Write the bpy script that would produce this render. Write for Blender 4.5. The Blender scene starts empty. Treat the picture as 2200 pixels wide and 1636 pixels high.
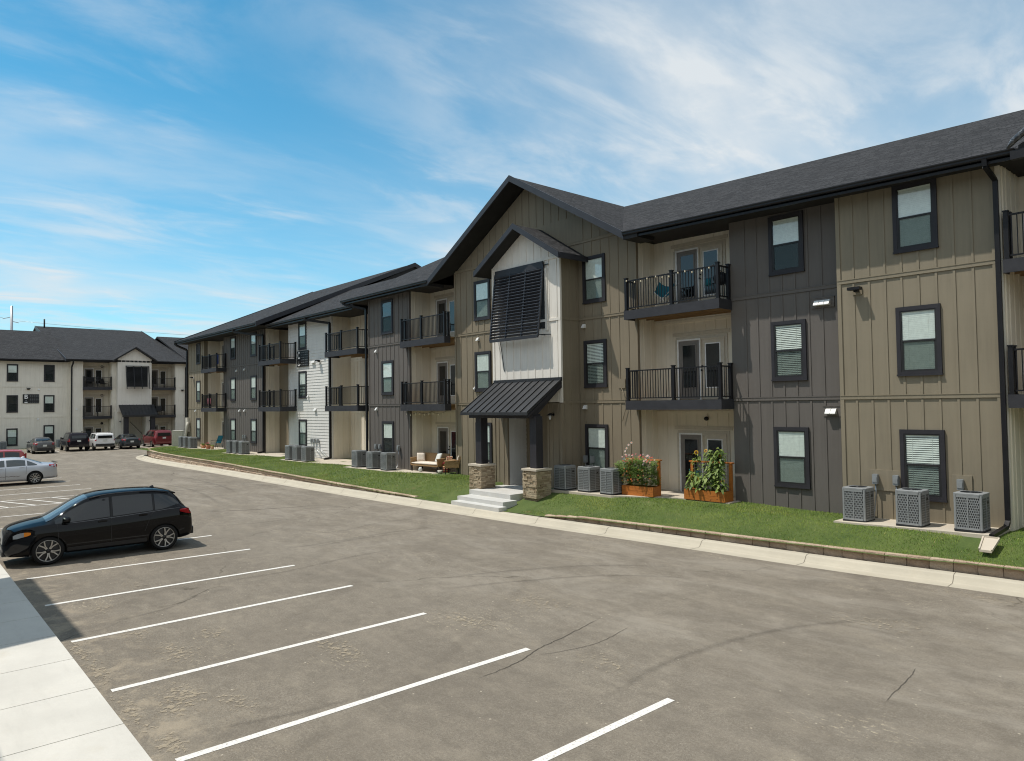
import bpy, bmesh, math, random
import numpy as np
from mathutils import Vector, Matrix
random.seed(7); rng = np.random.default_rng(7)
R = math.radians
S = bpy.context.scene
COL = S.collection

# ------------------------------------------------------------------ camera
cd = bpy.data.cameras.new('camera'); cam = bpy.data.objects.new('camera', cd); COL.objects.link(cam)
cd.sensor_width = 36; cd.lens = 1537.565 / 2200 * 36; cd.clip_end = 3000; cd.clip_start = 0.05
cam.matrix_world = Matrix(((0.65941788, 0.034322, 0.75099272, 0), (0.75163504, -0.01071434, -0.65949221, 0),
                           (-0.0145887, 0.99935339, -0.03286285, 3.87), (0, 0, 0, 1)))
S.camera = cam
# ------------------------------------------------------------------ light
SUN = Vector((-0.318, -0.36, 1.0)).normalized()          # towards the sun
sl = bpy.data.lights.new('sun', 'SUN'); sl.energy = 2.95; sl.angle = R(0.53); sl.color = (1.0, 0.94, 0.85)
so = bpy.data.objects.new('sun', sl); COL.objects.link(so); so.location = (-10, -10, 60)
so.rotation_euler = SUN.to_track_quat('Z', 'Y').to_euler()
W = bpy.data.worlds.new('World'); S.world = W; W.use_nodes = True
wt = W.node_tree; wt.nodes.clear()
def wn(t, **k):
    n = wt.nodes.new(t)
    for a, b in k.items(): setattr(n, a, b)
    return n
def wl(a, b): wt.links.new(a, b)
sky = wn('ShaderNodeTexSky', sky_type='NISHITA', sun_disc=False)
sky.sun_elevation = math.asin(SUN.z); sky.sun_rotation = math.atan2(SUN.x, SUN.y)
sky.altitude = 1500; sky.air_density = 1.0; sky.dust_density = 0.6; sky.ozone_density = 2.0
tc = wn('ShaderNodeTexCoord'); sep = wn('ShaderNodeSeparateXYZ'); wl(tc.outputs['Generated'], sep.inputs[0])
def wm(op, a, b=None, clamp=False):
    n = wn('ShaderNodeMath', operation=op, use_clamp=clamp)
    for i, v in enumerate((a, b)):
        if v is None: continue
        if isinstance(v, (int, float)): n.inputs[i].default_value = v
        else: wl(v, n.inputs[i])
    return n.outputs[0]
zc = wm('ADD', wm('MAXIMUM', sep.outputs[2], 0.0), 0.12)
cx = wm('DIVIDE', sep.outputs[0], zc); cy = wm('DIVIDE', sep.outputs[1], zc)
cmb = wn('ShaderNodeCombineXYZ'); wl(cx, cmb.inputs[0]); wl(cy, cmb.inputs[1])
def noise_layer(rot, scale, nscale, detail, rough, dist, loc=(0, 0, 0)):
    mp = wn('ShaderNodeMapping'); mp.inputs['Rotation'].default_value = (0, 0, rot); mp.inputs['Scale'].default_value = scale
    mp.inputs['Location'].default_value = loc
    wl(cmb.outputs[0], mp.inputs[0])
    nz = wn('ShaderNodeTexNoise'); nz.inputs['Scale'].default_value = nscale; nz.inputs['Detail'].default_value = detail
    nz.inputs['Roughness'].default_value = rough; nz.inputs['Distortion'].default_value = dist
    wl(mp.outputs[0], nz.inputs['Vector']); return nz.outputs['Fac']
def ramp(v, a, b):
    n = wn('ShaderNodeMapRange', interpolation_type='SMOOTHSTEP'); wl(v, n.inputs[0])
    n.inputs[1].default_value = a; n.inputs[2].default_value = b; return n.outputs[0]
n1 = noise_layer(R(35), (1.0, 0.50, 1), 1.15, 8, 0.56, 0.35, (3.3, 1.2, 0))     # long cirrus streaks
n2 = noise_layer(R(10), (1, 1, 1), 0.75, 3, 0.5, 0.3, (1.7, 5.1, 0))            # large patches
n3 = noise_layer(R(50), (1.0, 0.45, 1), 3.6, 8, 0.58, 0.5, (0.4, 0.2, 0))       # fine wisps
st = wm('MULTIPLY', ramp(n1, 0.44, 0.74), ramp(n2, 0.40, 0.62))
st = wm('ADD', st, wm('MULTIPLY', wm('MULTIPLY', ramp(n3, 0.46, 0.74), ramp(n2, 0.32, 0.56)), 0.62))
# more veil towards the horizon and towards +x +y
hz = wm('SUBTRACT', 1.0, ramp(sep.outputs[2], 0.0, 0.44))
side = ramp(wm('ADD', wm('MULTIPLY', sep.outputs[0], 0.66), wm('MULTIPLY', sep.outputs[1], 0.75)), -0.34, 0.36)
veil = wm('ADD', wm('MULTIPLY', wm('POWER', hz, 1.4), 0.80), wm('MULTIPLY', side, 0.66))
veil = wm('MULTIPLY', veil, wm('ADD', 0.45, wm('MULTIPLY', wm('ADD', wm('MULTIPLY', ramp(n1, 0.36, 0.66), 0.55), wm('MULTIPLY', ramp(n3, 0.38, 0.66), 0.45)), 0.72)))
cloud = wm('ADD', wm('MULTIPLY', st, 0.50), veil, True)
back = ramp(wm('ADD', wm('MULTIPLY', sep.outputs[0], 0.75), wm('MULTIPLY', sep.outputs[1], -0.66)), -0.15, 0.45)   # bright veil added behind the camera, out of view, for neutral fill
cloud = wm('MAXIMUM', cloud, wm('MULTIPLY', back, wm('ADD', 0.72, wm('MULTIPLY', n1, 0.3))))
cloud = wm('MAXIMUM', cloud, wm('MULTIPLY', ramp(sep.outputs[2], 0.60, 0.85), wm('ADD', 0.35, wm('MULTIPLY', n1, 0.5))))      # thin veil added overhead, out of view, to neutralise fill and bonnet reflections
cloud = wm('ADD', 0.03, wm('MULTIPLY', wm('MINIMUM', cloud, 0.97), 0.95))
tint = wn('ShaderNodeMix', data_type='RGBA', blend_type='MULTIPLY'); tint.inputs['Factor'].default_value = 1.0
wl(sky.outputs[0], tint.inputs['A']); tint.inputs['B'].default_value = (0.36, 1.06, 1.06, 1)
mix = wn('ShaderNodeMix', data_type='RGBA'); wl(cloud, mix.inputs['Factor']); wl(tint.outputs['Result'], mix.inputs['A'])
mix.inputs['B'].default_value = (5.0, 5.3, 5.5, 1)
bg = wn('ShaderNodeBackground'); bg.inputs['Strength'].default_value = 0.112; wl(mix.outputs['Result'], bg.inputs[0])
wo = wn('ShaderNodeOutputWorld'); wl(bg.outputs[0], wo.inputs[0])
S.view_settings.view_transform = 'Standard'; S.view_settings.look = 'None'; S.view_settings.exposure = 0.45; S.view_settings.gamma = 1.0
S.render.engine = 'CYCLES'; S.cycles.use_denoising = True; S.cycles.denoising_prefilter = 'ACCURATE'; S.cycles.filter_width = 1.1; S.cycles.max_bounces = 8; S.cycles.transparent_max_bounces = 12; S.cycles.caustics_reflective = False; S.cycles.caustics_refractive = False

# ------------------------------------------------------------------ materials
MATS = {}
class NT:
    def __init__(s, name):
        s.m = bpy.data.materials.new(name); s.m.use_nodes = True; s.t = s.m.node_tree
        s.p = s.t.nodes['Principled BSDF']; s.out = s.t.nodes['Material Output']; MATS[name] = s.m
    def n(s, t, **k):
        nd = s.t.nodes.new(t)
        for a, b in k.items(): setattr(nd, a, b)
        return nd
    def l(s, a, b): s.t.links.new(a, b)
    def coord(s, kind='Object', scale=(1, 1, 1), rot=(0, 0, 0)):
        c = s.n('ShaderNodeTexCoord'); mp = s.n('ShaderNodeMapping'); s.l(c.outputs[kind], mp.inputs[0])
        mp.inputs['Scale'].default_value = scale; mp.inputs['Rotation'].default_value = rot; return mp.outputs[0]
    def noise(s, vec, scale, detail=4, rough=0.55, dist=0.0):
        nz = s.n('ShaderNodeTexNoise'); s.l(vec, nz.inputs['Vector']); nz.inputs['Scale'].default_value = scale
        nz.inputs['Detail'].default_value = detail; nz.inputs['Roughness'].default_value = rough; nz.inputs['Distortion'].default_value = dist
        return nz.outputs['Fac']
    def mr(s, v, a, b, c=0.0, d=1.0, smooth=False):
        n = s.n('ShaderNodeMapRange'); s.l(v, n.inputs[0])
        if smooth: n.interpolation_type = 'SMOOTHSTEP'
        for i, x in enumerate((a, b, c, d)): n.inputs[1 + i].default_value = x
        return n.outputs[0]
    def mul(s, a, b, op='MULTIPLY', clamp=False):
        n = s.n('ShaderNodeMath', operation=op, use_clamp=clamp)
        for i, v in enumerate((a, b)):
            if isinstance(v, (int, float)): n.inputs[i].default_value = v
            else: s.l(v, n.inputs[i])
        return n.outputs[0]
    def mix(s, f, a, b, blend='MIX'):
        n = s.n('ShaderNodeMix', data_type='RGBA', blend_type=blend)
        for sock, v in (('Factor', f), ('A', a), ('B', b)):
            if isinstance(v, (int, float)): n.inputs[sock].default_value = v
            elif isinstance(v, tuple): n.inputs[sock].default_value = (*v, 1) if len(v) == 3 else v
            else: s.l(v, n.inputs[sock])
        return n.outputs['Result']
    def bump(s, h, strength=0.3, dist=0.01):
        b = s.n('ShaderNodeBump'); b.inputs['Strength'].default_value = strength; b.inputs['Distance'].default_value = dist
        s.l(h, b.inputs['Height']); s.l(b.outputs[0], s.p.inputs['Normal'])
    def col(s, v):
        if isinstance(v, tuple): s.p.inputs['Base Color'].default_value = (*v, 1)
        else: s.l(v, s.p.inputs['Base Color'])
    def set(s, **k):
        for a, b in k.items(): s.p.inputs[a.replace('_', ' ')].default_value = b
def sc(c, f): return tuple(x * f for x in c)
def paint(name, c, rough=0.6, var=0.12, grain=True, metal=0.0, scale=3.0, spec=0.3):
    m = NT(name); v = m.coord('Object')
    a = m.noise(v, scale, 5, 0.6); f = m.mr(a, 0.3, 0.7)
    m.col(m.mix(f, sc(c, 1 - var), sc(c, 1 + var))); m.set(Roughness=rough, Metallic=metal); m.p.inputs['Specular IOR Level'].default_value = spec
    if grain:
        g = m.noise(m.coord('Object', (14, 14, 1.2)), 12, 4, 0.6); m.bump(g, 0.18, 0.006)
    return m.m
def plain(name, c, rough=0.5, metal=0.0, spec=0.5):
    m = NT(name); v = m.coord('Object'); a = m.noise(v, 9, 3)
    m.col(m.mix(m.mr(a, 0.3, 0.7), sc(c, 0.92), sc(c, 1.08))); m.set(Roughness=rough, Metallic=metal); m.p.inputs['Specular IOR Level'].default_value = spec
    return m.m
def siding(name, c):                     # painted fibre cement panels: faint vertical grain, streaks and dust
    m = NT(name); v = m.coord('Object')
    big = m.noise(v, 0.7, 5, 0.6); streak = m.noise(m.coord('Object', (5, 5, 0.35)), 2.0, 4, 0.6)
    c1 = m.mix(m.mr(big, 0.3, 0.7), sc(c, 0.90), sc(c, 1.07)); c2 = m.mix(m.mr(streak, 0.35, 0.75), c1, sc(c, 1.10))
    m.col(c2); m.set(Roughness=0.72); m.p.inputs['Specular IOR Level'].default_value = 0.25
    g = m.noise(m.coord('Object', (30, 30, 2.5)), 6, 4, 0.65); m.bump(g, 0.25, 0.004); return m.m
siding('tan_siding', (0.240, 0.207, 0.150)); siding('taupe_siding', (0.222, 0.187, 0.134)); siding('dark_siding', (0.130, 0.118, 0.108))
siding('cream_siding', (0.74, 0.68, 0.565)); siding('white_siding', (0.66, 0.65, 0.62)); siding('tower_siding', (0.74, 0.70, 0.635))
siding('pale_siding', (0.74, 0.70, 0.62))
paint('charcoal_trim', (0.030, 0.029, 0.034), 0.55, 0.15); paint('black_metal', (0.012, 0.012, 0.014), 0.42, 0.2, False); paint('soffit_dark', (0.022, 0.021, 0.021), 0.7, 0.2)
paint('deck_rim', (0.036, 0.036, 0.041), 0.6, 0.18); paint('slat_blue', (0.060, 0.064, 0.078), 0.4, 0.1); paint('fascia_dark', (0.034, 0.035, 0.041), 0.5, 0.12)
plain('dark_interior', (0.020, 0.022, 0.023), 0.9); plain('white_plastic', (0.74, 0.74, 0.72), 0.4); plain('blind_white', (0.82, 0.84, 0.81), 0.6)
plain('white_frame', (0.82, 0.82, 0.80), 0.5); plain('storm_door', (0.20, 0.18, 0.16), 0.5); plain('cream_door', (0.55, 0.49, 0.39), 0.5)
plain('strip_metal', (0.12, 0.12, 0.125), 0.35, 0.6); plain('head_lens', (0.30, 0.32, 0.34), 0.1); plain('chrome', (0.55, 0.55, 0.55), 0.15, 1.0); plain('brushed_metal', (0.42, 0.43, 0.44), 0.35, 0.9); plain('tyre_rubber', (0.012, 0.012, 0.012), 0.85, 0, 0.3)
plain('rim_silver', (0.46, 0.45, 0.43), 0.28, 0.85); plain('rim_dark', (0.012, 0.012, 0.013), 0.4); plain('red_lens', (0.30, 0.008, 0.010), 0.12); plain('clear_lens', (0.55, 0.57, 0.6), 0.1)
plain('amber_lens', (0.8, 0.25, 0.02), 0.15); plain('black_plastic', (0.013, 0.013, 0.014), 0.55); plain('meter_grey', (0.30, 0.32, 0.33), 0.45, 0.3); plain('plate_pale', (0.6, 0.62, 0.6), 0.5)
plain('teal_fabric', (0.005, 0.13, 0.17), 0.8); plain('teal_plastic', (0.08, 0.29, 0.24), 0.4); plain('cushion_cream', (0.72, 0.64, 0.55), 0.9); plain('pillow_white', (0.66, 0.67, 0.64), 0.9)
plain('red_paint', (0.32, 0.02, 0.03), 0.5); plain('terracotta', (0.42, 0.17, 0.08), 0.8); plain('pot_tan', (0.55, 0.33, 0.18), 0.8); plain('blue_fabric', (0.02, 0.06, 0.25), 0.8); plain('pink_fabric', (0.4, 0.12, 0.15), 0.8)
plain('box_beige', (0.56, 0.53, 0.46), 0.6); plain('dark_wood', (0.06, 0.035, 0.02), 0.7); plain('soil', (0.045, 0.03, 0.02), 0.95); plain('dark_joint', (0.16, 0.14, 0.11), 0.9); plain('bulb_glow', (0.8, 0.7, 0.5), 0.3)
plain('sign_black', (0.006, 0.006, 0.007), 0.4); plain('sign_white', (0.85, 0.85, 0.85), 0.5); plain('grey_plastic', (0.33, 0.34, 0.35), 0.5)
def mk_glass():
    m = NT('window_glass'); t = m.n('ShaderNodeBsdfTransparent'); t.inputs[0].default_value = (0.93, 0.98, 0.955, 1)
    g = m.n('ShaderNodeBsdfGlossy'); g.inputs['Roughness'].default_value = 0.02; g.inputs[0].default_value = (0.9, 0.96, 1, 1)
    ge = m.n('ShaderNodeNewGeometry'); dt = m.n('ShaderNodeVectorMath', operation='DOT_PRODUCT'); m.l(ge.outputs['Incoming'], dt.inputs[0]); m.l(ge.outputs['Normal'], dt.inputs[1])
    f = m.mul(m.mul(m.mul(m.mul(1.0, m.mul(dt.outputs['Value'], 0.0, 'ABSOLUTE'), 'SUBTRACT', True), 5.0, 'POWER'), 0.85), 0.10, 'ADD', True)
    nz = m.noise(m.coord('Object'), 1.3, 2); b = m.n('ShaderNodeBump'); b.inputs['Strength'].default_value = 0.06; b.inputs['Distance'].default_value = 0.02
    m.l(nz, b.inputs['Height']); m.l(b.outputs[0], g.inputs['Normal'])
    ms = m.n('ShaderNodeMixShader'); m.l(f, ms.inputs[0]); m.l(t.outputs[0], ms.inputs[1]); m.l(g.outputs[0], ms.inputs[2]); m.l(ms.outputs[0], m.out.inputs[0])
    m = NT('screen_mesh'); t = m.n('ShaderNodeBsdfTransparent'); t.inputs[0].default_value = (0.85, 0.90, 0.88, 1)
    d = m.n('ShaderNodeBsdfDiffuse'); d.inputs[0].default_value = (0.045, 0.05, 0.05, 1)
    ms = m.n('ShaderNodeMixShader'); ms.inputs[0].default_value = 0.40; m.l(t.outputs[0], ms.inputs[1]); m.l(d.outputs[0], ms.inputs[2]); m.l(ms.outputs[0], m.out.inputs[0])
    m = NT('door_glass'); m.col((0.012, 0.013, 0.014)); m.set(Roughness=0.05); m.p.inputs['Specular IOR Level'].default_value = 0.7
    m = NT('tinted_glass'); m.col((0.010, 0.012, 0.013)); m.set(Roughness=0.03); m.p.inputs['Specular IOR Level'].default_value = 0.75
    m = NT('clear_car_glass'); m.col((0.05, 0.06, 0.065)); m.set(Roughness=0.04); m.p.inputs['Specular IOR Level'].default_value = 0.8
mk_glass()
def carpaint(name, c, metal=0.0, rough=0.30):
    m = NT(name); fl = m.noise(m.coord('Object'), 400, 2); dirt = m.noise(m.coord('Object', (1, 1, 2)), 4, 5, 0.65)
    m.col(m.mix(m.mr(fl, 0.3, 0.7), sc(c, 0.93), sc(c, 1.07))); m.set(Metallic=metal, Coat_Weight=0.7 if max(c) > .02 else 0.6, Coat_Roughness=0.04); m.p.inputs['Specular IOR Level'].default_value = 0.5 if max(c) > .02 else 0.0
    m.l(m.mr(dirt, 0.3, 0.75, rough, rough + 0.18), m.p.inputs['Roughness']); return m.m
carpaint('paint_black', (0.0025, 0.0025, 0.0035)); carpaint('paint_silver', (0.50, 0.52, 0.56), 0.55, 0.32); carpaint('paint_grey', (0.085, 0.085, 0.085), 0.5)
carpaint('paint_white', (0.74, 0.74, 0.74)); carpaint('paint_slate', (0.030, 0.040, 0.048), 0.4); carpaint('paint_red', (0.16, 0.012, 0.018), 0.2); carpaint('paint_scarlet', (0.42, 0.045, 0.04)); carpaint('paint_dark', (0.018, 0.015, 0.02), 0.2); carpaint('paint_plum', (0.022, 0.008, 0.02), 0.2)
def shingles(name, rot):
    m = NT(name); v = m.coord('Object', (1, 1, 1), (0, 0, rot)); b = m.n('ShaderNodeTexBrick'); m.l(v, b.inputs['Vector'])
    b.inputs['Scale'].default_value = 1.0; b.inputs['Brick Width'].default_value = 0.30; b.inputs['Row Height'].default_value = 0.128; b.inputs['Mortar Size'].default_value = 0.016
    b.inputs['Color1'].default_value = (0.014, 0.0145, 0.016, 1); b.inputs['Color2'].default_value = (0.060, 0.060, 0.063, 1); b.inputs['Mortar'].default_value = (0.006, 0.006, 0.0065, 1); b.offset = 0.37; b.squash = 0.7; b.squash_frequency = 3  # dark mortar colour paints in the shadow lines between shingle rows
    n = m.noise(v, 55, 3, 0.7); n2 = m.noise(v, 0.5, 4)
    c = m.mix(m.mr(n, 0.45, 0.75, 0, 0.7), b.outputs['Color'], (0.075, 0.075, 0.078)); m.t.nodes[-1].inputs
    c2 = m.mix(m.mr(n2, 0.3, 0.7, 0.0, 0.35), c, (0.026, 0.026, 0.028)); m.col(c2); m.set(Roughness=0.95); m.p.inputs['Specular IOR Level'].default_value = 0.2
    m.bump(m.mul(b.outputs['Fac'], -1.0), 0.7, 0.01); return m.m
shingles('shingle_long', 0); shingles('shingle_cross', R(90))
def mk_ground():
    m = NT('asphalt'); v = m.coord('Object')
    fine = m.noise(v, 60, 3, 0.75); mid = m.noise(v, 5, 6, 0.65); big = m.noise(v, 0.28, 5, 0.6); streak = m.noise(m.coord('Object', (0.30, 1.6, 1), (0, 0, R(-6))), 0.8, 5, 0.6, 0.6)
    grit = m.noise(v, 26, 5, 0.85); agg = m.n('ShaderNodeTexVoronoi'); agg.inputs['Scale'].default_value = 38; m.l(v, agg.inputs['Vector'])
    c = m.mix(m.mr(fine, 0.32, 0.68), (0.124, 0.106, 0.083), (0.248, 0.218, 0.176))
    c = m.mix(m.mr(grit, 0.45, 0.60, 0, 0.85), c, (0.277, 0.244, 0.197)); c = m.mix(m.mr(agg.outputs['Distance'], 0.0, 0.26, 0.75, 0), c, (0.42, 0.39, 0.34))
    c = m.mix(m.mr(mid, 0.40, 0.64, 0, 0.42), c, (0.141, 0.122, 0.098)); c = m.mix(m.mr(big, 0.42, 0.62, 0.0, 0.30), c, (0.137, 0.118, 0.096))
    c = m.mix(m.mr(streak, 0.50, 0.72, 0.0, 0.38), c, (0.286, 0.249, 0.198))
    blo = m.noise(v, 1.4, 6, 0.7, 0.4); c = m.mix(m.mr(blo, 0.48, 0.66, 0, 0.36), c, (0.124, 0.108, 0.088)); blo2 = m.noise(m.coord('Object', (.7, 1.3, 1), (0, 0, .5)), 1.9, 6, 0.72); c = m.mix(m.mr(blo2, 0.52, 0.68, 0, 0.36), c, (0.307, 0.269, 0.210))
    sy = m.n('ShaderNodeSeparateXYZ'); m.l(v, sy.inputs[0]); edge_ = m.mul(m.mr(sy.outputs[1], 2.2, 3.9, 1, 0, True), m.mr(m.noise(v, 1.7, 7, 0.75, 0.5), 0.46, 0.66, 0, 1, True))
    c = m.mix(m.mul(edge_, 0.6), c, (0.41, 0.345, 0.255)); sand = m.mul(m.mr(m.noise(v, 0.42, 3), 0.56, 0.66, 0, 1, True), m.mr(m.noise(m.coord('Object', (1, 2.2, 1)), 8.5, 5, 0.78), 0.57, 0.63, 0, 1)); c = m.mix(m.mul(sand, 0.75), c, (0.50, 0.43, 0.31))
    vo = m.n('ShaderNodeTexVoronoi'); vo.inputs['Scale'].default_value = 3.2; m.l(v, vo.inputs['Vector'])
    chips = m.mr(vo.outputs['Distance'], 0.035, 0.055, 1, 0); c = m.mix(m.mul(chips, 0.6), c, (0.60, 0.53, 0.42))
    oil = m.mul(m.mr(m.noise(m.coord('Object', (1, .7, 1)), 0.8, 4, 0.7), 0.66, 0.74, 0, 1, True), m.mr(sy.outputs[1], 8.5, 7.5, 0, 1)); c = m.mix(m.mul(oil, 0.4), c, (0.074, 0.064, 0.053))
    # dark cracks
    cr = m.n('ShaderNodeTexVoronoi', feature='DISTANCE_TO_EDGE'); cr.inputs['Scale'].default_value = 0.085
    wv = m.n('ShaderNodeVectorMath', operation='ADD'); nn = m.n('ShaderNodeTexNoise'); nn.inputs['Scale'].default_value = 0.9; nn.inputs['Detail'].default_value = 5; m.l(v, nn.inputs['Vector'])
    m.l(v, wv.inputs[0]); m.l(nn.outputs['Color'], wv.inputs[1]); m.l(wv.outputs[0], cr.inputs['Vector'])
    crack = m.mul(m.mr(cr.outputs['Distance'], 0.0, 0.0030, 1, 0), m.mr(m.noise(v, 0.35, 3), 0.45, 0.55)); c = m.mix(m.mul(crack, 0.75), c, (0.064, 0.055, 0.042))
    # curved tyre scuffs
    wvn = m.n('ShaderNodeTexWave', wave_type='RINGS'); wvn.rings_direction = 'Z'; wvn.inputs['Scale'].default_value = 0.085; wvn.inputs['Distortion'].default_value = 1.6; wvn.inputs['Detail'].default_value = 3; wvn.inputs['Detail Scale'].default_value = 0.4
    mp = m.n('ShaderNodeMapping'); mp.inputs['Location'].default_value = (34, 6, 0); m.l(v, mp.inputs[0]); m.l(mp.outputs[0], wvn.inputs['Vector'])
    scuff = m.mul(m.mr(wvn.outputs['Fac'], 0.975, 0.999), m.mr(m.noise(v, 0.22, 4), 0.40, 0.56)); c = m.mix(m.mul(scuff, 0.16), c, (0.071, 0.059, 0.048))
    lane = m.mul(m.mr(sy.outputs[1], 6.5, 10.5, 0, 1, True), m.mr(m.noise(m.coord('Object', (.45, 1.0, 1), (0, 0, R(8))), 0.9, 8, 0.74, 0.5), 0.44, 0.68, 0, 1, True)); c = m.mix(m.mul(lane, 0.5), c, (0.328, 0.296, 0.248))
    m.col(c); m.set(Roughness=0.9); m.p.inputs['Specular IOR Level'].default_value = 0.25; m.bump(m.mul(fine, m.mul(mid, 0.6, 'ADD')), 0.5, 0.012)
    for nm, base in (('concrete_pale', (0.60, 0.58, 0.53)), ('kerb_concrete', (0.50, 0.455, 0.365)), ('step_concrete', (0.58, 0.575, 0.55)), ('pad_concrete', (0.54, 0.48, 0.39))):
        m = NT(nm); v = m.coord('Object'); a = m.noise(v, 1.1, 6, 0.62); f = m.noise(v, 45, 3, 0.7); st = m.noise(m.coord('Object', (0.5, 3, 1)), 1.6, 5, 0.65)
        c = m.mix(m.mr(a, 0.3, 0.7), sc(base, 0.90), sc(base, 1.07)); c = m.mix(m.mr(f, 0.3, 0.7, 0, 0.25), c, sc(base, 0.8)); c = m.mix(m.mr(st, 0.55, 0.8, 0, 0.4), c, sc(base, 0.72)); c = m.mix(m.mr(m.noise(v, 0.45, 6, 0.7), 0.56, 0.7, 0, 0.3), c, (base[0] * .75, base[1] * .68, base[2] * .55))
        m.col(c); m.set(Roughness=0.88); m.bump(f, 0.25, 0.006)
    for nm, colr, lo, hi, mx in (('dried_mud', (0.42, 0.355, 0.26), 0.60, 0.72, 0.62), ('tyre_mark', (0.07, 0.062, 0.054), 0.62, 1.5, 0.22), ('crack_fill', (0.045, 0.038, 0.033), 0.62, 0.9, 0.6)):
        m = NT(nm); v = m.coord('Object'); at = m.n('ShaderNodeAttribute', attribute_name='tint'); nz = m.noise(v, {'dried_mud': 11, 'tyre_mark': 5.5, 'crack_fill': 3}[nm], 7, 0.72, 0.3); al = m.mul(m.mr(m.mul(m.mul(at.outputs['Fac'], 0.30 if nm == 'dried_mud' else 1.0), nz, 'ADD'), lo, hi, 0, 1, True), mx); al = m.mul(al, m.mr(at.outputs['Fac'], 0.0, 0.12))
        m.col(m.mix(nz, sc(colr, .8), sc(colr, 1.2))); m.set(Roughness=0.95); tr = m.n('ShaderNodeBsdfTransparent'); ms = m.n('ShaderNodeMixShader'); m.l(al, ms.inputs[0]); m.l(tr.outputs[0], ms.inputs[1]); m.l(m.p.outputs[0], ms.inputs[2]); m.l(ms.outputs[0], m.out.inputs[0])
    m = NT('line_paint'); v = m.coord('Object'); w = m.noise(v, 28, 5, 0.75); w2 = m.noise(v, 2.0, 4); f = m.mul(m.mr(w, 0.33, 0.47), m.mr(w2, 0.2, 0.42, 0.75, 1))
    m.col(m.mix(f, (0.34, 0.31, 0.28), (0.72, 0.70, 0.66))); m.set(Roughness=0.75)
    m = NT('lawn_soil'); v = m.coord('Object'); a = m.noise(v, 1.2, 5, 0.65); b = m.noise(v, 30, 3, 0.7); pa = m.noise(v, 0.9, 4, 0.6)
    c = m.mix(m.mr(a, 0.3, 0.7), (0.06, 0.10, 0.018), (0.12, 0.16, 0.036)); c = m.mix(m.mr(b, 0.3, 0.7, 0, 0.5), c, (0.03, 0.05, 0.012)); c = m.mix(m.mr(pa, 0.66, 0.74), c, (0.20, 0.14, 0.07))
    m.col(c); m.set(Roughness=0.95); m.bump(b, 0.6, 0.02)
    m = NT('grass_blade'); v = m.coord('Object'); a = m.noise(v, 0.8, 5, 0.65); b = m.noise(v, 14, 3, 0.8); at = m.n('ShaderNodeAttribute', attribute_name='tint')
    c = m.mix(m.mr(a, 0.38, 0.62), (0.095, 0.20, 0.018), (0.32, 0.40, 0.06)); c = m.mix(m.mr(b, 0.3, 0.7, 0, 0.4), c, (0.20, 0.32, 0.042))
    big = m.noise(m.coord('Object', (1, 1.6, 1), (0, 0, .6)), 0.45, 4, 0.6); c = m.mix(m.mr(big, 0.50, 0.66, 0, 0.5), c, (0.42, 0.42, 0.10)); c = m.mix(m.mr(big, 0.36, 0.46, 0.45, 0), c, (0.06, 0.13, 0.013)); c = m.mix(at.outputs['Fac'], c, (0.46, 0.38, 0.18)); m.col(c); m.set(Roughness=0.65); m.p.inputs['Specular IOR Level'].default_value = 0.25
    m = NT('retaining_block'); v = m.coord('Object'); a = m.noise(v, 2.3, 3, 0.6); f = m.noise(v, 34, 5, 0.75); at = m.n('ShaderNodeAttribute', attribute_name='tint')
    c = m.mix(at.outputs['Fac'], (0.46, 0.33, 0.24), (0.66, 0.53, 0.40)); c = m.mix(m.mr(f, 0.4, 0.75, 0, 0.55), c, (0.30, 0.20, 0.14)); c = m.mix(m.mr(a, 0.5, 0.7, 0, .4), c, (0.34, 0.28, 0.21)); m.col(c); m.set(Roughness=0.95); m.bump(f, 0.9, 0.03)
    m = NT('ledge_stone'); at = m.n('ShaderNodeAttribute', attribute_name='tint'); v = m.coord('Object'); f = m.noise(v, 22, 5, 0.7)
    c = m.mix(at.outputs['Fac'], (0.23, 0.165, 0.10), (0.52, 0.43, 0.30)); c = m.mix(m.mr(f, 0.35, 0.75, 0, 0.5), c, (0.33, 0.26, 0.17)); m.col(c); m.set(Roughness=0.92); m.bump(f, 0.8, 0.02)
    m = NT('cedar'); v = m.coord('Object', (2, 2, 22)); g = m.noise(v, 3, 5, 0.7, 0.6); k = m.noise(m.coord('Object'), 7, 3)
    c = m.mix(m.mr(g, 0.3, 0.7), (0.32, 0.095, 0.014), (0.55, 0.19, 0.03)); c = m.mix(m.mr(k, 0.62, 0.74), c, (0.10, 0.03, 0.008)); m.col(c); m.set(Roughness=0.6); m.bump(g, 0.3, 0.004)
    m = NT('deck_wood'); v = m.coord('Object', (1, 14, 14)); g = m.noise(v, 2.2, 5, 0.7); m.col(m.mix(m.mr(g, 0.3, 0.7), (0.17, 0.10, 0.045), (0.30, 0.19, 0.085))); m.set(Roughness=0.8)
    m = NT('wicker'); v = m.coord('Object', (1, 1, 1)); ck = m.n('ShaderNodeTexBrick'); m.l(v, ck.inputs['Vector']); ck.inputs['Scale'].default_value = 14; g = m.noise(v, 40, 3)
    m.col(m.mix(m.mr(g, 0.3, 0.7), (0.20, 0.11, 0.045), (0.44, 0.28, 0.13))); m.set(Roughness=0.7); m.bump(g, 0.6, 0.01)
    m = NT('patterned_cloth'); v = m.coord('Object'); vo = m.n('ShaderNodeTexVoronoi'); vo.inputs['Scale'].default_value = 12; m.l(v, vo.inputs['Vector']); m.col(m.mix(m.mr(vo.outputs['Distance'], 0.25, 0.4), (0.45, 0.04, 0.04), (0.7, 0.5, 0.35))); m.set(Roughness=0.9)
    m = NT('coil_guard'); v = m.coord('Generated')
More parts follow.
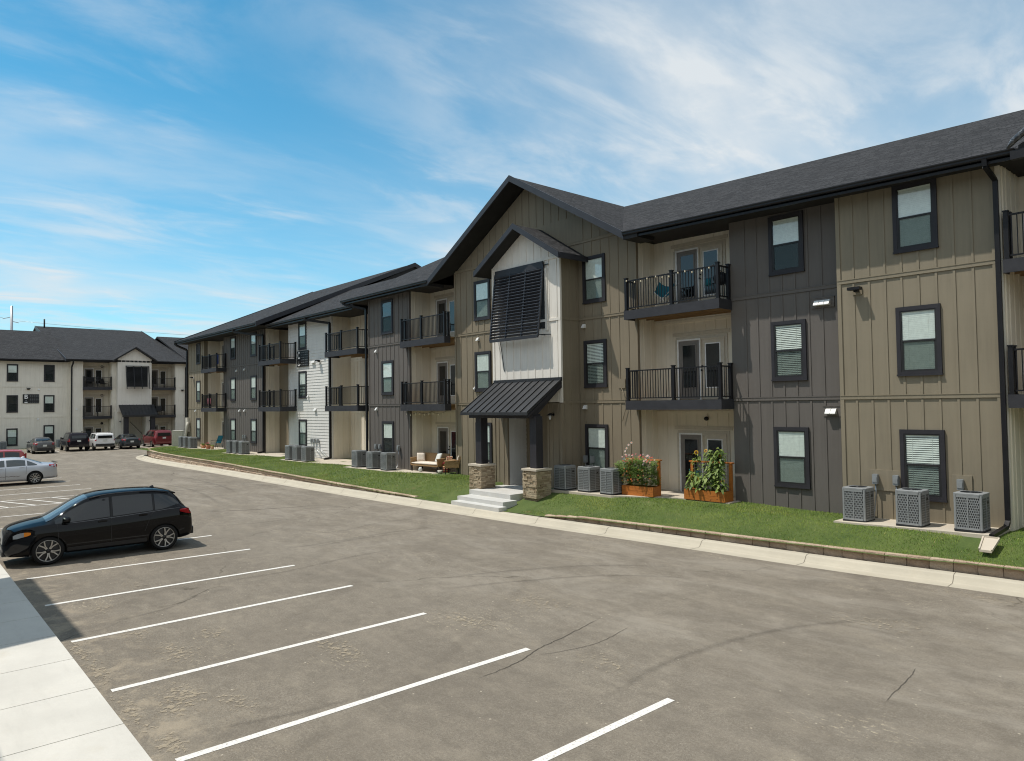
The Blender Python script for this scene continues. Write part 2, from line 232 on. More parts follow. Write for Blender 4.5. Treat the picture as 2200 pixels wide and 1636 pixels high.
    v = m.coord('UV'); b = m.n('ShaderNodeTexBrick'); m.l(v, b.inputs['Vector']); b.inputs['Scale'].default_value = 1; b.inputs['Brick Width'].default_value = 0.036; b.inputs['Row Height'].default_value = 0.058; b.inputs['Mortar Size'].default_value = 0.0085; b.inputs['Mortar Smooth'].default_value = 0.2; b.offset = 0.5
    c = m.mix(b.outputs['Fac'], (0.018, 0.020, 0.022), (0.29, 0.305, 0.315)); m.col(c); m.set(Roughness=0.45, Metallic=0.2); m.bump(b.outputs['Fac'], 0.8, 0.01)
    paint('ac_grey', (0.30, 0.315, 0.325), 0.42, 0.08, False, 0.25); plain('dark_grille', (0.02, 0.023, 0.026), 0.5, 0.3)
    for nm, c0, c1 in (('leaf_green', (0.07, 0.14, 0.02), (0.26, 0.34, 0.07)), ('leaf_fine', (0.08, 0.17, 0.025), (0.27, 0.37, 0.08))):
        m = NT(nm); at = m.n('ShaderNodeAttribute', attribute_name='tint'); m.col(m.mix(at.outputs['Fac'], c0, c1)); m.set(Roughness=0.6)
        t = m.n('ShaderNodeBsdfTranslucent'); m.l(m.mix(at.outputs['Fac'], c0, c1), t.inputs[0]); ms = m.n('ShaderNodeMixShader'); ms.inputs[0].default_value = 0.25
        m.l(m.p.outputs[0], ms.inputs[1]); m.l(t.outputs[0], ms.inputs[2]); m.l(ms.outputs[0], m.out.inputs[0])
    for nm, c in (('petal_yellow', (0.75, 0.42, 0.015)), ('petal_pink', (0.62, 0.10, 0.20)), ('petal_white', (0.8, 0.75, 0.74)), ('petal_orange', (0.72, 0.20, 0.05)), ('petal_red', (0.45, 0.03, 0.05)), ('flower_eye', (0.06, 0.025, 0.008))):
        plain(nm, c, 0.7)
    m = NT('standing_seam'); v = m.coord('Object'); a = m.noise(v, 2, 4); m.col(m.mix(m.mr(a, 0.3, 0.7), (0.026, 0.027, 0.029), (0.038, 0.039, 0.042))); m.set(Roughness=0.45, Metallic=0.2)
    m = NT('far_land'); v = m.coord('Object'); a = m.noise(v, 0.05, 5); m.col(m.mix(m.mr(a, 0.3, 0.7), (0.10, 0.11, 0.04), (0.20, 0.17, 0.10))); m.set(Roughness=1)
    m = NT('plastic_wrap'); v = m.coord('Object'); a = m.noise(v, 9, 4, 0.7, 1.5); m.col(m.mix(m.mr(a, 0.45, 0.7), (0.03, 0.03, 0.033), (0.16, 0.165, 0.175))); m.set(Roughness=0.2); m.bump(a, 0.4, 0.03)
mk_ground()

# ------------------------------------------------------------------ mesh building
class MB:
    def __init__(s): s.v = []; s.f = []; s.mi = []; s.sm = []; s.tint = []
    def add(s, vs, fs, mi=0, smooth=False, tint=0.0):
        o = len(s.v); s.v += [tuple(p) for p in vs]; s.f += [tuple(i + o for i in f) for f in fs]
        s.mi += [mi] * len(fs); s.sm += [smooth] * len(fs); s.tint += [tint] * len(vs); return s
    def box(s, x0, x1, y0, y1, z0, z1, mi=0, tint=0.0):
        if x0 > x1: x0, x1 = x1, x0
        if y0 > y1: y0, y1 = y1, y0
        if z0 > z1: z0, z1 = z1, z0
        return s.add([(x0, y0, z0), (x1, y0, z0), (x1, y1, z0), (x0, y1, z0), (x0, y0, z1), (x1, y0, z1), (x1, y1, z1), (x0, y1, z1)],
                     [(0, 3, 2, 1), (4, 5, 6, 7), (0, 1, 5, 4), (1, 2, 6, 5), (2, 3, 7, 6), (3, 0, 4, 7)], mi, False, tint)
    def rbox(s, x0, x1, y0, y1, z0, z1, r, mi=0, axis='z', n=3):      # box with rounded edges along one axis
        a, b, c = {'z': (0, 1, 2), 'y': (0, 2, 1), 'x': (1, 2, 0)}[axis]; lo = (x0, y0, z0); hi = (x1, y1, z1); pts = []
        for (cx_, cy_, st_) in ((hi[a] - r, hi[b] - r, 0), (lo[a] + r, hi[b] - r, 90), (lo[a] + r, lo[b] + r, 180), (hi[a] - r, lo[b] + r, 270)):
            for i in range(n + 1):
                t = R(st_ + 90 * i / n); pts.append((cx_ + r * math.cos(t), cy_ + r * math.sin(t)))
        vs = []
        for h in (lo[c], hi[c]):
            for p in pts:
                q = [0, 0, 0]; q[a], q[b], q[c] = p[0], p[1], h; vs.append(q)
        m = len(pts); fs = [tuple(range(m))[::-1], tuple(range(m, 2 * m))] + [(i, (i + 1) % m, m + (i + 1) % m, m + i) for i in range(m)]
        return s.add(vs, fs, mi)
    def prism(s, poly, ext, mi=0):
        e = Vector(ext); n = len(poly); vs = [Vector(p) for p in poly] + [Vector(p) + e for p in poly]
        return s.add(vs, [tuple(range(n))[::-1], tuple(range(n, 2 * n))] + [(i, (i + 1) % n, n + (i + 1) % n, n + i) for i in range(n)], mi)
    def bar(s, p, q, w, h=None, mi=0, up=(0, 0, 1)):
        p, q = Vector(p), Vector(q); d = (q - p).normalized(); u = Vector(up)
        if abs(d.dot(u)) > 0.99: u = Vector((0, 1, 0))
        a = d.cross(u).normalized() * (w / 2); b = a.cross(d).normalized() * ((h or w) / 2)
        return s.add([p - a - b, p + a - b, p + a + b, p - a + b, q - a - b, q + a - b, q + a + b, q - a + b], [(3, 2, 1, 0), (4, 5, 6, 7), (0, 1, 5, 4), (1, 2, 6, 5), (2, 3, 7, 6), (3, 0, 4, 7)], mi)
    def tube(s, pts, r, n=8, mi=0, cap=True, smooth=True):
        pts = [Vector(p) for p in pts]; rs = r if isinstance(r, (list, tuple)) else [r] * len(pts); vs = []; u = None
        for i, p in enumerate(pts):
            d = (pts[min(i + 1, len(pts) - 1)] - pts[max(i - 1, 0)]).normalized()
            if u is None: u = d.orthogonal().normalized()
            u = (u - d * u.dot(d)).normalized(); w = d.cross(u)
            for k in range(n):
                t = 2 * math.pi * k / n; vs.append(p + (u * math.cos(t) + w * math.sin(t)) * rs[i])
        fs = [(i * n + k, i * n + (k + 1) % n, (i + 1) * n + (k + 1) % n, (i + 1) * n + k) for i in range(len(pts) - 1) for k in range(n)]
        s.add(vs, fs, mi, smooth)
        if cap: o = len(s.v) - len(vs); s.f += [tuple(o + k for k in range(n))[::-1], tuple(o + (len(pts) - 1) * n + k for k in range(n))]; s.mi += [mi, mi]; s.sm += [False, False]
        return s
    def lathe(s, prof, c=(0, 0, 0), axis='z', n=24, mi=0, smooth=True):
        vs = []
        for (r, h) in prof:
            for k in range(n):
                t = 2 * math.pi * k / n; a, b = r * math.cos(t), r * math.sin(t)
                q = {'z': (a, b, h), 'y': (a, h, b), 'x': (h, a, b)}[axis]; vs.append((c[0] + q[0], c[1] + q[1], c[2] + q[2]))
        return s.add(vs, [(i * n + k, i * n + (k + 1) % n, (i + 1) * n + (k + 1) % n, (i + 1) * n + k) for i in range(len(prof) - 1) for k in range(n)], mi, smooth)
    def quad(s, pts, mi=0, smooth=False): return s.add(pts, [tuple(range(len(pts)))], mi, smooth)
    def mesh(s, name, mats):
        me = bpy.data.meshes.new(name); me.from_pydata(s.v, [], s.f)
        for m in (mats if isinstance(mats, (list, tuple)) else [mats]): me.materials.append(MATS[m])
        me.polygons.foreach_set('material_index', s.mi); me.polygons.foreach_set('use_smooth', s.sm)
        if any(s.tint): a = me.attributes.new('tint', 'FLOAT', 'POINT'); a.data.foreach_set('value', s.tint)
        me.update(); return me
    def build(s, name, mats, parent=None, loc=None, rz=None): return link(name, s.mesh(name, mats), parent, loc, rz)
def link(name, data, parent=None, loc=None, rz=None):
    o = bpy.data.objects.new(name, data); COL.objects.link(o)
    if loc: o.location = loc
    if rz: o.rotation_euler = (0, 0, rz)
    if parent is not None:
        o.parent = parent
        if 'origin' in INV.get(parent.name, ''): o.matrix_parent_inverse = parent.matrix_basis.inverted()
    return o
INV = {}
def tag(o, label=None, cat=None, group=None, kind=None):
    for k, v in (('label', label), ('category', cat), ('group', group), ('kind', kind)):
        if v: o[k] = v
    return o
def empty(name, loc, rz=0, label=None, cat=None, group=None, worldspace=False):
    o = bpy.data.objects.new(name, None); COL.objects.link(o); o.location = loc; o.rotation_euler = (0, 0, rz); o.empty_display_size = 0.3
    tag(o, label, cat, group)
    if worldspace: INV[o.name] = 'origin'
    return o
KIDS = {}
def copy_tree(o, loc, rz=None, label=None, parent=None):
    c = o.copy(); COL.objects.link(c)
    if parent is not None: c.parent = parent
    else:
        c.location = loc
        if rz is not None: c.rotation_euler = (0, 0, rz)
        if label: c['label'] = label
    for ch in o.children: copy_tree(ch, None, None, None, c)
    return c
# ------------------------------------------------------------------ ground, kerb, lot
def structure(o): o['kind'] = 'structure'; return o
g = MB(); g.quad([(-900, -900, -0.35), (900, -900, -0.35), (900, 900, -0.35), (-900, 900, -0.35)]); structure(g.build('ground', 'far_land'))
def catmull(P, n=8):
    P = [Vector((*p, 0)) for p in P]; P = [2 * P[0] - P[1]] + P + [2 * P[-1] - P[-2]]; out = []
    for i in range(1, len(P) - 2):
        for k in range(n):
            t = k / n; a, b, c, d = P[i - 1:i + 3]
            out.append(0.5 * ((2 * b) + (c - a) * t + (2 * a - 5 * b + 4 * c - d) * t * t + (3 * b - a - 3 * c + d) * t ** 3))
    out.append(P[-2]); return out
KP = catmull([(9, 17.25), (3, 16.95), (-3.99, 16.53), (-7.5, 16.15), (-12.14, 15.84), (-17.66, 15.44), (-24, 15.2), (-29.4, 15.05), (-38, 14.92), (-46.66, 14.8), (-54, 14.62), (-60, 14.75), (-64.8, 15.7), (-67.9, 17.8), (-69.2, 21.5), (-69.4, 28), (-69.5, 36)], 10)
KN = []
for i in range(len(KP)):
    d = (KP[min(i + 1, len(KP) - 1)] - KP[max(i - 1, 0)]).normalized(); KN.append(Vector((d.y, -d.x, 0)))      # towards the lawn
    if KN[-1].y < 0 and i < 100: KN[-1] = -KN[-1]
for i in range(1, len(KN)):
    if KN[i].dot(KN[i - 1]) < 0: KN[i] = -KN[i]
def koff(i, d, z): p = KP[i] + KN[i] * d; return (p.x, p.y, z)
KPROF = [(0.0, -0.05), (0.0, 0.004), (0.40, -0.012), (0.46, 0.0), (0.52, 0.06), (0.57, 0.125), (0.62, 0.15), (0.78, 0.155), (0.78, -0.05)]
k = MB(); acc = 0; nxt = 3.0; cut = []
for i in range(len(KP) - 1):
    for j in range(len(KPROF) - 1):
        k.quad([koff(i, *KPROF[j]), koff(i + 1, *KPROF[j]), koff(i + 1, *KPROF[j + 1]), koff(i, *KPROF[j + 1])], 0, False)
kerb = structure(k.build('kerb', 'kerb_concrete'))
j_ = MB(); acc = 0.0
for i in range(len(KP) - 1):                                   # saw cut joints across the kerb
    a = (KP[i + 1] - KP[i]).length
    if int((acc + a + 0.9) / 3.05) > int((acc + 0.9) / 3.05):
        t = (KP[i + 1] - KP[i]).normalized() * 0.006
        for q in range(1, len(KPROF) - 2):
            A = Vector(koff(i, *KPROF[q])); B = Vector(koff(i, *KPROF[q + 1])); up = Vector((0, -0.003, 0.004)); j_.quad([A - t + up, A + t + up, B + t + up, B - t + up])
    acc += a
structure(j_.build('kerb_joints', 'dark_joint'))
a = MB(); rows = [(-0.9, -9)]
a.quad([(-140, -20, 0), (14, -20, 0), (14, 17.3, 0), (-140, 60, 0)][:1] + [(14, -20, 0), (14, 17.3, 0)] + [(p.x, p.y + 0.02, 0) for p in KP[2:]] + [(-69.5, 60, 0), (-140, 60, 0)])
structure(a.build('parking_lot', 'asphalt'))
# painted lines (sheets 4 mm above the asphalt)
ln = MB(); hw = 0.055
def line(p, q, w=hw):
    p, q = Vector((*p, 0.004)), Vector((*q, 0.004)); d = (q - p).normalized(); n_ = Vector((-d.y, d.x, 0)) * w; ln.quad([p - n_, q - n_, q + n_, p + n_])
for x0, y0, x1, y1 in ((-19.93, 2.52, -19.62, 7.59), (-16.95, 2.45, -16.83, 7.60), (-14.0, 2.40, -14.04, 7.65), (-11.19, 2.40, -11.22, 7.62), (-8.49, 2.46, -8.47, 7.70), (-5.76, 2.46, -5.77, 7.74), (-22.59, 6.35, -22.57, 7.55), (-2.95, 2.6, -2.95, 7.8)): line((x0, y0), (x1, y1), 0.058)
for x in (-25.8, -29.0, -32.25, -35.15, -37.85, -40.55, -43.2, -45.8, -48.4, -51.1, -53.8): line((x, 2.5), (x + .12, 7.75))
for t in range(5): line((-37.8, 2.9 + t * .92), (-35.1, 3.85 + t * .92), .05)
for y in (9.4, 12.5, 15.1, 17.6, 20.2, 22.8): line((-79.2, y), (-84.2, y))
line((-84.2, 5), (-84.2, 6))
structure(ln.build('parking_markings', 'line_paint'))
# stains, tyre marks and cracks lying on the asphalt
def strip(m, pts, w, z, jit=0.0, seed=1, tmax=1.0):
    rr = random.Random(seed); P = catmull(pts, 14); n = len(P)
    if jit: P = [p + Vector((rr.uniform(-jit, jit), rr.uniform(-jit, jit), 0)) for p in P]
    o = len(m.v)
    for i, p in enumerate(P):
        d = (P[min(i + 1, n - 1)] - P[max(i - 1, 0)]).normalized(); q = Vector((-d.y, d.x, 0)) * w; e = tmax * min(1.0, 4 * min(i, n - 1 - i) / n + .02)
        for k, t in ((-1, 0), (0, e), (1, 0)): m.v.append((p.x + q.x * k, p.y + q.y * k, z)); m.tint.append(t)
    for i in range(n - 1):
        for k in range(2): a = o + 3 * i + k; m.f.append((a, a + 3, a + 4, a + 1)); m.mi.append(0); m.sm.append(False)
def blotch(m, x, y, rx, ry, z, t=1.0):
    o = len(m.v); m.v.append((x, y, z)); m.tint.append(t); N = 20
    for r_, tt in ((.5, .6 * t), (1.0, 0)):
        for k in range(N): a = 2 * math.pi * k / N; m.v.append((x + rx * r_ * math.cos(a), y + ry * r_ * math.sin(a), z)); m.tint.append(tt)
    for k in range(N): m.f.append((o, o + 1 + k, o + 1 + (k + 1) % N)); m.f.append((o + 1 + k, o + 1 + N + k, o + 1 + N + (k + 1) % N, o + 1 + (k + 1) % N)); m.mi += [0, 0]; m.sm += [False, False]
tm_ = MB()
for i, (pts, w) in enumerate((([(-24.38, 7.9), (-23.87, 9.51), (-23.91, 11.11)], .10), ([(-18.96, 7.8), (-18.93, 9.23), (-19.04, 11.72), (-18.85, 14.42)], .10), ([(-18.54, 8.52), (-18.80, 10.33), (-18.64, 12.53)], .09), ([(-16.40, 5.4), (-16.36, 6.17), (-16.34, 7.21), (-16.72, 9.39), (-16.52, 11.6)], .10), ([(-46.1, 11.33), (-42.6, 12.7), (-38, 12.75), (-35.1, 12.5), (-31.8, 11.87)], .13), ([(-39.84, 12.37), (-36.96, 13.8), (-33.8, 14.6)], .13), ([(-44, 9.6), (-38, 11.0), (-33, 10.8), (-28, 9.9)], .12), ([(-14.8, 2.81), (-14.85, 3.6), (-15.04, 4.25), (-15.5, 4.75), (-15.9, 4.85)], .07), ([(-9.01, 2.9), (-8.9, 3.4), (-8.7, 4.2), (-8.6, 5.4)], .08), ([(-12.6, 8.2), (-11.9, 10.2), (-10.6, 12.4), (-8.2, 14.0)], .10), ([(-13.4, 8.4), (-12.8, 10.6), (-11.5, 12.9), (-9.4, 14.5)], .10), ([(-6.2, 6.4), (-6.6, 9.0), (-6.0, 12), (-4.2, 14.4)], .10))): strip(tm_, pts, w * 1.5, 0.0052 + .0001 * i, 0, 1, .75)
o = tm_.build('tyre_marks', 'tyre_mark'); o['kind'] = 'stuff'
ck = MB()
for i, (pts, w) in enumerate((([(-28.14, 8.68), (-27.16, 10.36), (-26.68, 11.55), (-26.21, 13.42)], .035), ([(-25.8, 11.75), (-25.66, 12.4), (-25.29, 13.71)], .02), ([(-8.05, 6.2), (-8.11, 7.04), (-8.37, 7.86), (-8.48, 8.49), (-8.81, 10.03)], .014), ([(-8.2, 7.4), (-7.9, 8.6), (-8.1, 9.8)], .009), ([(-3.84, 9.4), (-3.95, 10.64), (-4.03, 11.2)], .009), ([(-21, 9.0), (-20.4, 10.8), (-20.9, 12.6), (-20.2, 14.6)], .012))): strip(ck, pts, w, 0.0066 + .0001 * i, w * 1.1, i)
o = ck.build('asphalt_cracks', 'crack_fill'); o['kind'] = 'stuff'
md = MB()
for i, (x, y, rx, ry, t) in enumerate(((-10.35, 3.1, .75, .35, .62), (-10.0, 2.85, .6, .3, .55), (-9.6, 3.55, .8, .3, .45), (-15.91, 3.27, .5, .3, .55), (-12.2, 3.55, .9, .4, .5), (-13.68, 3.27, .7, .35, .42), (-12.84, 4.3, .7, .35, .45), (-8.95, 2.55, .45, .22, .7), (-13.4, 2.42, 1.0, .2, .55), (-12.1, 2.42, .9, .2, .55), (-10.2, 2.42, 1.2, .22, .5), (-10.52, 5.5, 1.2, .35, .5), (-10.4, 7.9, 1.3, .5, .45), (-7.2, 8.1, .9, .5, .35), (-5.3, 12.9, 1.4, .7, .35), (-4.5, 15.9, 1.5, .5, .4), (-10.3, 9.6, 1.4, .7, .4), (-17.6, 4.2, .8, .4, .4), (-3.6, 5.2, .8, .5, .35))): blotch(md, x, y, rx, ry, 0.0078 + .0001 * i, t)
o = md.build('dried_mud', 'dried_mud'); o['kind'] = 'stuff'
# near sidewalk and far kerb
s = MB(); z = 0.10; x = 4.0; xs = []
while x > -62: xs.append(x); x -= 1.52
for a_, b_ in zip(xs[1:], xs[:-1]): s.box(a_ + 0.008, b_ - 0.008, -2.6, 2.21, -0.1, z)
s.box(xs[-1], xs[0], -2.6, 2.19, -0.1, z - 0.012)
structure(s.build('sidewalk', 'concrete_pale'))
# lawn surface
def kerb_back(x): return LY[0] if False else float(np.interp(x, KBX, KBY))
KBX = np.array([koff(i, 0.78, 0)[0] for i in range(len(KP)) if KP[i].x > -61][::-1]); KBY = np.array([koff(i, 0.78, 0)[1] for i in range(len(KP)) if KP[i].x > -61][::-1])
def wall_top(x):
    if x > -17.0: return float(np.interp(x, [-17, -15.5, -4, 8], [0.19, 0.28, 0.36, 0.40]))
    if x > -24.3: return 0.17
    return float(np.interp(x, [-66, -58, -45, -33, -24.3], [0.66, 0.62, 0.50, 0.33, 0.20]))
def sst(a, b, x): t = min(1, max(0, (x - a) / (b - a))); return t * t * (3 - 2 * t)
def lawn_z(x, y):
    if -21.9 < x < -19.4 and y > 16.2: return 0.25
    f = sst(0.0, 1.0, (y - kerb_back(x) - 0.2) / max(0.8, 18.5 - kerb_back(x)))
    top = float(np.interp(x, [-30, -19, -12, -9, -4], [0.65, 0.70, 0.71, 0.67, 0.76]))
    return wall_top(x) + (top - wall_top(x)) * f + 0.012 * math.sin(x * 1.7) * math.sin(y * 2.1)
lw = MB(); nx, ny = 170, 14; X0, X1 = -64.6, 8
idx = {}
for i in range(nx + 1):
    x = X0 + (X1 - X0) * i / nx; yb = kerb_back(x) - 0.02
    for j in range(ny + 1):
        y = yb + (21.6 - yb) * (j / ny) ** 1.2; lw.v.append((x, y, lawn_z(x, y))); lw.tint.append(0)
for i in range(nx):
    for j in range(ny):
        q = i * (ny + 1) + j; lw.f.append((q, q + ny + 1, q + ny + 2, q + 1)); lw.mi.append(0); lw.sm.append(True)
# rounded far tip of the island and its return along the end of the building
tip = [koff(i, 0.80, 0.62) for i in range(len(KP)) if KP[i].x < -59.5]
tip = [(p[0], p[1], 0.62 if p[1] < 22 else 0.5) for p in tip]
lw.quad(tip + [(-60, 36, 0.5), (-60, tip[0][1], 0.62)])
structure(lw.build('lawn', 'lawn_soil'))
# retaining walls of split-face blocks (one mesh each: the blocks are its pattern)
def ret_wall(i0, i1, label, off, seed, xlim, ch=0.165):
    rr = random.Random(seed); m = MB(); path = []; acc = 0
    pts = [(KP[i] + KN[i] * off) for i in range(i0, i1)]
    L = [0]
    for p, q in zip(pts, pts[1:]): L.append(L[-1] + (q - p).length)
    L = np.array(L); PX = np.array([p.x for p in pts]); PY = np.array([p.y for p in pts])
    s_ = 0.0; bl = 0.45
    for course in range(3):
        s_ = 0.22 * (course % 2)
        while s_ + bl < L[-1]:
            xa, ya = np.interp(s_ + 0.006, L, PX), np.interp(s_ + 0.006, L, PY); xb, yb = np.interp(s_ + bl - 0.006, L, PX), np.interp(s_ + bl - 0.006, L, PY)
            s_ += bl
            xm = (xa + xb) / 2
            top = (wall_top(xm) if ya < 19 and xm > -63 else 0.64) + 0.02 - course * ch; bot = max(top - ch + .004, 0.02)
            if top < 0.13 or not (xlim[0] < xm < xlim[1]): continue
            d = Vector((xb - xa, yb - ya, 0)).normalized(); nrm = Vector((d.y, -d.x, 0))
            ctr = Vector(((xa + xb) / 2, (ya + yb) / 2, 0))
            if (Vector((xm, 0, 0)) - ctr).dot(nrm) < 0 and xm > -62: nrm = -nrm
            if xm <= -62 and nrm.x > 0: nrm = -nrm
            j = [rr.uniform(-0.022, 0.022) for _ in range(8)]; tn = rr.random() ** 1.2 * 0.9 + 0.05
            A = Vector((xa, ya, 0)); B = Vector((xb, yb, 0)); wdt = 0.20
            f = lambda P, o, zz: (P.x + nrm.x * o, P.y + nrm.y * o, zz)
            cz = (top + bot) / 2; M_ = (A + B) / 2
            vs = [f(A, 0.0 + j[0], bot), f(M_, 0.02 + j[1], bot), f(B, 0.0 + j[2], bot), f(A, 0.012 + j[3], cz), f(M_, 0.035 + j[4], cz), f(B, 0.012 + j[5], cz), f(A, -0.012 + j[6], top), f(M_, 0.0, top + j[7] * .5), f(B, -0.012 + j[1], top), f(A, -wdt, top), f(B, -wdt, top), f(A, -wdt, bot), f(B, -wdt, bot)]
            fs = [(0, 1, 4, 3), (1, 2, 5, 4), (3, 4, 7, 6), (4, 5, 8, 7), (6, 7, 8, 10, 9), (0, 3, 6, 9, 11), (2, 12, 10, 8, 5), (9, 10, 12, 11)]
            m.add(vs, fs, 0, False, tn)
    o = m.build('retaining_wall', 'retaining_block'); tag(o, label, 'retaining wall'); return o
ret_wall(0, len(KP), 'single low course of tan split-face blocks along the kerb in front of the orange planters', 0.86, 3, (-17.2, 9), .30)
ret_wall(0, len(KP), 'longer stepped wall of tan split-face blocks curving around the far tip of the lawn', 0.84, 5, (-80, -24.3))
# concrete pads and patios
def slab(name, pts, z0, z1s):
    m = MB(); n = len(pts); zs = z1s if isinstance(z1s, (list, tuple)) else [z1s] * n
    vs = [(p[0], p[1], z0) for p in pts] + [(p[0], p[1], zz) for p, zz in zip(pts, zs)]
    m.add(vs, [tuple(range(n))[::-1], tuple(range(n, 2 * n))] + [(i, (i + 1) % n, n + (i + 1) % n, n + i) for i in range(n)]); return structure(m.build(name, 'pad_concrete'))
slab('condenser_pad', [(-8.62, 18.66), (-4.98, 18.52), (-4.98, 19.75), (-8.62, 19.75)], 0.3, [.70, .80, .80, .70])
slab('patio', [(-18.9, 18.25), (-16.0, 18.42), (-14.1, 19.5), (-12.2, 19.5), (-12.2, 21.2), (-15.95, 21.2), (-15.95, 20.0), (-18.83, 20.0)], 0.3, 0.74)
slab('patio', [(-34.7, 18.42), (-30.3, 18.62), (-26.72, 19.42), (-26.72, 21.2), (-30.2, 21.2), (-30.2, 19.9), (-34.7, 19.9)], 0.3, 0.66)
slab('patio', [(-42.7, 18.35), (-39.4, 18.45), (-34.8, 19.3), (-34.8, 21.2), (-40.2, 21.2), (-40.2, 20.6), (-42.7, 20.6)], 0.3, 0.66)
slab('patio', [(-52.8, 18.35), (-49.5, 18.5), (-45.2, 19.5), (-46.3, 21.2), (-49.7, 21.2), (-49.7, 20.3), (-52.8, 20.3)], 0.3, 0.66)
slab('patio', [(-64.2, 18.5), (-60.4, 18.6), (-57.4, 19.5), (-57.8, 21.2), (-61.5, 21.2), (-61.5, 20.2), (-64.2, 20.2)], 0.3, 0.66)
# entry steps down to the kerb
st = MB()
st.box(-21.95, -19.55, 17.0, 23.0, 0.1, 0.60); st.box(-21.85, -19.2, 16.35, 17.0, 0.1, 0.43); st.box(-21.75, -19.0, 15.98, 16.35, 0.05, 0.29); st.box(-22.8, -18.9, 18.25, 19.0, 0.1, 0.592)
structure(st.build('entry_steps', 'step_concrete'))
# ---- grass
def grass(n, xr, hmin, hmax, wd):
    x = rng.uniform(*xr, n); u = rng.random(n); yb = np.interp(x, KBX, KBY) + 0.17 ; y = yb + (21.0 - yb) * u
    keep = np.ones(n, bool)
    for (a0, a1, b0, b1) in ((-8.66, -4.95, 18.6, 22), (-8.9, -4.9, 19.72, 22), (-12.45, -8.8, 20.1, 22), (-19.0, -15.9, 18.3, 22), (-16.3, -12.1, 19.2, 22), (-23.0, -18.3, 15.5, 22), (-26.8, -18.7, 19.9, 22), (-34.8, -30.2, 18.45, 22), (-30.4, -26.6, 19.0, 22), (-42.8, -39.4, 18.4, 22), (-39.6, -34.7, 19.0, 22), (-52.9, -49.5, 18.4, 22), (-49.7, -45, 19.2, 22), (-64.3, -60.4, 18.5, 22), (-60.6, -57.3, 19.2, 22), (-46.4, -40.2, 20.5, 22), (-57.9, -49.6, 20.2, 22), (-66, -57, 20, 22), (-5.2, 3, 20.9, 22), (-5.6, -4.95, 18.0, 18.75)):
        keep &= ~((x > a0) & (x < a1) & (y > b0) & (y < b1))
    bare = np.zeros(n, bool)
    for (bx, by, br) in ((-16.9, 17.0, 0.42), (-15.2, 17.1, 0.35), (-17.9, 17.0, 0.3), (-21.9, 17.4, 0.6), (-23.0, 16.9, 0.5), (-5.0, 20.2, .3), (-12.9, 17.6, .25), (-14.4, 18.3, .22)):
        bare |= (((x - bx) / 1.8) ** 2 + (y - by) ** 2) < (br * rng.uniform(0.5, 1.1, n)) ** 2
    keep &= ~(bare & (rng.random(n) < 0.7)); x = x[keep]; y = y[keep]; bare = bare[keep]; n = len(x)
    z = np.array([lawn_z(a, b) for a, b in zip(x, y)]) - 0.01
    ang = rng.uniform(0, 2 * np.pi, n); h = rng.uniform(hmin, hmax, n) * (0.75 + 0.5 * (np.sin(x * 0.9) * np.sin(y * 1.3 + x * 0.4) * 0.5 + 0.5)); lean = rng.uniform(0.2, 0.75, n) * h; la = rng.uniform(0, 2 * np.pi, n)
    dx, dy = np.cos(ang) * wd, np.sin(ang) * wd
    v = np.empty((n, 3, 3)); v[:, 0] = np.stack([x - dx, y - dy, z], 1); v[:, 1] = np.stack([x + dx, y + dy, z], 1); v[:, 2] = np.stack([x + np.cos(la) * lean, y + np.sin(la) * lean, z + h], 1)
    t = np.where(bare | (rng.random(n) < 0.07), rng.uniform(0.5, 1, n), rng.uniform(0, 0.14, n)); return v.reshape(-1, 3), np.repeat(t, 3)
parts = [grass(120000, (-26, 3), 0.03, 0.062, 0.006), grass(60000, (-64.5, -26), 0.04, 0.075, 0.011)]
V = np.concatenate([p[0] for p in parts]); T = np.concatenate([p[1] for p in parts]); nt = len(V) // 3
me = bpy.data.meshes.new('grass'); me.vertices.add(len(V)); me.vertices.foreach_set('co', V.ravel()); me.loops.add(len(V)); me.loops.foreach_set('vertex_index', np.arange(len(V), dtype=np.int32))
me.polygons.add(nt); me.polygons.foreach_set('loop_start', np.arange(0, len(V), 3, dtype=np.int32)); me.polygons.foreach_set('loop_total', np.full(nt, 3, np.int32))
at = me.attributes.new('tint', 'FLOAT', 'POINT'); at.data.foreach_set('value', T.astype(np.float32)); me.materials.append(MATS['grass_blade']); me.update(); me.validate()
go = link('grass', me); go['kind'] = 'stuff'
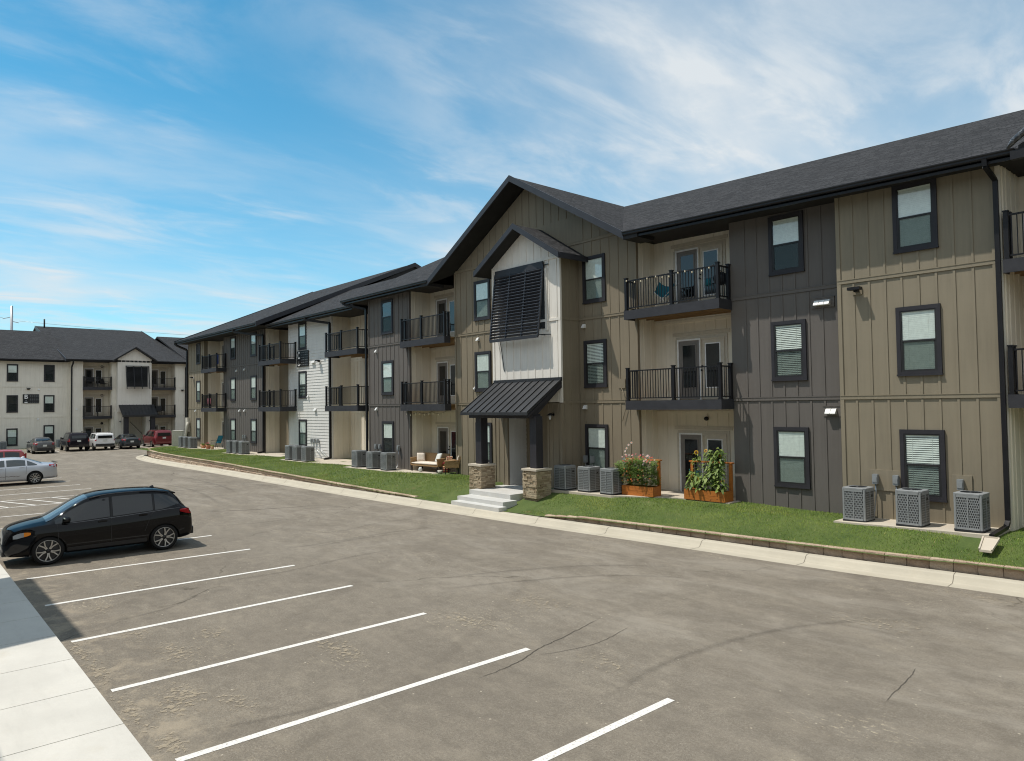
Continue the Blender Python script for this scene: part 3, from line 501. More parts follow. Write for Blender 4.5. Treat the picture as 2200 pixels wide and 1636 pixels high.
# ------------------------------------------------------------------ building kit (a facade runs along local x and faces -y)
Z1, Z2, ZB = 3.906, 7.065, 0.62      # the two belt heights and the foot of the walls
def battens(m, x0, x1, y, z0, z1, step, holes=(), mi=0, phase=0.0, top=None, w=0.055, d=0.018):
    x = x0 + phase + step
    while x < x1 - 0.12:
        zt = top(x) if top else z1; segs = [(z0, zt)]
        for (hx0, hx1, hz0, hz1) in holes:
            if hx0 - 0.03 < x < hx1 + 0.03:
                n = []
                for a, b in segs:
                    if hz1 <= a or hz0 >= b: n.append((a, b)); continue
                    if hz0 > a: n.append((a, hz0))
                    if hz1 < b: n.append((hz1, b))
                segs = n
        for a, b in segs:
            if b - a > 0.05: m.box(x - w / 2, x + w / 2, y - d, y + 0.01, a, b, mi)
        x += step
def bay(name, x0, x1, y, z0, z1, mat, parent, holes=(), step=0.405, depth=1.2, belts=(Z1, Z2), label=None, phase=0.0, corner=True, top=None, peak=None):
    m = MB()
    if top: m.prism([(x0, y, z0), (x1, y, z0), (x1, y, top(x1)), (peak, y, top(peak)), (x0, y, top(x0))], (0, depth, 0))
    else: m.box(x0, x1, y, y + depth, z0, z1)
    ends = [z0] + list(belts) + [z1]
    for a, b in zip(ends, ends[1:]):
        last = b == ends[-1]
        battens(m, x0, x1, y, a + (0.06 if a != z0 else 0), b - 0.06 if not last else b - 0.02, step, holes, 0, phase, (lambda x: top(x) - 0.03) if (top and last) else None)
    for b in belts: m.box(x0 - 0.004, x1 + 0.004, y - 0.032, y + 0.008, b - 0.045, b + 0.045); m.box(x0 - 0.006, x1 + 0.006, y - 0.043, y + 0.006, b + 0.045, b + 0.065)
    if corner:
        zt0 = (top(x0) if top else z1) - 0.03; zt1 = (top(x1) if top else z1) - 0.03
        m.box(x0 - 0.015, x0 + 0.09, y - 0.028, y + 0.09, z0, zt0); m.box(x1 - 0.09, x1 + 0.015, y - 0.028, y + 0.09, z0, zt1)
    o = m.build(name, mat, parent)
    if label: o['label'] = label
    return o
def lap(name, x0, x1, y, z0, z1, mat, parent, depth=0.9, label=None, e=0.185):
    m = MB(); m.box(x0, x1, y + 0.02, y + depth, z0, z1); z = z0
    while z < z1 - 0.02:
        t = min(z + e, z1); m.add([(x0, y - 0.016, z), (x1, y - 0.016, z), (x1, y + 0.004, t), (x0, y + 0.004, t), (x0, y + 0.03, z), (x1, y + 0.03, z)], [(0, 1, 2, 3), (4, 5, 1, 0)]); z += e
    m.box(x0 - 0.015, x0 + 0.09, y - 0.03, y + 0.09, z0, z1); m.box(x1 - 0.09, x1 + 0.015, y - 0.03, y + 0.09, z0, z1)
    o = m.build(name, mat, parent)
    if label: o['label'] = label
    return o
# windows: one trim mesh, one sash mesh, panes and three kinds of blind shared by every copy
WW, WH = 1.12, 1.77
def mk_window_meshes():
    w, h = WW / 2, WH; t = 0.105; m = MB(); y0, y1 = -0.058, 0.005
    m.box(-w, -w + t, y0, y1, 0, h); m.box(w - t, w, y0, y1, 0, h); m.box(-w + t, w - t, y0, y1, h - t, h); m.box(-w + t, w - t, y0, y1, 0, t); m.box(-w - 0.012, w + 0.012, y0 - 0.014, y1, -0.012, 0.035)
    tr = m.mesh('window', 'charcoal_trim')
    m = MB(); i = w - t; a, b = t, h - t; md = (a + b) / 2; s = 0.035
    for (x0, x1, z0, z1, yy) in ((-i, -i + s, a, b, -0.05), (i - s, i, a, b, -0.05), (-i + s, i - s, b - s, b, -0.05), (-i + s, i - s, a, a + s + .01, -0.05), (-i + s, i - s, md - 0.028, md + 0.022, -0.052)): m.box(x0, x1, yy, 0.004, z0, z1)
    m.box(-i + s, -i + s + 0.03, -0.046, 0.004, a + s, md - 0.03); m.box(i - s - 0.03, i - s, -0.046, 0.004, a + s, md - 0.03)
    m.quad([(-i, -0.003, a), (i, -0.003, a), (i, -0.003, b), (-i, -0.003, b)], 1)
    sa = m.mesh('sash', ['black_plastic', 'dark_interior'])
    pu = MB().quad([(-i + s, -0.036, md), (i - s, -0.036, md), (i - s, -0.036, b - s), (-i + s, -0.036, b - s)]).mesh('pane', 'window_glass')
    pl = MB().quad([(-i + s, -0.030, a + s), (i - s, -0.030, a + s), (i - s, -0.030, md), (-i + s, -0.030, md)]).mesh('pane', 'window_glass')
    scr = MB().quad([(-i + s, -0.041, a + s), (i - s, -0.041, a + s), (i - s, -0.041, md - 0.02), (-i + s, -0.041, md - 0.02)]).mesh('insect_screen', 'screen_mesh')
    bl = {}
    for kind, pitch, tilt, ln_ in (('closed', 0.046, 0.046, 0.003), ('slats', 0.054, 0.036, 0.008), ('half', 0.046, 0.046, 0.003)):
        m = MB(); z = b - 0.05; zl = a + 0.02 if kind != 'half' else md + 0.05
        m.box(-i + s, i - s, -0.026, -0.008, b - 0.05, b - 0.005)
        while z > zl: m.quad([(-i + s + .01, -0.022, z - tilt), (i - s - .01, -0.022, z - tilt), (i - s - .01, -0.022 + ln_, z), (-i + s + .01, -0.022 + ln_, z)]); z -= pitch
        m.box(-i + s + .01, i - s - .01, -0.024, -0.01, z - 0.02, z)
        for xx in (-0.25, 0.25): m.box(xx - 0.004, xx + 0.004, -0.025, -0.022, z, b - 0.05)
        bl[kind] = m.mesh('blind', 'blind_white')
    return tr, sa, pu, pl, scr, bl
WM = mk_window_meshes()
def window(parent, x, y, z, blind, rz=0, sx=1.0):
    o = link('window', WM[0], parent); o.location = (x, y, z); o.rotation_euler = (0, 0, rz); o.scale = (sx, 1, 1)
    for nm, me in (('sash', WM[1]), ('pane', WM[2]), ('pane', WM[3]), ('insect_screen', WM[4])): link(nm, me, o)
    if blind: link('blind', WM[5][blind], o)
    return o
def hole(x, z, sx=1.0): return (x - WW / 2 * sx, x + WW / 2 * sx, z, z + WH)
# balcony: timber deck with a dark rim, black posts and baluster railing
def railing_mesh(x0, x1, yf, yb, z, posts):
    m = MB(); h = 1.07
    runs = [((x0, yf), (x1, yf)), ((x0, yf), (x0, yb)), ((x1, yf), (x1, yb))]
    for (ax, ay), (bx, by) in runs:
        L = math.hypot(bx - ax, by - ay); n = max(2, int(round(L / 0.108)))
        m.bar((ax, ay, z + h - 0.02), (bx, by, z + h - 0.02), 0.055, 0.04); m.bar((ax, ay, z + 0.10), (bx, by, z + 0.10), 0.04, 0.035)
        for i in range(1, n):
            t = i / n; x, y = ax + (bx - ax) * t, ay + (by - ay) * t; m.box(x - 0.010, x + 0.010, y - 0.010, y + 0.010, z + 0.10, z + h - 0.02)
    return m
def balcony(parent, x0, x1, yf, yb, yw, z, label=None, mid=None):
    m = MB(); m.box(x0, x1, yf + 0.04, yb, z - 0.06, z); n = 4                       # boards
    for i in range(n): yy = yf + 0.15 + (yb - yf - 0.2) * i / (n - 1); m.box(x0 + 0.05, x1 - 0.05, yy - 0.02, yy + 0.02, z - 0.27, z - 0.06)
    deck = m.build('balcony', 'deck_wood', parent)
    if label: deck['label'] = label
    r = MB(); r.box(x0 - 0.02, x1 + 0.02, yf, yf + 0.042, z - 0.30, z + 0.012); r.box(x0 - 0.02, x0 + 0.022, yf + 0.042, yw, z - 0.30, z + 0.012); r.box(x1 - 0.022, x1 + 0.02, yf + 0.042, yw, z - 0.30, z + 0.012)
    r.build('rim', 'deck_rim', deck)
    railing_mesh(x0 + 0.05, x1 - 0.05, yf + 0.07, yw - 0.06, z, 0).build('railing', 'black_metal', deck)
    ps = [(x0 + 0.05, yf + 0.07), (x1 - 0.05, yf + 0.07), (mid if mid else (x0 + x1) / 2, yf + 0.07), (x0 + 0.05, yw - 0.06), (x1 - 0.05, yw - 0.06)]
    for (px_, py_) in ps:
        p = MB(); p.box(px_ - 0.048, px_ + 0.048, py_ - 0.048, py_ + 0.048, z, z + 1.13); p.box(px_ - 0.062, px_ + 0.062, py_ - 0.062, py_ + 0.062, z + 1.13, z + 1.16); p.box(px_ - 0.065, px_ + 0.065, py_ - 0.065, py_ + 0.065, z, z + 0.03)
        p.build('post', 'black_metal', deck)
    return deck
def door_pair(parent, x0, y, z, storm=True, flip=False, h=2.1):                          # a taupe storm leaf beside a pale glazed leaf
    w = 0.94
    fr = MB(); fr.box(x0 - 0.06, x0 + 2 * w + 0.10, y - 0.03, y + 0.01, z + h, z + h + 0.09); fr.box(x0 - 0.10, x0, y - 0.03, y + 0.01, z, z + h); fr.box(x0 + 2 * w, x0 + 2 * w + 0.1, y - 0.03, y + 0.01, z, z + h); fr.box(x0 - 0.2, x0 + 2 * w + 0.2, y - 0.024, y + 0.01, z + h + 0.12, z + h + 0.24)
    f = fr.build('door_frame', 'cream_door', parent)
    for i in range(2):
        dark = (i == 0) != flip; a = x0 + i * w; b = a + w
        d = MB(); fm = 0.055
        d.box(a, a + fm, y - 0.055, y, z, z + h, 1); d.box(b - fm * 0.7, b, y - 0.055, y, z, z + h, 1); d.box(a + fm, b - fm * 0.7, y - 0.055, y, z + h - fm, z + h, 1)
        d.box(a + fm, b - fm * 0.7, y - 0.03, y, z + 0.02, z + h - fm, 0)
        leaf = d.build('door', ['storm_door', 'white_frame'] if dark else ['cream_door', 'cream_door'], parent)
        gl = MB(); gl.box(a + 0.22, b - 0.20, y - 0.037, y - 0.03, z + 0.42, z + h - 0.22); gl.build('pane', 'door_glass', leaf)
        gf = MB()
        for (q0, q1, r0, r1) in ((a + .18, a + .22, z + .38, z + h - .18), (b - .20, b - .16, z + .38, z + h - .18), (a + .22, b - .2, z + .38, z + .42), (a + .22, b - .2, z + h - .22, z + h - .18)): gf.box(q0, q1, y - 0.043, y - 0.03, r0, r1)
        gf.build('glazing_frame', 'storm_door' if dark else 'white_frame', leaf)
        if not dark:
            k_ = MB(); k_.lathe([(0, -0.09), (0.032, -0.085), (0.032, -0.05), (0.015, -0.045), (0.015, 0)], (a + 0.07, y - 0.03, z + 1.0), 'y', 10); k_.lathe([(0, -0.05), (0.028, -0.045), (0.028, 0)], (a + 0.07, y - 0.03, z + 1.14), 'y', 10); k_.build('handle', 'black_metal', leaf)
def downspout(parent, pts, w=0.085):
    m = MB()
    for p, q in zip(pts, pts[1:]): m.bar(p, q, w, w * 0.8, up=(0, 1, 0.02))
    z0, z1 = pts[-2][2], pts[-1][2]
    return m.build('downspout', 'black_metal', parent)
def gutter(parent, x0, x1, y, z0, z1=None):
    z1 = z0 if z1 is None else z1; m = MB()
    prof = [(0.0, 0.0), (-0.085, 0.0), (-0.105, 0.03), (-0.105, 0.07), (-0.13, 0.10), (-0.13, 0.125), (-0.118, 0.125), (-0.09, 0.03), (0.0, 0.02)]
    n = len(prof); vs = [(x0, y + a, z0 + b) for a, b in prof] + [(x1, y + a, z1 + b) for a, b in prof]
    m.add(vs, [(i, (i + 1) % n, n + (i + 1) % n, n + i) for i in range(n)] + [tuple(range(n)), tuple(range(n, 2 * n))[::-1]])
    m.add([(x0, y, z0 - 0.10), (x1, y, z1 - 0.10), (x1, y, z1 + 0.14), (x0, y, z0 + 0.14), (x0, y + 0.03, z0 - 0.10), (x1, y + 0.03, z1 - 0.10), (x1, y + 0.03, z1 + 0.14), (x0, y + 0.03, z0 + 0.14)], [(0, 1, 2, 3), (0, 4, 5, 1), (4, 7, 6, 5), (3, 2, 6, 7), (0, 3, 7, 4), (1, 5, 6, 2)])
    return m.build('gutter', 'black_metal', parent)
def thick(m, poly, t, mi=0, mi2=1):                                                       # sloping slab: shingle face on top, dark underside and edges
    n = len(poly); top = [Vector(p) for p in poly]; bot = [p - Vector((0, 0, t)) for p in top]
    nrm = (top[1] - top[0]).cross(top[2] - top[0])
    if nrm.z < 0: top.reverse(); bot.reverse()
    m.add(top, [tuple(range(n))], mi); m.add(bot, [tuple(range(n))[::-1]], mi2); m.add(top + bot, [(i, n + i, n + (i + 1) % n, (i + 1) % n) for i in range(n)], mi2)
def hood(parent, x, y, z, n=1, board=None, bmat=None):
    m = MB()
    if board: m.box(x - board / 2, x + board / 2, y - 0.036, y, z - 0.13, z + 0.15, 1); m.box(x - board / 2 - .01, x + board / 2 + .01, y - 0.05, y, z + 0.15, z + 0.17, 1)
    for i in range(n):
        c = x + (i - (n - 1) / 2) * 0.155; a, b = c - 0.07, c + 0.07; y0 = y - (0.036 if board else 0); f = y0 - 0.13
        m.add([(a, y0, z + 0.09), (b, y0, z + 0.09), (b, y0 - 0.05, z + 0.08), (a, y0 - 0.05, z + 0.08), (b, f, z - 0.04), (a, f, z - 0.04), (b, y0, z - 0.07), (a, y0, z - 0.07), (b, f, z - 0.06), (a, f, z - 0.06)],
              [(0, 1, 2, 3), (3, 2, 4, 5), (5, 4, 8, 9), (0, 3, 5, 9, 7), (1, 6, 8, 4, 2), (7, 9, 8, 6)])
    return m.build('vent_hood', ['white_plastic', bmat or 'white_plastic'], parent)
def floodlight(parent, x, y, z, s=1.0):
    m = MB(); m.box(x - 0.12, x + 0.12, y - 0.035, y, z - 0.10, z + 0.10, 1); m.box(x - 0.05, x + 0.05, y - 0.16, y - 0.03, z - 0.03, z + 0.05); m.box(x - 0.16, x + 0.16, y - 0.30, y - 0.10, z + 0.01, z + 0.09)
    return m.build('floodlight', ['black_metal', 'tan_siding' if x > -12 else 'white_siding'], parent)
def security_camera(parent, x, y, z):
    m = MB(); m.box(x - 0.06, x + 0.06, y - 0.04, y, z - 0.06, z + 0.06); m.lathe([(0.02, -0.05), (0.055, 0), (0.05, 0.06), (0, 0.075)], (x, y - 0.09, z - 0.06), 'z', 12); return m.build('security_camera', 'white_plastic', parent)
def wall_lantern(parent, x, y, z):
    m = MB(); m.lathe([(0, 0.0), (0.06, 0.0), (0.06, -0.02)], (x, y, z), 'y', 12); m.tube([(x, y - 0.02, z), (x, y - 0.12, z + 0.06), (x, y - 0.18, z)], 0.014, 6); m.lathe([(0.02, 0.06), (0.13, -0.02), (0.13, -0.03), (0.06, -0.03)], (x, y - 0.18, z), 'z', 14)
    m.lathe([(0.05, -0.03), (0.055, -0.10), (0.03, -0.18), (0, -0.19)], (x, y - 0.18, z), 'z', 12, 1); return m.build('wall_lantern', ['black_metal', 'clear_lens'], parent)
def disconnect(parent, x, y, z, foot):
    m = MB(); m.rbox(x - 0.065, x + 0.065, y - 0.11, y, z - 0.02, z + 0.24, 0.015, 0, 'y'); m.box(x - 0.055, x + 0.055, y - 0.125, y - 0.11, z + 0.03, z + 0.17)
    m.tube([(x, y - 0.05, z), (x + 0.01, y - 0.06, z - 0.25), (foot[0] * 0.5 + x * 0.5, y - 0.08, z - 0.55), (foot[0], y - 0.14, foot[2] + 0.06), (foot[0], foot[1], foot[2] + 0.05)], 0.016, 6, 1)
    return m.build('disconnect_box', ['meter_grey', 'brushed_metal'], parent)
def ring_light(parent, x, y, z):
    m = MB(); m.lathe([(0.09, 0), (0.13, -0.012), (0.14, -0.035), (0.11, -0.045), (0.10, -0.02), (0.0, -0.02)], (x, y, z), 'y', 20); return m.build('wall_light', 'black_metal', parent)
# ------------------------------------------------------------------ the long three storey building opposite
C = empty('apartment_building', (-35, 20, 0.6), 0, 'long three storey apartment building in tan, grey and white siding with a big front gable', 'building', worldspace=True)
W1, W2_, W3 = 1.30, 4.45, 7.63
def stack(x, y, blinds, sx=1.0, z=(W1, W2_, W3)):
    for zz, b in zip(z, blinds): window(C, x, y, zz, b, 0, sx)
    return [hole(x, zz, sx) for zz in z]
ET = 9.62                                                       # soffit height
# tan bay, dark bay, gable wing, and so on from right to left
h = stack(-6.80, 19.75, ('slats', 'closed', 'closed'), 0.93)
bay('wall', -8.81, -5.05, 19.75, ZB, ET, 'tan_siding', C, h, label='tan board and batten bay at the right end', phase=0.02)
m = MB(); m.box(-5.05, -4.93, 19.74, 21.2, ZB, ET); m.build('corner_trim', 'cream_siding', C)
h = stack(-10.48, 20.15, ('closed', 'slats', 'half'), 0.97)
bay('wall', -12.38, -8.81, 20.15, ZB - .1, ET, 'dark_siding', C, h, label='dark grey bay between the tan bay and the balconies', phase=0.1, corner=False)
# gable wing
XC, HWG, ZR, SL = -21.70, 5.85, 13.15, 0.576
gt = lambda x: ZR - 0.26 - SL * abs(x - XC)
h = stack(-18.01, 20.0, ('closed', 'slats', 'closed')) + stack(-24.69, 20.0, ('closed', 'closed', 'closed'))
bay('wall', -26.74, -16.01, 20.0, ZB - .1, 9.9, 'taupe_siding', C, h + [(-22.9, -18.8, 0, 11.1)], step=0.43, top=gt, peak=XC, depth=1.6, belts=(Z1, Z2, 10.02), label='taupe gable wall')
# projecting tower with its own small gable
TX0, TX1, TY = -22.78, -18.83, 19.0; TC = (TX0 + TX1) / 2
tt = lambda x: 10.72 - 0.60 * abs(x - TC)
t = MB(); t.prism([(TX0, TY, 3.92), (TX1, TY, 3.92), (TX1, TY, tt(TX1)), (TC, TY, tt(TC)), (TX0, TY, tt(TX0))], (0, 0.06, 0))
lou_hole = [(-22.6, -19.55, 6.3, 9.3)]
battens(t, TX0, TX1, TY, 3.95, 7.0, 0.42, [], 0, -0.02); battens(t, TX0, TX1, TY, 7.12, 9.35, 0.42, [], 0, -0.02); battens(t, TX0, TX1, TY, 9.45, 10.6, 0.42, [], 0, -0.02, lambda x: tt(x) - 0.03)
for b in (Z2 - 0.02, 9.40): t.box(TX0 - .004, TX1 + .004, TY - 0.034, TY + 0.008, b - 0.05, b + 0.05)
t.box(TX0 - 0.015, TX0 + 0.10, TY - 0.028, TY + 0.06, 3.9, tt(TX0) - .03); t.box(TX1 - 0.10, TX1 + 0.015, TY - 0.028, TY + 0.06, 3.9, tt(TX1) - .03)
t.build('wall', 'tower_siding', C)['label'] = 'off white board and batten front of the small gabled tower'
sd = MB()
for x0, x1 in ((TX0, TX0 + 0.05), (TX1 - 0.05, TX1)):
    sd.box(x0, x1, TY + 0.062, 20.0, ZB - .1, 9.5)
    for yy in (19.12, 19.5, 19.88): sd.box(x0 - 0.02, x1 + 0.02, yy, yy + 0.055, ZB, 9.45)
    for b in (Z1, Z2): sd.box(x0 - 0.03, x1 + 0.03, TY + 0.065, 19.99, b - 0.05, b + 0.05)
for x0, x1 in ((TX0, -21.92), (-19.62, TX1)):                                     # ground floor piers beside the entry
    sd.box(x0 + .002, x1, TY, TY + 0.06, ZB - .1, 3.9); battens(sd, x0, x1, TY, ZB, 3.85, 0.30, [], 0, -0.02)
    sd.box(x0 + .01, x0 + 0.09, TY - 0.028, TY, ZB, 3.85); sd.box(x1 - 0.09, x1 - .002, TY - 0.028, TY, ZB, 3.85)
sd.box(TX0 + .05, TX1 - .05, TY + .06, 20.0, 3.82, 3.90)
sd.build('wall', 'taupe_siding', C)['label'] = 'taupe sides and ground floor piers of the tower'
# entry passage
e_ = MB(); z = 0.6
e_.box(-21.99, -21.93, TY + 0.06, 24, 0.5, 3.82)
while z < 3.8: e_.add([(-21.91, TY + 0.06, z), (-21.93, TY + 0.06, z + .18), (-21.93, 24, z + .18), (-21.91, 24, z), (-21.94, TY + .06, z), (-21.94, 24, z)], [(0, 3, 2, 1), (4, 5, 3, 0)]); z += 0.185
e_.box(-19.62, -19.56, TY + 0.06, 24, 0.5, 3.82, 1); e_.box(-22, -19.5, 24, 24.1, 0.5, 3.82, 1); e_.box(-22, -19.5, TY + .1, 24, 3.78, 3.82, 1)
e_.build('entry_passage', ['white_siding', 'taupe_siding'], C)
d_ = MB(); d_.box(-20.55, -19.62, 22.0, 22.06, 0.62, 2.7); de = d_.build('door', 'storm_door', C); de['label'] = 'dark entry door inside the passage'
k_ = MB(); k_.lathe([(0, -0.07), (0.03, -0.065), (0.03, -0.03), (0.012, 0)], (-20.45, 22.0, 1.6), 'y', 10); k_.build('handle', 'black_metal', de)
# recesses with doors, and their balconies
def recess(x0, x1, yf, yb, z1, door_x, flip=False, side='both', doors=(0.68, 3.93, 7.07), label=None, P_=None):
    P_ = P_ or C; m = MB(); m.box(x0, x1, yb, yb + 0.2, ZB, z1); battens(m, x0, x1, yb, ZB, z1, 0.41, [(door_x - .2, door_x + 2.1, z - 0.1, z + 2.35) for z in doors], 0, 0.05)
    for xa, xb in ((x0, x0 + 0.045), (x1 - 0.045, x1)):
        yf2 = yf + (0.10 if xa == x0 else 0.32); m.box(xa, xb, yf2, yb, ZB, z1)
        for yy in np.arange(yf2 + 0.2, yb - 0.1, 0.4): m.box(xa - 0.018, xb + 0.018, yy, yy + 0.05, ZB, z1)
    for zc in (Z1 - 0.40, Z2 - 0.40): m.box(x0 + .05, x1 - .05, yb - 0.028, yb + 0.01, zc - 0.05, zc + 0.05)
    m.build('recess_wall', 'cream_siding', P_)
    for z in doors: door_pair(P_, door_x, yb, z, flip=flip)
recess(-16.03, -12.36, 20.0, 21.0, 9.6, -15.03); recess(-30.24, -26.72, 19.75, 21.0, 9.6, -29.6); recess(-40.22, -34.2, 20.6, 21.9, 9.45, -37.6 + .0); recess(-49.80, -46.3, 20.3, 21.5, 9.5, -48.9); recess(-61.58, -57.8, 20.2, 21.3, 9.5, -61.0); recess(-4.95, -1.0, 19.75, 21.2, 9.6, -4.55, True)
for z in (3.91, 7.05):
    top = z > 5
    balcony(C, -16.12, -12.36, 19.42, 21.0, 20.14, z, mid=-14.15, label='balcony with a teal chair' if top else None)
    balcony(C, -30.55, -26.80, 19.40, 21.0, 19.75, z, mid=-28.75); balcony(C, -38.70, -34.90, 19.40, 21.9, 20.4, z, mid=-36.8)
    balcony(C, -48.75, -45.15, 19.45, 21.5, 20.6, z, mid=-47.0); balcony(C, -60.75, -57.25, 19.50, 21.3, 20.3, z, mid=-59.0)
    balcony(C, -4.86, -1.2, 19.55, 21.2, 19.9, z)
# second dark bay, white lap sided bay, far dark bay, far tan end
h = stack(-32.29, 19.75, ('half', 'closed', None), 1.02)
bay('wall', -34.22, -30.22, 19.75, ZB, ET, 'dark_siding', C, h, label='dark grey bay left of the gable wing', phase=0.15)
lap('wall', -46.32, -40.20, 20.6, ZB, 9.45, 'white_siding', C, label='white lap sided bay carrying the letter sign')
stack(-44.18, 20.6, ('closed', 'half', 'closed'), 1.02)
h = stack(-55.76, 20.3, ('closed', 'closed', 'half'), 0.92) + stack(-51.68, 20.3, ('closed', 'closed', 'closed'), 0.95)
bay('wall', -57.81, -49.78, 20.3, ZB, 9.5, 'dark_siding', C, h, label='wide dark grey bay near the far end', phase=0.1)
h = stack(-62.92, 20.0, ('closed', 'closed', None), 0.87)
bay('wall', -65.62, -61.56, 20.0, ZB, 9.5, 'tan_siding', C, h, label='tan bay at the far end')
# core behind the facade (closes the building)
m = MB(); m.box(-48.2, 9, 22.2, 32, 0.2, 9.5); m.box(-65.6, -48.2, 21.4, 43, 0.2, 9.5); m.box(-1.0, 9, 19.9, 22.2, 0.2, 9.6); m.build('wall', 'taupe_siding', C)['label'] = 'rear walls of the building'
bay('wall', -1.0, 8.0, 19.9, ZB, 9.9, 'taupe_siding', C, [], depth=1.0)
# ---- roofs
EZ = 9.73
TR = lambda x: -0.024 * max(0.0, x + 15.85)                                       # the right wing runs very slightly downhill
rm = MB()
thick(rm, [(-36.0, 19.1, EZ), (-27.55, 19.1, EZ), (XC, 26.3, ZR), (-36.0, 26.3, ZR)], 0.16)
thick(rm, [(-15.85, 19.1, EZ), (-4.35, 19.1, EZ + TR(-4.35)), (1.5, 26.3, 12.5), (XC, 26.3, ZR)], 0.16)
thick(rm, [(-36.0, 26.3, ZR), (XC, 26.3, ZR), (XC, 33.5, EZ), (-36, 33.5, EZ)], 0.16); thick(rm, [(XC, 26.3, ZR), (1.5, 26.3, 12.5), (1.5, 33.5, EZ - .5), (XC, 33.5, EZ)], 0.16)
for x0 in (-15.85,):
    rm.add([(x0, 19.12, 9.60), (-4.4, 19.12, 9.60 + TR(-4.4)), (-4.4, 21.2, 9.60 + TR(-4.4)), (x0, 21.2, 9.60)], [(0, 1, 2, 3)], 1)
rm.add([(-36.0, 19.12, 9.60), (-27.55, 19.12, 9.60), (-27.55, 21.2, 9.60), (-36.0, 21.2, 9.60)], [(0, 1, 2, 3)], 1)
rm.add([(-36.0, 19.1, 9.58), (-36.0, 26.3, 9.58), (-36.0, 26.3, ZR - .02), (-36.0, 19.1, EZ - .02)], [(0, 1, 2, 3)], 1)
rm.build('roof', ['shingle_long', 'soffit_dark'], C)
gr = MB()                                                                          # front gable roof
thick(gr, [(-27.55, 19.1, EZ), (XC, 19.1, ZR), (XC, 26.3, ZR)], 0.20); thick(gr, [(XC, 19.1, ZR), (-15.85, 19.1, EZ), (XC, 26.3, ZR)], 0.20)
gr.build('gable_roof', ['shingle_cross', 'soffit_dark'], C)
fb = MB()
for x0, s in ((-27.62, 1), (-15.78, -1)):
    fb = MB(); fb.add([(x0, 19.04, EZ - .25), (XC, 19.04, ZR - .21), (XC, 19.04, ZR + .045), (x0, 19.04, EZ + .01), (x0, 19.10, EZ - .25), (XC, 19.10, ZR - .21), (XC, 19.10, ZR + .045), (x0, 19.10, EZ + .01)], [(0, 1, 2, 3), (4, 7, 6, 5), (0, 4, 5, 1), (3, 2, 6, 7), (0, 3, 7, 4)]); fb.build('fascia', 'fascia_dark', C)
for a, b in ((-15.80, -15.2), (-28.2, -27.6)):                                     # flat returns under the gable corners
    m = MB(); m.box(a, b, 19.06, 20.0, 9.46, 9.60); m.build('eave_return', 'soffit_dark', C)
tr_ = MB(); TY0 = 18.45                                                            # tower roof
thick(tr_, [(TC - 2.47, TY0, 9.38), (TC, TY0, 10.90), (TC, 20.0, 10.90), (TC - 2.47, 20.0, 9.38)], 0.17); thick(tr_, [(TC, TY0, 10.90), (TC + 2.47, TY0, 9.38), (TC + 2.47, 20.0, 9.38), (TC, 20.0, 10.90)], 0.17)
tr_.build('tower_roof', ['shingle_cross', 'soffit_dark'], C)
fb = MB()
for s in (-1, 1):
    fb = MB(); x0 = TC + s * 2.50; fb.add([(x0, TY0 - .05, 9.17), (TC, TY0 - .05, 10.71), (TC, TY0 - .05, 10.94), (x0, TY0 - .05, 9.40), (x0, TY0, 9.17), (TC, TY0, 10.71), (TC, TY0, 10.94), (x0, TY0, 9.40)], [(0, 1, 2, 3), (4, 7, 6, 5), (0, 4, 5, 1), (3, 2, 6, 7), (0, 3, 7, 4)])
    fb.box(x0 - 0.03, x0 + 0.03, TY0, 19.99, 9.19, 9.395); fb.build('fascia', 'fascia_dark', C)
wr = MB(); WZ = 9.56                                                               # set back white section
thick(wr, [(-48.1, 19.75, WZ), (-36.0, 19.75, WZ), (-36.0, 26.3, WZ + .468 * 6.55), (-48.1, 26.3, WZ + .468 * 6.55)], 0.16); thick(wr, [(-48.1, 26.3, WZ + 3.065), (-36.0, 26.3, WZ + 3.065), (-36.0, 33, WZ), (-48.1, 33, WZ)], 0.16)
wr.add([(-48.0, 19.78, 9.42), (-36.0, 19.78, 9.42), (-36.0, 22.2, 9.42), (-48.0, 22.2, 9.42)], [(0, 1, 2, 3)], 1)
wr.build('roof', ['shingle_long', 'soffit_dark'], C)
fr_ = MB(); FZ = 9.74; FR = 15.3                                                    # deep far section with a raked end
thick(fr_, [(-66.3, 19.1, FZ), (-48.1, 19.1, FZ), (-48.1, 32, FR), (-66.3, 32, FR)], 0.18); thick(fr_, [(-66.3, 32, FR), (-48.1, 32, FR), (-48.1, 44.9, FZ), (-66.3, 44.9, FZ)], 0.18)
fr_.add([(-66.3, 19.12, 9.52), (-48.1, 19.12, 9.52), (-48.1, 21.5, 9.52), (-66.3, 21.5, 9.52)], [(0, 1, 2, 3)], 1)
for x0 in (-48.2, -65.5): fr_.add([(x0, 20.3, 9.3), (x0, 43.5, 9.3), (x0, 32, FR - .2)], [(0, 1, 2)], 1)
fr_.build('roof', ['shingle_long', 'soffit_dark'], C)['label'] = 'taller roof of the far section'
fb = MB()
for x0 in (-48.06, -66.34):
    fb = MB()
    for y0, y1 in ((19.0, 32), (45.0, 32)): fb.add([(x0 - .03, y0, FZ - .3), (x0 - .03, y1, FR - .28), (x0 - .03, y1, FR + .05), (x0 - .03, y0, FZ + .03), (x0 + .03, y0, FZ - .3), (x0 + .03, y1, FR - .28), (x0 + .03, y1, FR + .05), (x0 + .03, y0, FZ + .03)], [(0, 1, 2, 3), (4, 7, 6, 5), (0, 4, 5, 1), (3, 2, 6, 7), (0, 3, 7, 4)])
    fb.build('fascia', 'fascia_dark', C)
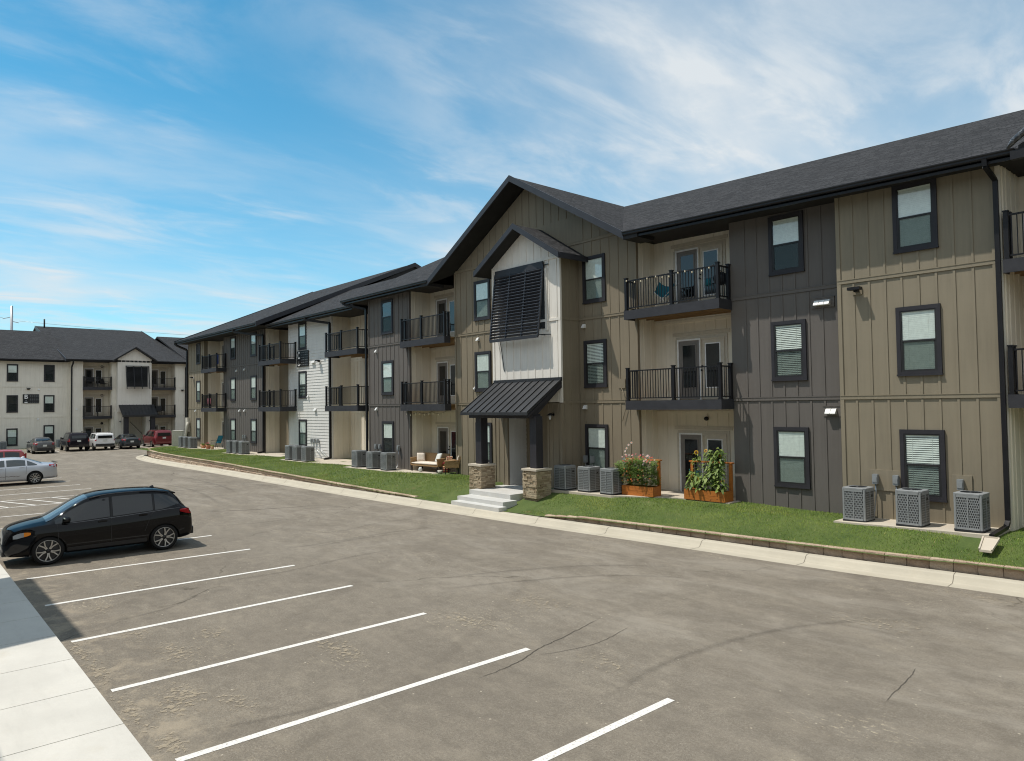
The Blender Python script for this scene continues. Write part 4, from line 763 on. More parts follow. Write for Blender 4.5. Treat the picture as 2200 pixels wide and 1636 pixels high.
# next gable at the right edge, its eave end still wrapped in plastic
g2 = MB(); X2 = 1.5; thick(g2, [(-4.35, 18.9, EZ - .27), (X2, 18.9, 12.4), (X2, 26.3, 12.4), (-4.35, 19.1, EZ - .27)], 0.2); thick(g2, [(X2, 18.9, 12.4), (7.35, 18.9, EZ - .27), (7.35, 26.3, EZ - .27), (X2, 26.3, 12.4)], 0.2)
g2.build('gable_roof', ['shingle_cross', 'soffit_dark'], C)
pw = MB(); rr = random.Random(4); pp = [(-4.55, 18.86, 9.42), (-4.42, 18.84, 9.56), (-4.22, 18.82, 9.70), (-3.98, 18.82, 9.84), (-3.7, 18.82, 9.98), (-3.4, 18.82, 10.15)]
pw.tube(pp, [0.03, 0.07, 0.075, 0.08, 0.075, 0.08], 9, 0); pw.box(-4.5, -3.4, 18.85, 19.0, 9.16, 9.36, 1); pw.build('eave_end', ['plastic_wrap', 'black_metal'], C)
gutter(C, -15.80, -4.45, 19.1, 9.60, 9.60 + TR(-4.45)); gutter(C, -36.0, -27.6, 19.1, 9.60); gutter(C, -48.0, -36.05, 19.75, 9.43); gutter(C, -66.3, -48.15, 19.1, 9.57)
downspout(C, [(-5.04, 19.02, 9.36), (-5.04, 19.05, 9.2), (-5.0, 19.64, 8.98), (-5.0, 19.66, 0.98), (-5.0, 19.5, 0.86), (-5.0, 18.42, 0.80)], 0.10)
downspout(C, [(-35.75, 19.05, 9.62), (-35.7, 19.1, 9.5), (-34.36, 19.66, 9.15), (-34.36, 19.68, 0.75), (-34.36, 19.3, 0.70)], 0.12)
downspout(C, [(-41.9, 19.66, 9.42), (-41.85, 19.7, 9.3), (-40.25, 20.5, 9.0), (-40.25, 20.52, 0.75), (-40.25, 20.1, 0.70)], 0.14)
downspout(C, [(-52.4, 19.05, 9.55), (-52.3, 19.1, 9.4), (-49.75, 20.2, 9.0), (-49.75, 20.22, 0.75), (-49.75, 19.8, 0.70)], 0.15)
downspout(C, [(-66.1, 19.05, 9.55), (-66.0, 19.1, 9.4), (-65.7, 19.9, 9.0), (-65.7, 19.92, 0.75)], 0.15)
# entry canopy on stone based posts
aw = MB(); AY0, AY1, AZ0, AZ1, AX0, AX1 = 17.22, 18.98, 3.56, 4.76, -22.72, -18.80
aw.prism([(AX0, AY0, AZ0), (AX0, AY1, AZ1), (AX0, AY1, AZ1 - .07), (AX0, AY0, AZ0 - .07)], (AX1 - AX0, 0, 0))
n = 10
for i in range(n + 1):
    x = AX0 + 0.02 + (AX1 - AX0 - 0.04) * i / n; aw.bar((x, AY0, AZ0 + 0.02), (x, AY1, AZ1 + 0.02), 0.022, 0.045)
aw.box(AX0, AX1, AY1 - .05, AY1 + .02, AZ1 - .05, AZ1 + 0.09); aw.box(AX0 - .01, AX1 + .01, AY0 - .02, AY0, AZ0 - .10, AZ0 + .01)
can = aw.build('canopy', 'standing_seam', C)
cb = MB()
for x in (-22.07, -18.98): cb.prism([(x - .10, AY0 + .1, AZ0 - .09), (x - .10, AY1, AZ1 - .12), (x - .10, AY1, AZ1 - .32), (x - .10, AY0 + .55, AZ0 - .09)], (0.2, 0, 0))
cb.prism([(AX1 - .03, AY0 + .05, AZ0 - .07), (AX1 - .03, AY1, AZ1 - .08), (AX1 - .03, AY1, AZ1 - .30), (AX1 - .03, AY0 + .05, AZ0 - .16)], (0.03, 0, 0))
cb.box(AX0 + .1, AX1 - .1, 17.55, 17.95, 3.34, 3.50); cb.build('canopy_beam', 'charcoal_trim', can)
for x in (-22.07, -18.93):
    p = MB(); p.rbox(x - .17, x + .17, 17.58, 17.92, 1.55, 3.42, 0.01); p.build('post', 'charcoal_trim', can)
    s_ = MB(); rr = random.Random(int(x * 100)); z = 0.50
    s_.box(x - .325, x + .325, 17.425, 18.075, 0.3, 1.46, 0, 0.05)
    while z < 1.44:
        hh = rr.uniform(0.045, 0.085); hh = min(hh, 1.47 - z)
        for side in range(4):
            u = -0.365
            while u < 0.365:
                l_ = rr.uniform(0.12, 0.34); u2 = min(u + l_, 0.365); o = rr.uniform(0.335, 0.38); tn = rr.uniform(0.08, 1.0)
                a, b, c0 = u + .004, u2 - .004, 17.75
                if side == 0: s_.box(x + a, x + b, c0 - o, c0 - .29, z + .003, z + hh - .003, 0, tn)
                elif side == 1: s_.box(x + .29, x + o, c0 + a, c0 + b, z + .003, z + hh - .003, 0, tn)
                elif side == 2: s_.box(x + a, x + b, c0 + .29, c0 + o, z + .003, z + hh - .003, 0, tn)
                else: s_.box(x - o, x - .29, c0 + a, c0 + b, z + .003, z + hh - .003, 0, tn)
                u = u2
        z += hh
    sb = s_.build('stone_base', 'ledge_stone', can)
    cp = MB(); cp.rbox(x - .40, x + .40, 17.35, 18.15, 1.47, 1.545, 0.02); cp.build('cap', 'pad_concrete', sb)
# slatted shutter leaning out over the tower window
sh = MB(); LX0, LX1 = -22.50, -19.66; ZT, ZBm, YT, YB = 9.20, 6.44, 18.93, 18.60
def lp(x, f): return Vector((x, YB + (YT - YB) * f, ZBm + (ZT - ZBm) * f))
for x in (LX0, LX0 + .947, LX0 + 1.893, LX1): sh.bar(lp(x, 0), lp(x, 1), 0.07 if x in (LX0, LX1) else 0.06, 0.06, up=(0, 1, 0))
for f in (0.0, 1.0): sh.bar(lp(LX0, f), lp(LX1, f), 0.07, 0.12 if f == 0 else 0.26)
shut = sh.build('louvred_shutter', 'fascia_dark', C)
sl_ = MB()
for i in range(21):
    f = 0.045 + 0.88 * i / 20; a, b = lp(LX0, f), lp(LX1, f); o = Vector((0, -0.055, 0.035)); sl_.add([a - o, b - o, b + o, a + o, a - o + Vector((0, .004, .014)), b - o + Vector((0, .004, .014)), b + o + Vector((0, .004, .014)), a + o + Vector((0, .004, .014))], [(0, 1, 2, 3), (4, 7, 6, 5), (0, 4, 5, 1), (3, 2, 6, 7)])
sl_.build('slats', 'slat_blue', shut)
br = MB()
for x in (LX0 + .02, LX1 - .02):
    br.bar(lp(x, 1), (x, 19.0, ZT), 0.03); br.bar(lp(x, 0.02), (x, 19.0, ZBm + .05), 0.03)
br.bar((LX1, 18.95, ZT - .02), (-19.40, 18.95, ZT - .02), 0.03); br.bar((LX1, 18.6, ZBm + .05), (-19.32, 18.96, ZBm + .05), 0.03); br.bar((-22.3, 18.96, 6.5), (-22.05, 18.96, 5.2), 0.02)
br.build('bracket', 'black_metal', shut)
tw = MB(); tw.box(-22.3, -19.6, TY - 0.03, TY + .01, 6.75, 8.95); tw.build('window', 'dark_interior', C)['label'] = 'dark tower window behind the leaning shutter'
tf = MB(); tf.box(-19.62, -19.5, TY - .05, TY, 6.65, 9.05); tf.box(-22.4, -22.3, TY - .05, TY, 6.65, 9.05); tf.build('window_trim', 'tower_siding', C)
# vents, lamps, cameras, electrical boxes
for x, y, z, nn, bd, bm in ((-18.55, 20.0, 6.78, 1, None, None), (-18.55, 20.0, 3.70, 1, None, None), (-25.0, 20.0, 6.78, 1, None, None), (-25.05, 20.0, 3.68, 1, None, None), (-9.42, 20.15, 6.62, 3, 0.66, 'dark_siding'), (-9.25, 20.15, 3.52, 2, 0.5, 'dark_siding'), (-33.4, 19.75, 6.78, 1, None, None), (-33.4, 19.75, 3.70, 1, None, None), (-42.6, 20.6, 6.72, 3, None, None), (-42.35, 20.6, 3.68, 2, None, None), (-55.0, 20.3, 6.72, 1, None, None), (-53.4, 20.3, 6.74, 1, None, None), (-54.4, 20.3, 3.66, 1, None, None), (-53.4, 20.3, 3.66, 1, None, None), (-63.6, 20.0, 3.68, 1, None, None), (-43.35, 20.6, 4.55, 1, None, None)): hood(C, x, y, z, nn, bd, bm)
floodlight(C, -8.28, 19.75, 6.78); floodlight(C, -41.7, 20.6, 6.72); floodlight(C, -64.2, 20.0, 6.5)
security_camera(C, -25.25, 20.0, 4.62); security_camera(C, -22.95, 19.9, 3.62); wall_lantern(C, -19.30, TY, 3.45); wall_lantern(C, -22.25, TY, 3.45)
for x, y, ft in ((-7.93, 19.70, (-7.95, 19.3, .72)), (-7.42, 19.70, (-6.95, 19.3, .74)), (-5.95, 19.70, (-5.8, 19.3, .8)), (-18.52, 19.95, (-18.4, 19.0, .75)), (-18.18, 19.95, (-17.3, 19.1, .75)), (-16.62, 19.95, (-16.2, 19.1, .75)), (-33.38, 19.70, (-33.4, 19.2, .68)), (-32.98, 19.70, (-32.5, 19.2, .68)), (-31.18, 19.70, (-31.2, 19.2, .68)), (-42.75, 20.55, (-42.0, 19.3, .68)), (-42.35, 20.55, (-41.2, 19.3, .68)), (-41.9, 20.55, (-40.2, 19.3, .68)), (-53.5, 20.25, (-53, 19.2, .68)), (-53.1, 20.25, (-52, 19.2, .68))): disconnect(C, x, y, 1.65 if x > -20 else 1.62, ft)
MB().box(-8.15, -7.15, 19.715, 19.76, 1.46, 2.0).build('mounting_board', 'tan_siding', C); MB().box(-6.15, -5.72, 19.715, 19.76, 1.30, 1.98).build('mounting_board', 'tan_siding', C)
m = MB(); m.box(-16.92, -16.60, 19.965, 20.0, 4.38, 4.72); m.tube([(-16.75, 19.95, 4.38), (-16.62, 19.95, 4.1), (-16.55, 19.94, 3.7), (-16.72, 19.94, 3.2)], 0.012, 5); m.build('cable_box', 'taupe_siding', C)
ring_light(C, -4.32, 21.2, 9.0); m = MB(); m.lathe([(0, -.13), (.06, -.12), (.075, -.05), (.05, 0)], (-13.9, 21.0, 3.28), 'y', 14); m.build('wall_light', 'black_metal', C)
m = MB(); m.box(-65.75, -65.2, 19.78, 19.98, 1.9, 3.1); m.tube([(-65.1, 19.8, 2.7), (-65.1, 19.75, 2.4), (-65.35, 19.7, 1.6), (-65.35, 19.7, 0.62)], 0.11, 8); m.build('meter_box', 'box_beige', C)
# the letter sign
def text(name, s, size, loc, rot, mat, parent, ext=0.004, bold=0.02):
    cu = bpy.data.curves.new(name, 'FONT'); cu.body = s; cu.size = size; cu.extrude = ext; cu.offset = bold; cu.align_x = 'CENTER'; cu.align_y = 'CENTER'; cu.materials.append(MATS[mat])
    tmp = bpy.data.objects.new('letter_tmp', cu); COL.objects.link(tmp); me = bpy.data.meshes.new_from_object(tmp.evaluated_get(bpy.context.evaluated_depsgraph_get())); bpy.data.objects.remove(tmp)
    o = link(name, me, parent); o.location = loc; o.rotation_euler = rot; return o
def letter_sign(letter, w, h, loc, rz, rows, cols, wide, label):
    t = empty('building_sign', loc, rz, label, 'sign')
    m = MB(); m.box(-w / 2, w / 2, -0.05, 0, -h / 2, h / 2); m.build('panel', 'sign_black', t)
    lx = -w / 2 + w * (0.17 if not wide else 0.2); o = text('letter', letter, h * (0.60 if not wide else 0.62), (lx, -0.056, h * 0.20), (R(90), 0, 0), 'sign_white', t, 0.004, 0.010 * h)
    o.scale = (0.78 if not wide else 1, 1, 1)
    a = MB(); q = w * 0.15; zb = -h * 0.33
    a.add([(lx - q, -0.054, zb), (lx - q * .3, -0.054, zb - h * .025), (lx + q * .3, -0.054, zb - h * .025), (lx + q, -0.054, zb), (lx + q * .45, -0.054, zb - h * .09), (lx, -0.054, zb - h * .125), (lx - q * .45, -0.054, zb - h * .09)], [tuple(range(7))[::-1]]); a.build('emblem', 'sign_white', t)
    a = MB(); a.lathe([(0, 0), (0.05 * h, 0)], (lx, -0.054, -h * .19), 'y', 12); a.add([(lx - .05 * h, -.054, -h * .29), (lx + .05 * h, -.054, -h * .29), (lx, -.054, -h * .15)], [(0, 1, 2)]); a.build('emblem', 'meter_grey', t)
    a = MB(); x0 = -w / 2 + w * (0.40 if not wide else 0.42); dx = (w / 2 - x0) / cols; dz = h * 0.92 / rows                 # list of unit numbers, too small to read: short worn dashes
    for r_ in range(rows):
        for c_ in range(cols):
            cx_, cz_ = x0 + dx * (c_ + .48), h / 2 - h * .04 - dz * (r_ + .5)
            for k2 in range(3): a.box(cx_ + (k2 - 1.5) * dx * .22, cx_ + (k2 - .85) * dx * .22, -0.053, -0.05, cz_ - dz * .11, cz_ + dz * .11)
    a.build('unit_list', 'meter_grey', t); return t
letter_sign('C', 1.62, 1.04, (-44.08, 20.57, 7.03), 0, 6, 4, False, 'black building sign with a white letter C on the white lap siding')
# ------------------------------------------------------------------ the second building closing the lot, facing +x (its own x axis runs along world y)
B = empty('apartment_building', (-88, 0, -0.7), R(90), 'cream three storey apartment building across the end of the lot carrying the letter B', 'building')
def bwin(x, y, blinds, sx=0.86, dz=(0, 0, 0)):
    for zz, b, d in zip((W1, W2_, W3), blinds, dz): window(B, x, y, zz + d, b, 0, sx)
    return [hole(x, zz, sx) for zz in (W1, W2_, W3)]
h = bwin(9.88, 0.8, ('closed', None, 'half'), 0.86, (-0.25, 0, 0)) + bwin(13.08, 0.8, ('half', 'half', None)) + bwin(4.5, 0.8, ('closed', 'half', 'closed')) + bwin(0.8, 0.8, ('closed', None, 'half'))
bay('wall', -14, 14.95, 0.8, -0.4, 9.9, 'pale_siding', B, h, step=0.41, label='wide pale wall with the letter sign')
bay('wall', 14.95, 16.02, 0.0, -0.4, 9.9, 'pale_siding', B, [], step=0.41, label='narrow pale wall beside the downspout')
bay('wall', 18.78, 19.25, 0.0, -0.4, 9.9, 'pale_siding', B, [], step=0.3)
recess(16.02, 18.78, 0.0, 1.3, 9.9, 16.35, P_=B)
m = MB(); TB0, TB1, TBC = 19.2, 22.62, 20.91
tb = lambda x: 11.35 - 0.62 * abs(x - TBC)
m.prism([(TB0, -0.8, 4.3), (TB1, -0.8, 4.3), (TB1, -0.8, tb(TB1)), (TBC, -0.8, tb(TBC)), (TB0, -0.8, tb(TB0))], (0, 0.9, 0)); battens(m, TB0, TB1, -0.8, 4.3, 9.7, 0.41, [], 0, -.02); battens(m, TB0, TB1, -0.8, 9.8, 11.2, .41, [], 0, -.02, lambda x: tb(x) - .03)
m.box(TB0 - .01, TB1 + .01, -0.835, -.79, 6.98, 7.08); m.build('wall', 'tower_siding', B)['label'] = 'gabled tower front'
m = MB(); m.box(19.0, 20.0, -0.5, 1.0, -0.4, 4.3); battens(m, 19.0, 20.0, -.5, -.4, 4.2, .3); m.build('wall', 'pale_siding', B); MB().box(22.1, 22.9, -0.5, 1.0, -0.4, 4.3).build('wall', 'pale_siding', B); MB().box(19.0, 23.0, 4.0, 4.2, -.4, 4.3).build('wall', 'pale_siding', B)
m = MB(); m.bar((20.2, 2.0, 3.2), (22.2, 1.4, 0.8), 0.12, 0.25); m.bar((20.2, 1.6, 4.1), (22.2, 1.0, 1.7), 0.05, 0.05)
for i in range(10): m.box(20.2 + .2 * i, 20.45 + .2 * i, 1.4, 3.0, 3.0 - .25 * i, 3.06 - .25 * i)
m.build('stair', 'black_metal', B)
m = MB(); m.box(20.0, 22.1, 1.0, 3.95, 4.1, 4.3); m.box(19.9, 20.0, 1.0, 4, -.4, 4.1); m.box(22.1, 22.2, 1.0, 4, -.4, 4.1); m.build('stair_hall', 'cream_siding', B)
recess(22.75, 25.35, 0.0, 1.3, 9.9, 22.95, P_=B)
bay('wall', 25.35, 26.45, -0.1, -0.4, 9.9, 'pale_siding', B, [], step=0.36, label='white strip of wall beside the right balconies')
h = bwin(28.2, 0.1, ('closed', 'closed', 'closed'))
bay('wall', 26.45, 38, 0.1, -0.4, 9.9, 'dark_siding', B, h, label='dark grey end wall half hidden behind the other building')
m = MB(); m.box(-14, 38, 2.0, 26, -.4, 9.8); m.box(-14, 38, 1.35, 2.0, -.4, 9.85); m.build('wall', 'pale_siding', B)['label'] = 'rear walls of the building'
for z in (3.91, 7.05):
    balcony(B, 16.05, 18.76, -0.25, 1.3, 0.0, z); balcony(B, 22.9, 25.33, -0.25, 1.3, 0.0, z)
def broof(x0, x1, y0, yr, z0, zr, name='roof'):
    m = MB(); thick(m, [(x0, y0, z0), (x1, y0, z0), (x1, yr, zr), (x0, yr, zr)], 0.2); thick(m, [(x0, yr, zr), (x1, yr, zr), (x1, 2 * yr - y0, z0), (x0, 2 * yr - y0, z0)], 0.2)
    m.add([(x0 + .1, y0 + .02, z0 - .2), (x1 - .1, y0 + .02, z0 - .2), (x1 - .1, 2.0, z0 - .2), (x0 + .1, 2.0, z0 - .2)], [(0, 1, 2, 3)], 1)
    return m.build(name, ['shingle_long', 'soffit_dark'], B)
broof(-14.5, 14.8, 0.0, 12.0, 9.92, 13.95); r2_ = broof(14.35, 26.7, -0.8, 20.0, 10.0, 15.36); r2_['label'] = 'taller roof of the forward section'
broof(26.7, 38.5, -0.8, 12.5, 9.98, 14.05)
m = MB()
for xx in (14.33, 26.72):
    m.add([(xx - .03, -0.86, 9.72), (xx - .03, 20, 15.06), (xx - .03, 20, 15.41), (xx - .03, -0.86, 10.03), (xx + .03, -0.86, 9.72), (xx + .03, 20, 15.06), (xx + .03, 20, 15.41), (xx + .03, -0.86, 10.03)], [(0, 1, 2, 3), (4, 7, 6, 5), (0, 4, 5, 1), (3, 2, 6, 7), (0, 3, 7, 4)])
m.add([(14.4, .2, 9.8), (14.4, 20, 15.1), (14.4, 20, 9.8)], [(0, 1, 2)]); m.build('fascia', 'fascia_dark', B)
m = MB(); thick(m, [(TBC - 2.2, -1.35, 10.02), (TBC, -1.35, 11.50), (TBC, 4.3, 11.50), (TBC - 2.2, 0, 10.02)], .18); thick(m, [(TBC, -1.35, 11.5), (TBC + 2.2, -1.35, 10.02), (TBC + 2.2, 0, 10.02), (TBC, 4.3, 11.5)], .18); m.build('tower_roof', ['shingle_cross', 'soffit_dark'], B)
gutter(B, -14.5, 14.3, 0.0, 9.78); gutter(B, 14.4, 18.6, -0.8, 9.86); gutter(B, 23.2, 38, -0.8, 9.86)
downspout(B, [(15.0, -0.85, 9.8), (15.0, -0.8, 9.6), (14.98, -0.06, 9.2), (14.98, -0.06, 0.2)], 0.13); downspout(B, [(26.45, -0.85, 9.8), (26.45, -0.2, 9.3), (26.45, -0.16, 0.2)], 0.13)
m = MB(); m.prism([(19.3, -2.55, 3.98), (19.3, -0.82, 5.1), (19.3, -0.82, 5.0), (19.3, -2.55, 3.88)], (3.55, 0, 0))
for i in range(11): x = 19.33 + 3.48 * i / 10; m.bar((x, -2.55, 4.0), (x, -.82, 5.12), .025, .05)
m.box(19.28, 22.87, -2.58, -2.55, 3.78, 3.99); cnb = m.build('canopy', 'standing_seam', B)
for x in (19.75, 22.4): p = MB(); p.box(x - .22, x + .22, -2.3, -1.86, 0.6, 3.85); p.build('post', 'charcoal_trim', cnb); p = MB(); p.box(x - .42, x + .42, -2.5, -1.66, -.3, .6, 0, .5); p.build('stone_base', 'ledge_stone', cnb)
sh = MB(); a0, a1 = 20.0, 22.3
def lb(x, f): return Vector((x, -1.38 + .5 * f, 6.85 + 2.55 * f))
for x in (a0, a0 + .77, a0 + 1.53, a1): sh.bar(lb(x, 0), lb(x, 1), .07, .06, up=(0, 1, 0))
for i in range(22): f = i / 21; sh.bar(lb(a0, f), lb(a1, f), 0.10, 0.03)
sh.build('louvred_shutter', 'fascia_dark', B)
m = MB(); m.box(a0 + .1, a1 - .1, -.83, -.79, 7.0, 9.3); m.build('window', 'dark_interior', B)
for x, y, z in ((8.65, 0.8, 6.85), (12.15, 0.8, 6.8), (12.1, 0.8, 3.72), (8.5, 0.8, 3.7), (15.45, 0, 4.7)): hood(B, x, y, z, 1)
floodlight(B, 11.25, 0.8, 6.85); floodlight(B, 26.1, -0.1, 6.7)
for x, z in ((18.1, 9.35), (18.1, 6.2), (18.1, 3.1)): ring_light(B, x, 1.3, z)
wall_lantern(B, 19.5, -.5, 3.3); wall_lantern(B, 22.5, -.5, 3.3)
m = MB(); m.tube([(15.2, 19.0, 14.8), (15.2, 19.0, 16.2)], .09, 8); m.build('vent_pipe', 'black_metal', B)
letter_sign('B', 1.42, 0.95, (-88.85 + .05, 11.48, 4.42 + .72), R(90), 6, 5, True, 'black building sign with a white letter B on the pale wall')
slab('condenser_pad', [(-86.9, 4), (-86.9, 15), (-88.7, 15), (-88.7, 4)], -.4, -0.02)
lw = MB(); lw.quad([(-84.9, -10, 0.02), (-84.9, 24, 0.02), (-88.9, 24, 0.02), (-88.9, -10, 0.02)]); structure(lw.build('lawn', 'lawn_soil'))
kb = MB(); kb.box(-84.9, -84.6, -10, 26, -.1, .13); kb.box(-84.6, -84.2, -10, 26, -.1, .006); structure(kb.build('kerb', 'kerb_concrete'))
# ------------------------------------------------------------------ the building behind the viewpoint whose bay shades the near sidewalk
A = empty('apartment_building', (-20, -8, 0.1), 0, 'three storey apartment building behind the near sidewalk, casting its shadow there', 'building', worldspace=True)
m = MB(); m.box(-64, 32, -17, -3.6, 0.05, 9.6); m.build('wall', 'pale_siding', A)
m = MB(); m.box(-22.4, -17.9, -3.6, -1.7, 0.05, 9.6); battens(m, -22.4, -17.9, -1.7, .1, 9.5, .41); m.build('wall', 'tan_siding', A)['label'] = 'tan projecting bay'
m = MB(); thick(m, [(-64.5, -2.5, 9.8), (32.5, -2.5, 9.8), (32.5, -10, 13.2), (-64.5, -10, 13.2)], .2); thick(m, [(-64.5, -10, 13.2), (32.5, -10, 13.2), (32.5, -17.6, 9.8), (-64.5, -17.6, 9.8)], .2); thick(m, [(-23.0, -0.9, 9.8), (-17.3, -0.9, 9.8), (-17.3, -8, 12.9), (-23, -8, 12.9)], .2)
m.build('roof', ['shingle_long', 'soffit_dark'], A)
for x in (-20.1,):
    for z in (W1 - .4, W2_ - .4, W3 - .4): window(A, x, -1.7, z, 'closed', R(180))
for x in (-50, -44, -38, -32, -27, -12, -6, 6, 12):
    for z in (W1 - .4, W2_ - .4, W3 - .4): window(A, x, -3.6, z, 'closed', R(180))
# ------------------------------------------------------------------ cars (x forward, y left, z up, origin on the ground between the wheels)
def smooth_fn(pts):
    xs = np.array([p[0] for p in pts], float); ys = np.array([p[1] for p in pts], float)
    d = np.diff(ys) / np.diff(xs); m = np.zeros(len(xs)); m[1:-1] = np.where(d[:-1] * d[1:] > 0, 2 * d[:-1] * d[1:] / (d[:-1] + d[1:] + 1e-12), 0); m[0], m[-1] = d[0], d[-1]
    def f(x):
        i = int(np.clip(np.searchsorted(xs, x) - 1, 0, len(xs) - 2)); h = xs[i + 1] - xs[i]; t = min(1, max(0, (x - xs[i]) / h))
        return float((2 * t ** 3 - 3 * t * t + 1) * ys[i] + (t ** 3 - 2 * t * t + t) * h * m[i] + (-2 * t ** 3 + 3 * t * t) * ys[i + 1] + (t ** 3 - t * t) * h * m[i + 1])
    return f
class Car:
    """A lofted body: side profile, shoulder line, sill and plan widths as functions of x; glass, lamps and seams are laid on the same surface."""
    def __init__(s, top, belt, sill, width, roofw, crown=0.05):
        s.top, s.belt, s.sill, s.w, s.rw = map(smooth_fn, (top, belt, sill, width, roofw)); s.x0, s.x1 = top[0][0], top[-1][0]; s.crown = crown
    def sec(s, x):
        w, rw, zt, zb, zs = s.w(x), s.rw(x), s.top(x), s.belt(x), s.sill(x); zb = min(zb, zt - 0.015); H = zb - zs
        rw = min(rw, w * 0.95); g = zt - zb
        P = [(0, zs), (w * .70, zs), (w * .90, zs + .01), (w * .965, zs + .07), (w * .985, zs + .20 * H), (w * .985, zs + .36 * H), (w * 1.0, zs + .52 * H), (w * 1.0, zs + .70 * H), (w * .992, zs + .86 * H), (w * .975, zb - .02 * H), (w * .95, zb + min(.02, .2 * g))]
        a = w * .945; hz = zt - min(s.crown * 1.5, g * .45)
        for t in (.2, .4, .6, .8, 1.0): u = t; P.append((a + (rw - a) * (u ** 1.25), zb + min(.02, .2 * g) + (hz - zb - min(.02, .2 * g)) * u))
        c = zt - hz
        for t in (.25, .5, .75): P.append((rw * (1 - t * .34), hz + c * (1 - (1 - t) ** 2) * .80))
        P += [(rw * .42, zt - c * .09), (rw * .2, zt - c * .02), (0, zt)]
        return P
    def side(s, x, u):                       # u from the shoulder (0) to the roof edge (1)
        P = s.sec(x); q = 10 + u * 5; i = min(int(q), 14); t = q - i; a, b = P[i], P[i + 1]; return (x, a[0] + (b[0] - a[0]) * t, a[1] + (b[1] - a[1]) * t)
    def low(s, x, u):                        # u from the sill (0) to the shoulder (1)
        P = s.sec(x); q = 3 + u * 7; i = min(int(q), 9); t = q - i; a, b = P[i], P[i + 1]; return (x, a[0] + (b[0] - a[0]) * t, a[1] + (b[1] - a[1]) * t)
    def deck(s, x, v):                       # v from the right roof edge (-1) to the left (1)
        P = s.sec(x)[15:]; yy = abs(v) * P[0][0]; ys = [p[0] for p in P][::-1]; zs = [p[1] for p in P][::-1]; return (x, math.copysign(yy, v), float(np.interp(yy, ys, zs)))
    def atz(s, x, z):
        P = s.sec(x)[2:16]; return (x, float(np.interp(z, [p[1] for p in P], [p[0] for p in P])), z)
    def patch(s, m, rows, off=0.006, flip=1, mi=0):
        """rows: grid of surface points (left side); offset outwards along the local normal; flip=-1 mirrors to the right side"""
        nr, nc = len(rows), len(rows[0]); G = [[Vector(p) for p in r] for r in rows]; vs = []
        ctr = Vector((0, 0, 0.6))
        for i in range(nr):
            for j in range(nc):
                du = G[min(i + 1, nr - 1)][j] - G[max(i - 1, 0)][j]; dv = G[i][min(j + 1, nc - 1)] - G[i][max(j - 1, 0)]; n = du.cross(dv)
                n = n.normalized() if n.length > 1e-9 else Vector((0, 1, 0))
                if n.dot(G[i][j] - Vector((G[i][j].x * .6, 0, 0.6))) < 0: n = -n
                p = G[i][j] + n * off; vs.append((p.x, p.y * flip, p.z))
        m.add(vs, [(i * nc + j, i * nc + j + 1, (i + 1) * nc + j + 1, (i + 1) * nc + j) for i in range(nr - 1) for j in range(nc - 1)], mi, True)
    def body(s, n=72):
        xs = np.concatenate([np.linspace(s.x0, s.x0 + .35, 14), np.linspace(s.x0 + .35, s.x1 - .35, n)[1:-1], np.linspace(s.x1 - .35, s.x1, 14)]); m = MB(); K = len(s.sec(0)); ring = 2 * K - 2
        for x in xs:
            P = s.sec(x); m.v += [(x, p[0], p[1]) for p in P] + [(x, -p[0], p[1]) for p in P[-2:0:-1]]
        nx_ = len(xs); m.tint = [0] * len(m.v)
        for i in range(nx_ - 1):
            for j in range(ring): m.f.append((i * ring + j, (i + 1) * ring + j, (i + 1) * ring + (j + 1) % ring, i * ring + (j + 1) % ring))
        m.f.append(tuple(range(ring))); m.f.append(tuple((nx_ - 1) * ring + j for j in range(ring))[::-1])
        m.mi = [0] * len(m.f); m.sm = [True] * len(m.f); return m
def cut_arches(me, wheels, r, halfw, name):
    ob = bpy.data.objects.new('cut_body', me); COL.objects.link(ob); c = MB()
    for x in wheels:
        for sgn in (1, -1):
            o = len(c.v); y0, y1 = sgn * (halfw - .30), sgn * (halfw + .3); N = 32
            for yy in (y0, y1): c.v += [(x + r * math.cos(2 * math.pi * k / N), yy, .345 + r * math.sin(2 * math.pi * k / N)) for k in range(N)]
            fs = [tuple(o + k for k in range(N)), tuple(o + N + k for k in range(N))[::-1]] + [(o + k, o + N + k, o + N + (k + 1) % N, o + (k + 1) % N) for k in range(N)]
            if sgn < 0: fs = [f[::-1] for f in fs]
            c.f += fs
    cm = bpy.data.meshes.new('cut'); cm.from_pydata(c.v, [], c.f); cm.materials.append(MATS['black_plastic']); bm = bmesh.new(); bm.from_mesh(cm); bmesh.ops.recalc_face_normals(bm, faces=bm.faces); bm.to_mesh(cm); bm.free()
    bm = bmesh.new(); bm.from_mesh(me); bmesh.ops.recalc_face_normals(bm, faces=bm.faces); bm.to_mesh(me); bm.free()
    co = bpy.data.objects.new('cut_tool', cm); COL.objects.link(co)
    md = ob.modifiers.new('b', 'BOOLEAN'); md.object = co; md.operation = 'DIFFERENCE'; md.solver = 'EXACT'; md.material_mode = 'TRANSFER'
    out = bpy.data.meshes.new_from_object(ob.evaluated_get(bpy.context.evaluated_depsgraph_get())); bpy.data.objects.remove(ob); bpy.data.objects.remove(co); out.name = name
    for p in out.polygons: p.use_smooth = True
    out.set_sharp_from_angle(angle=R(38)); return out
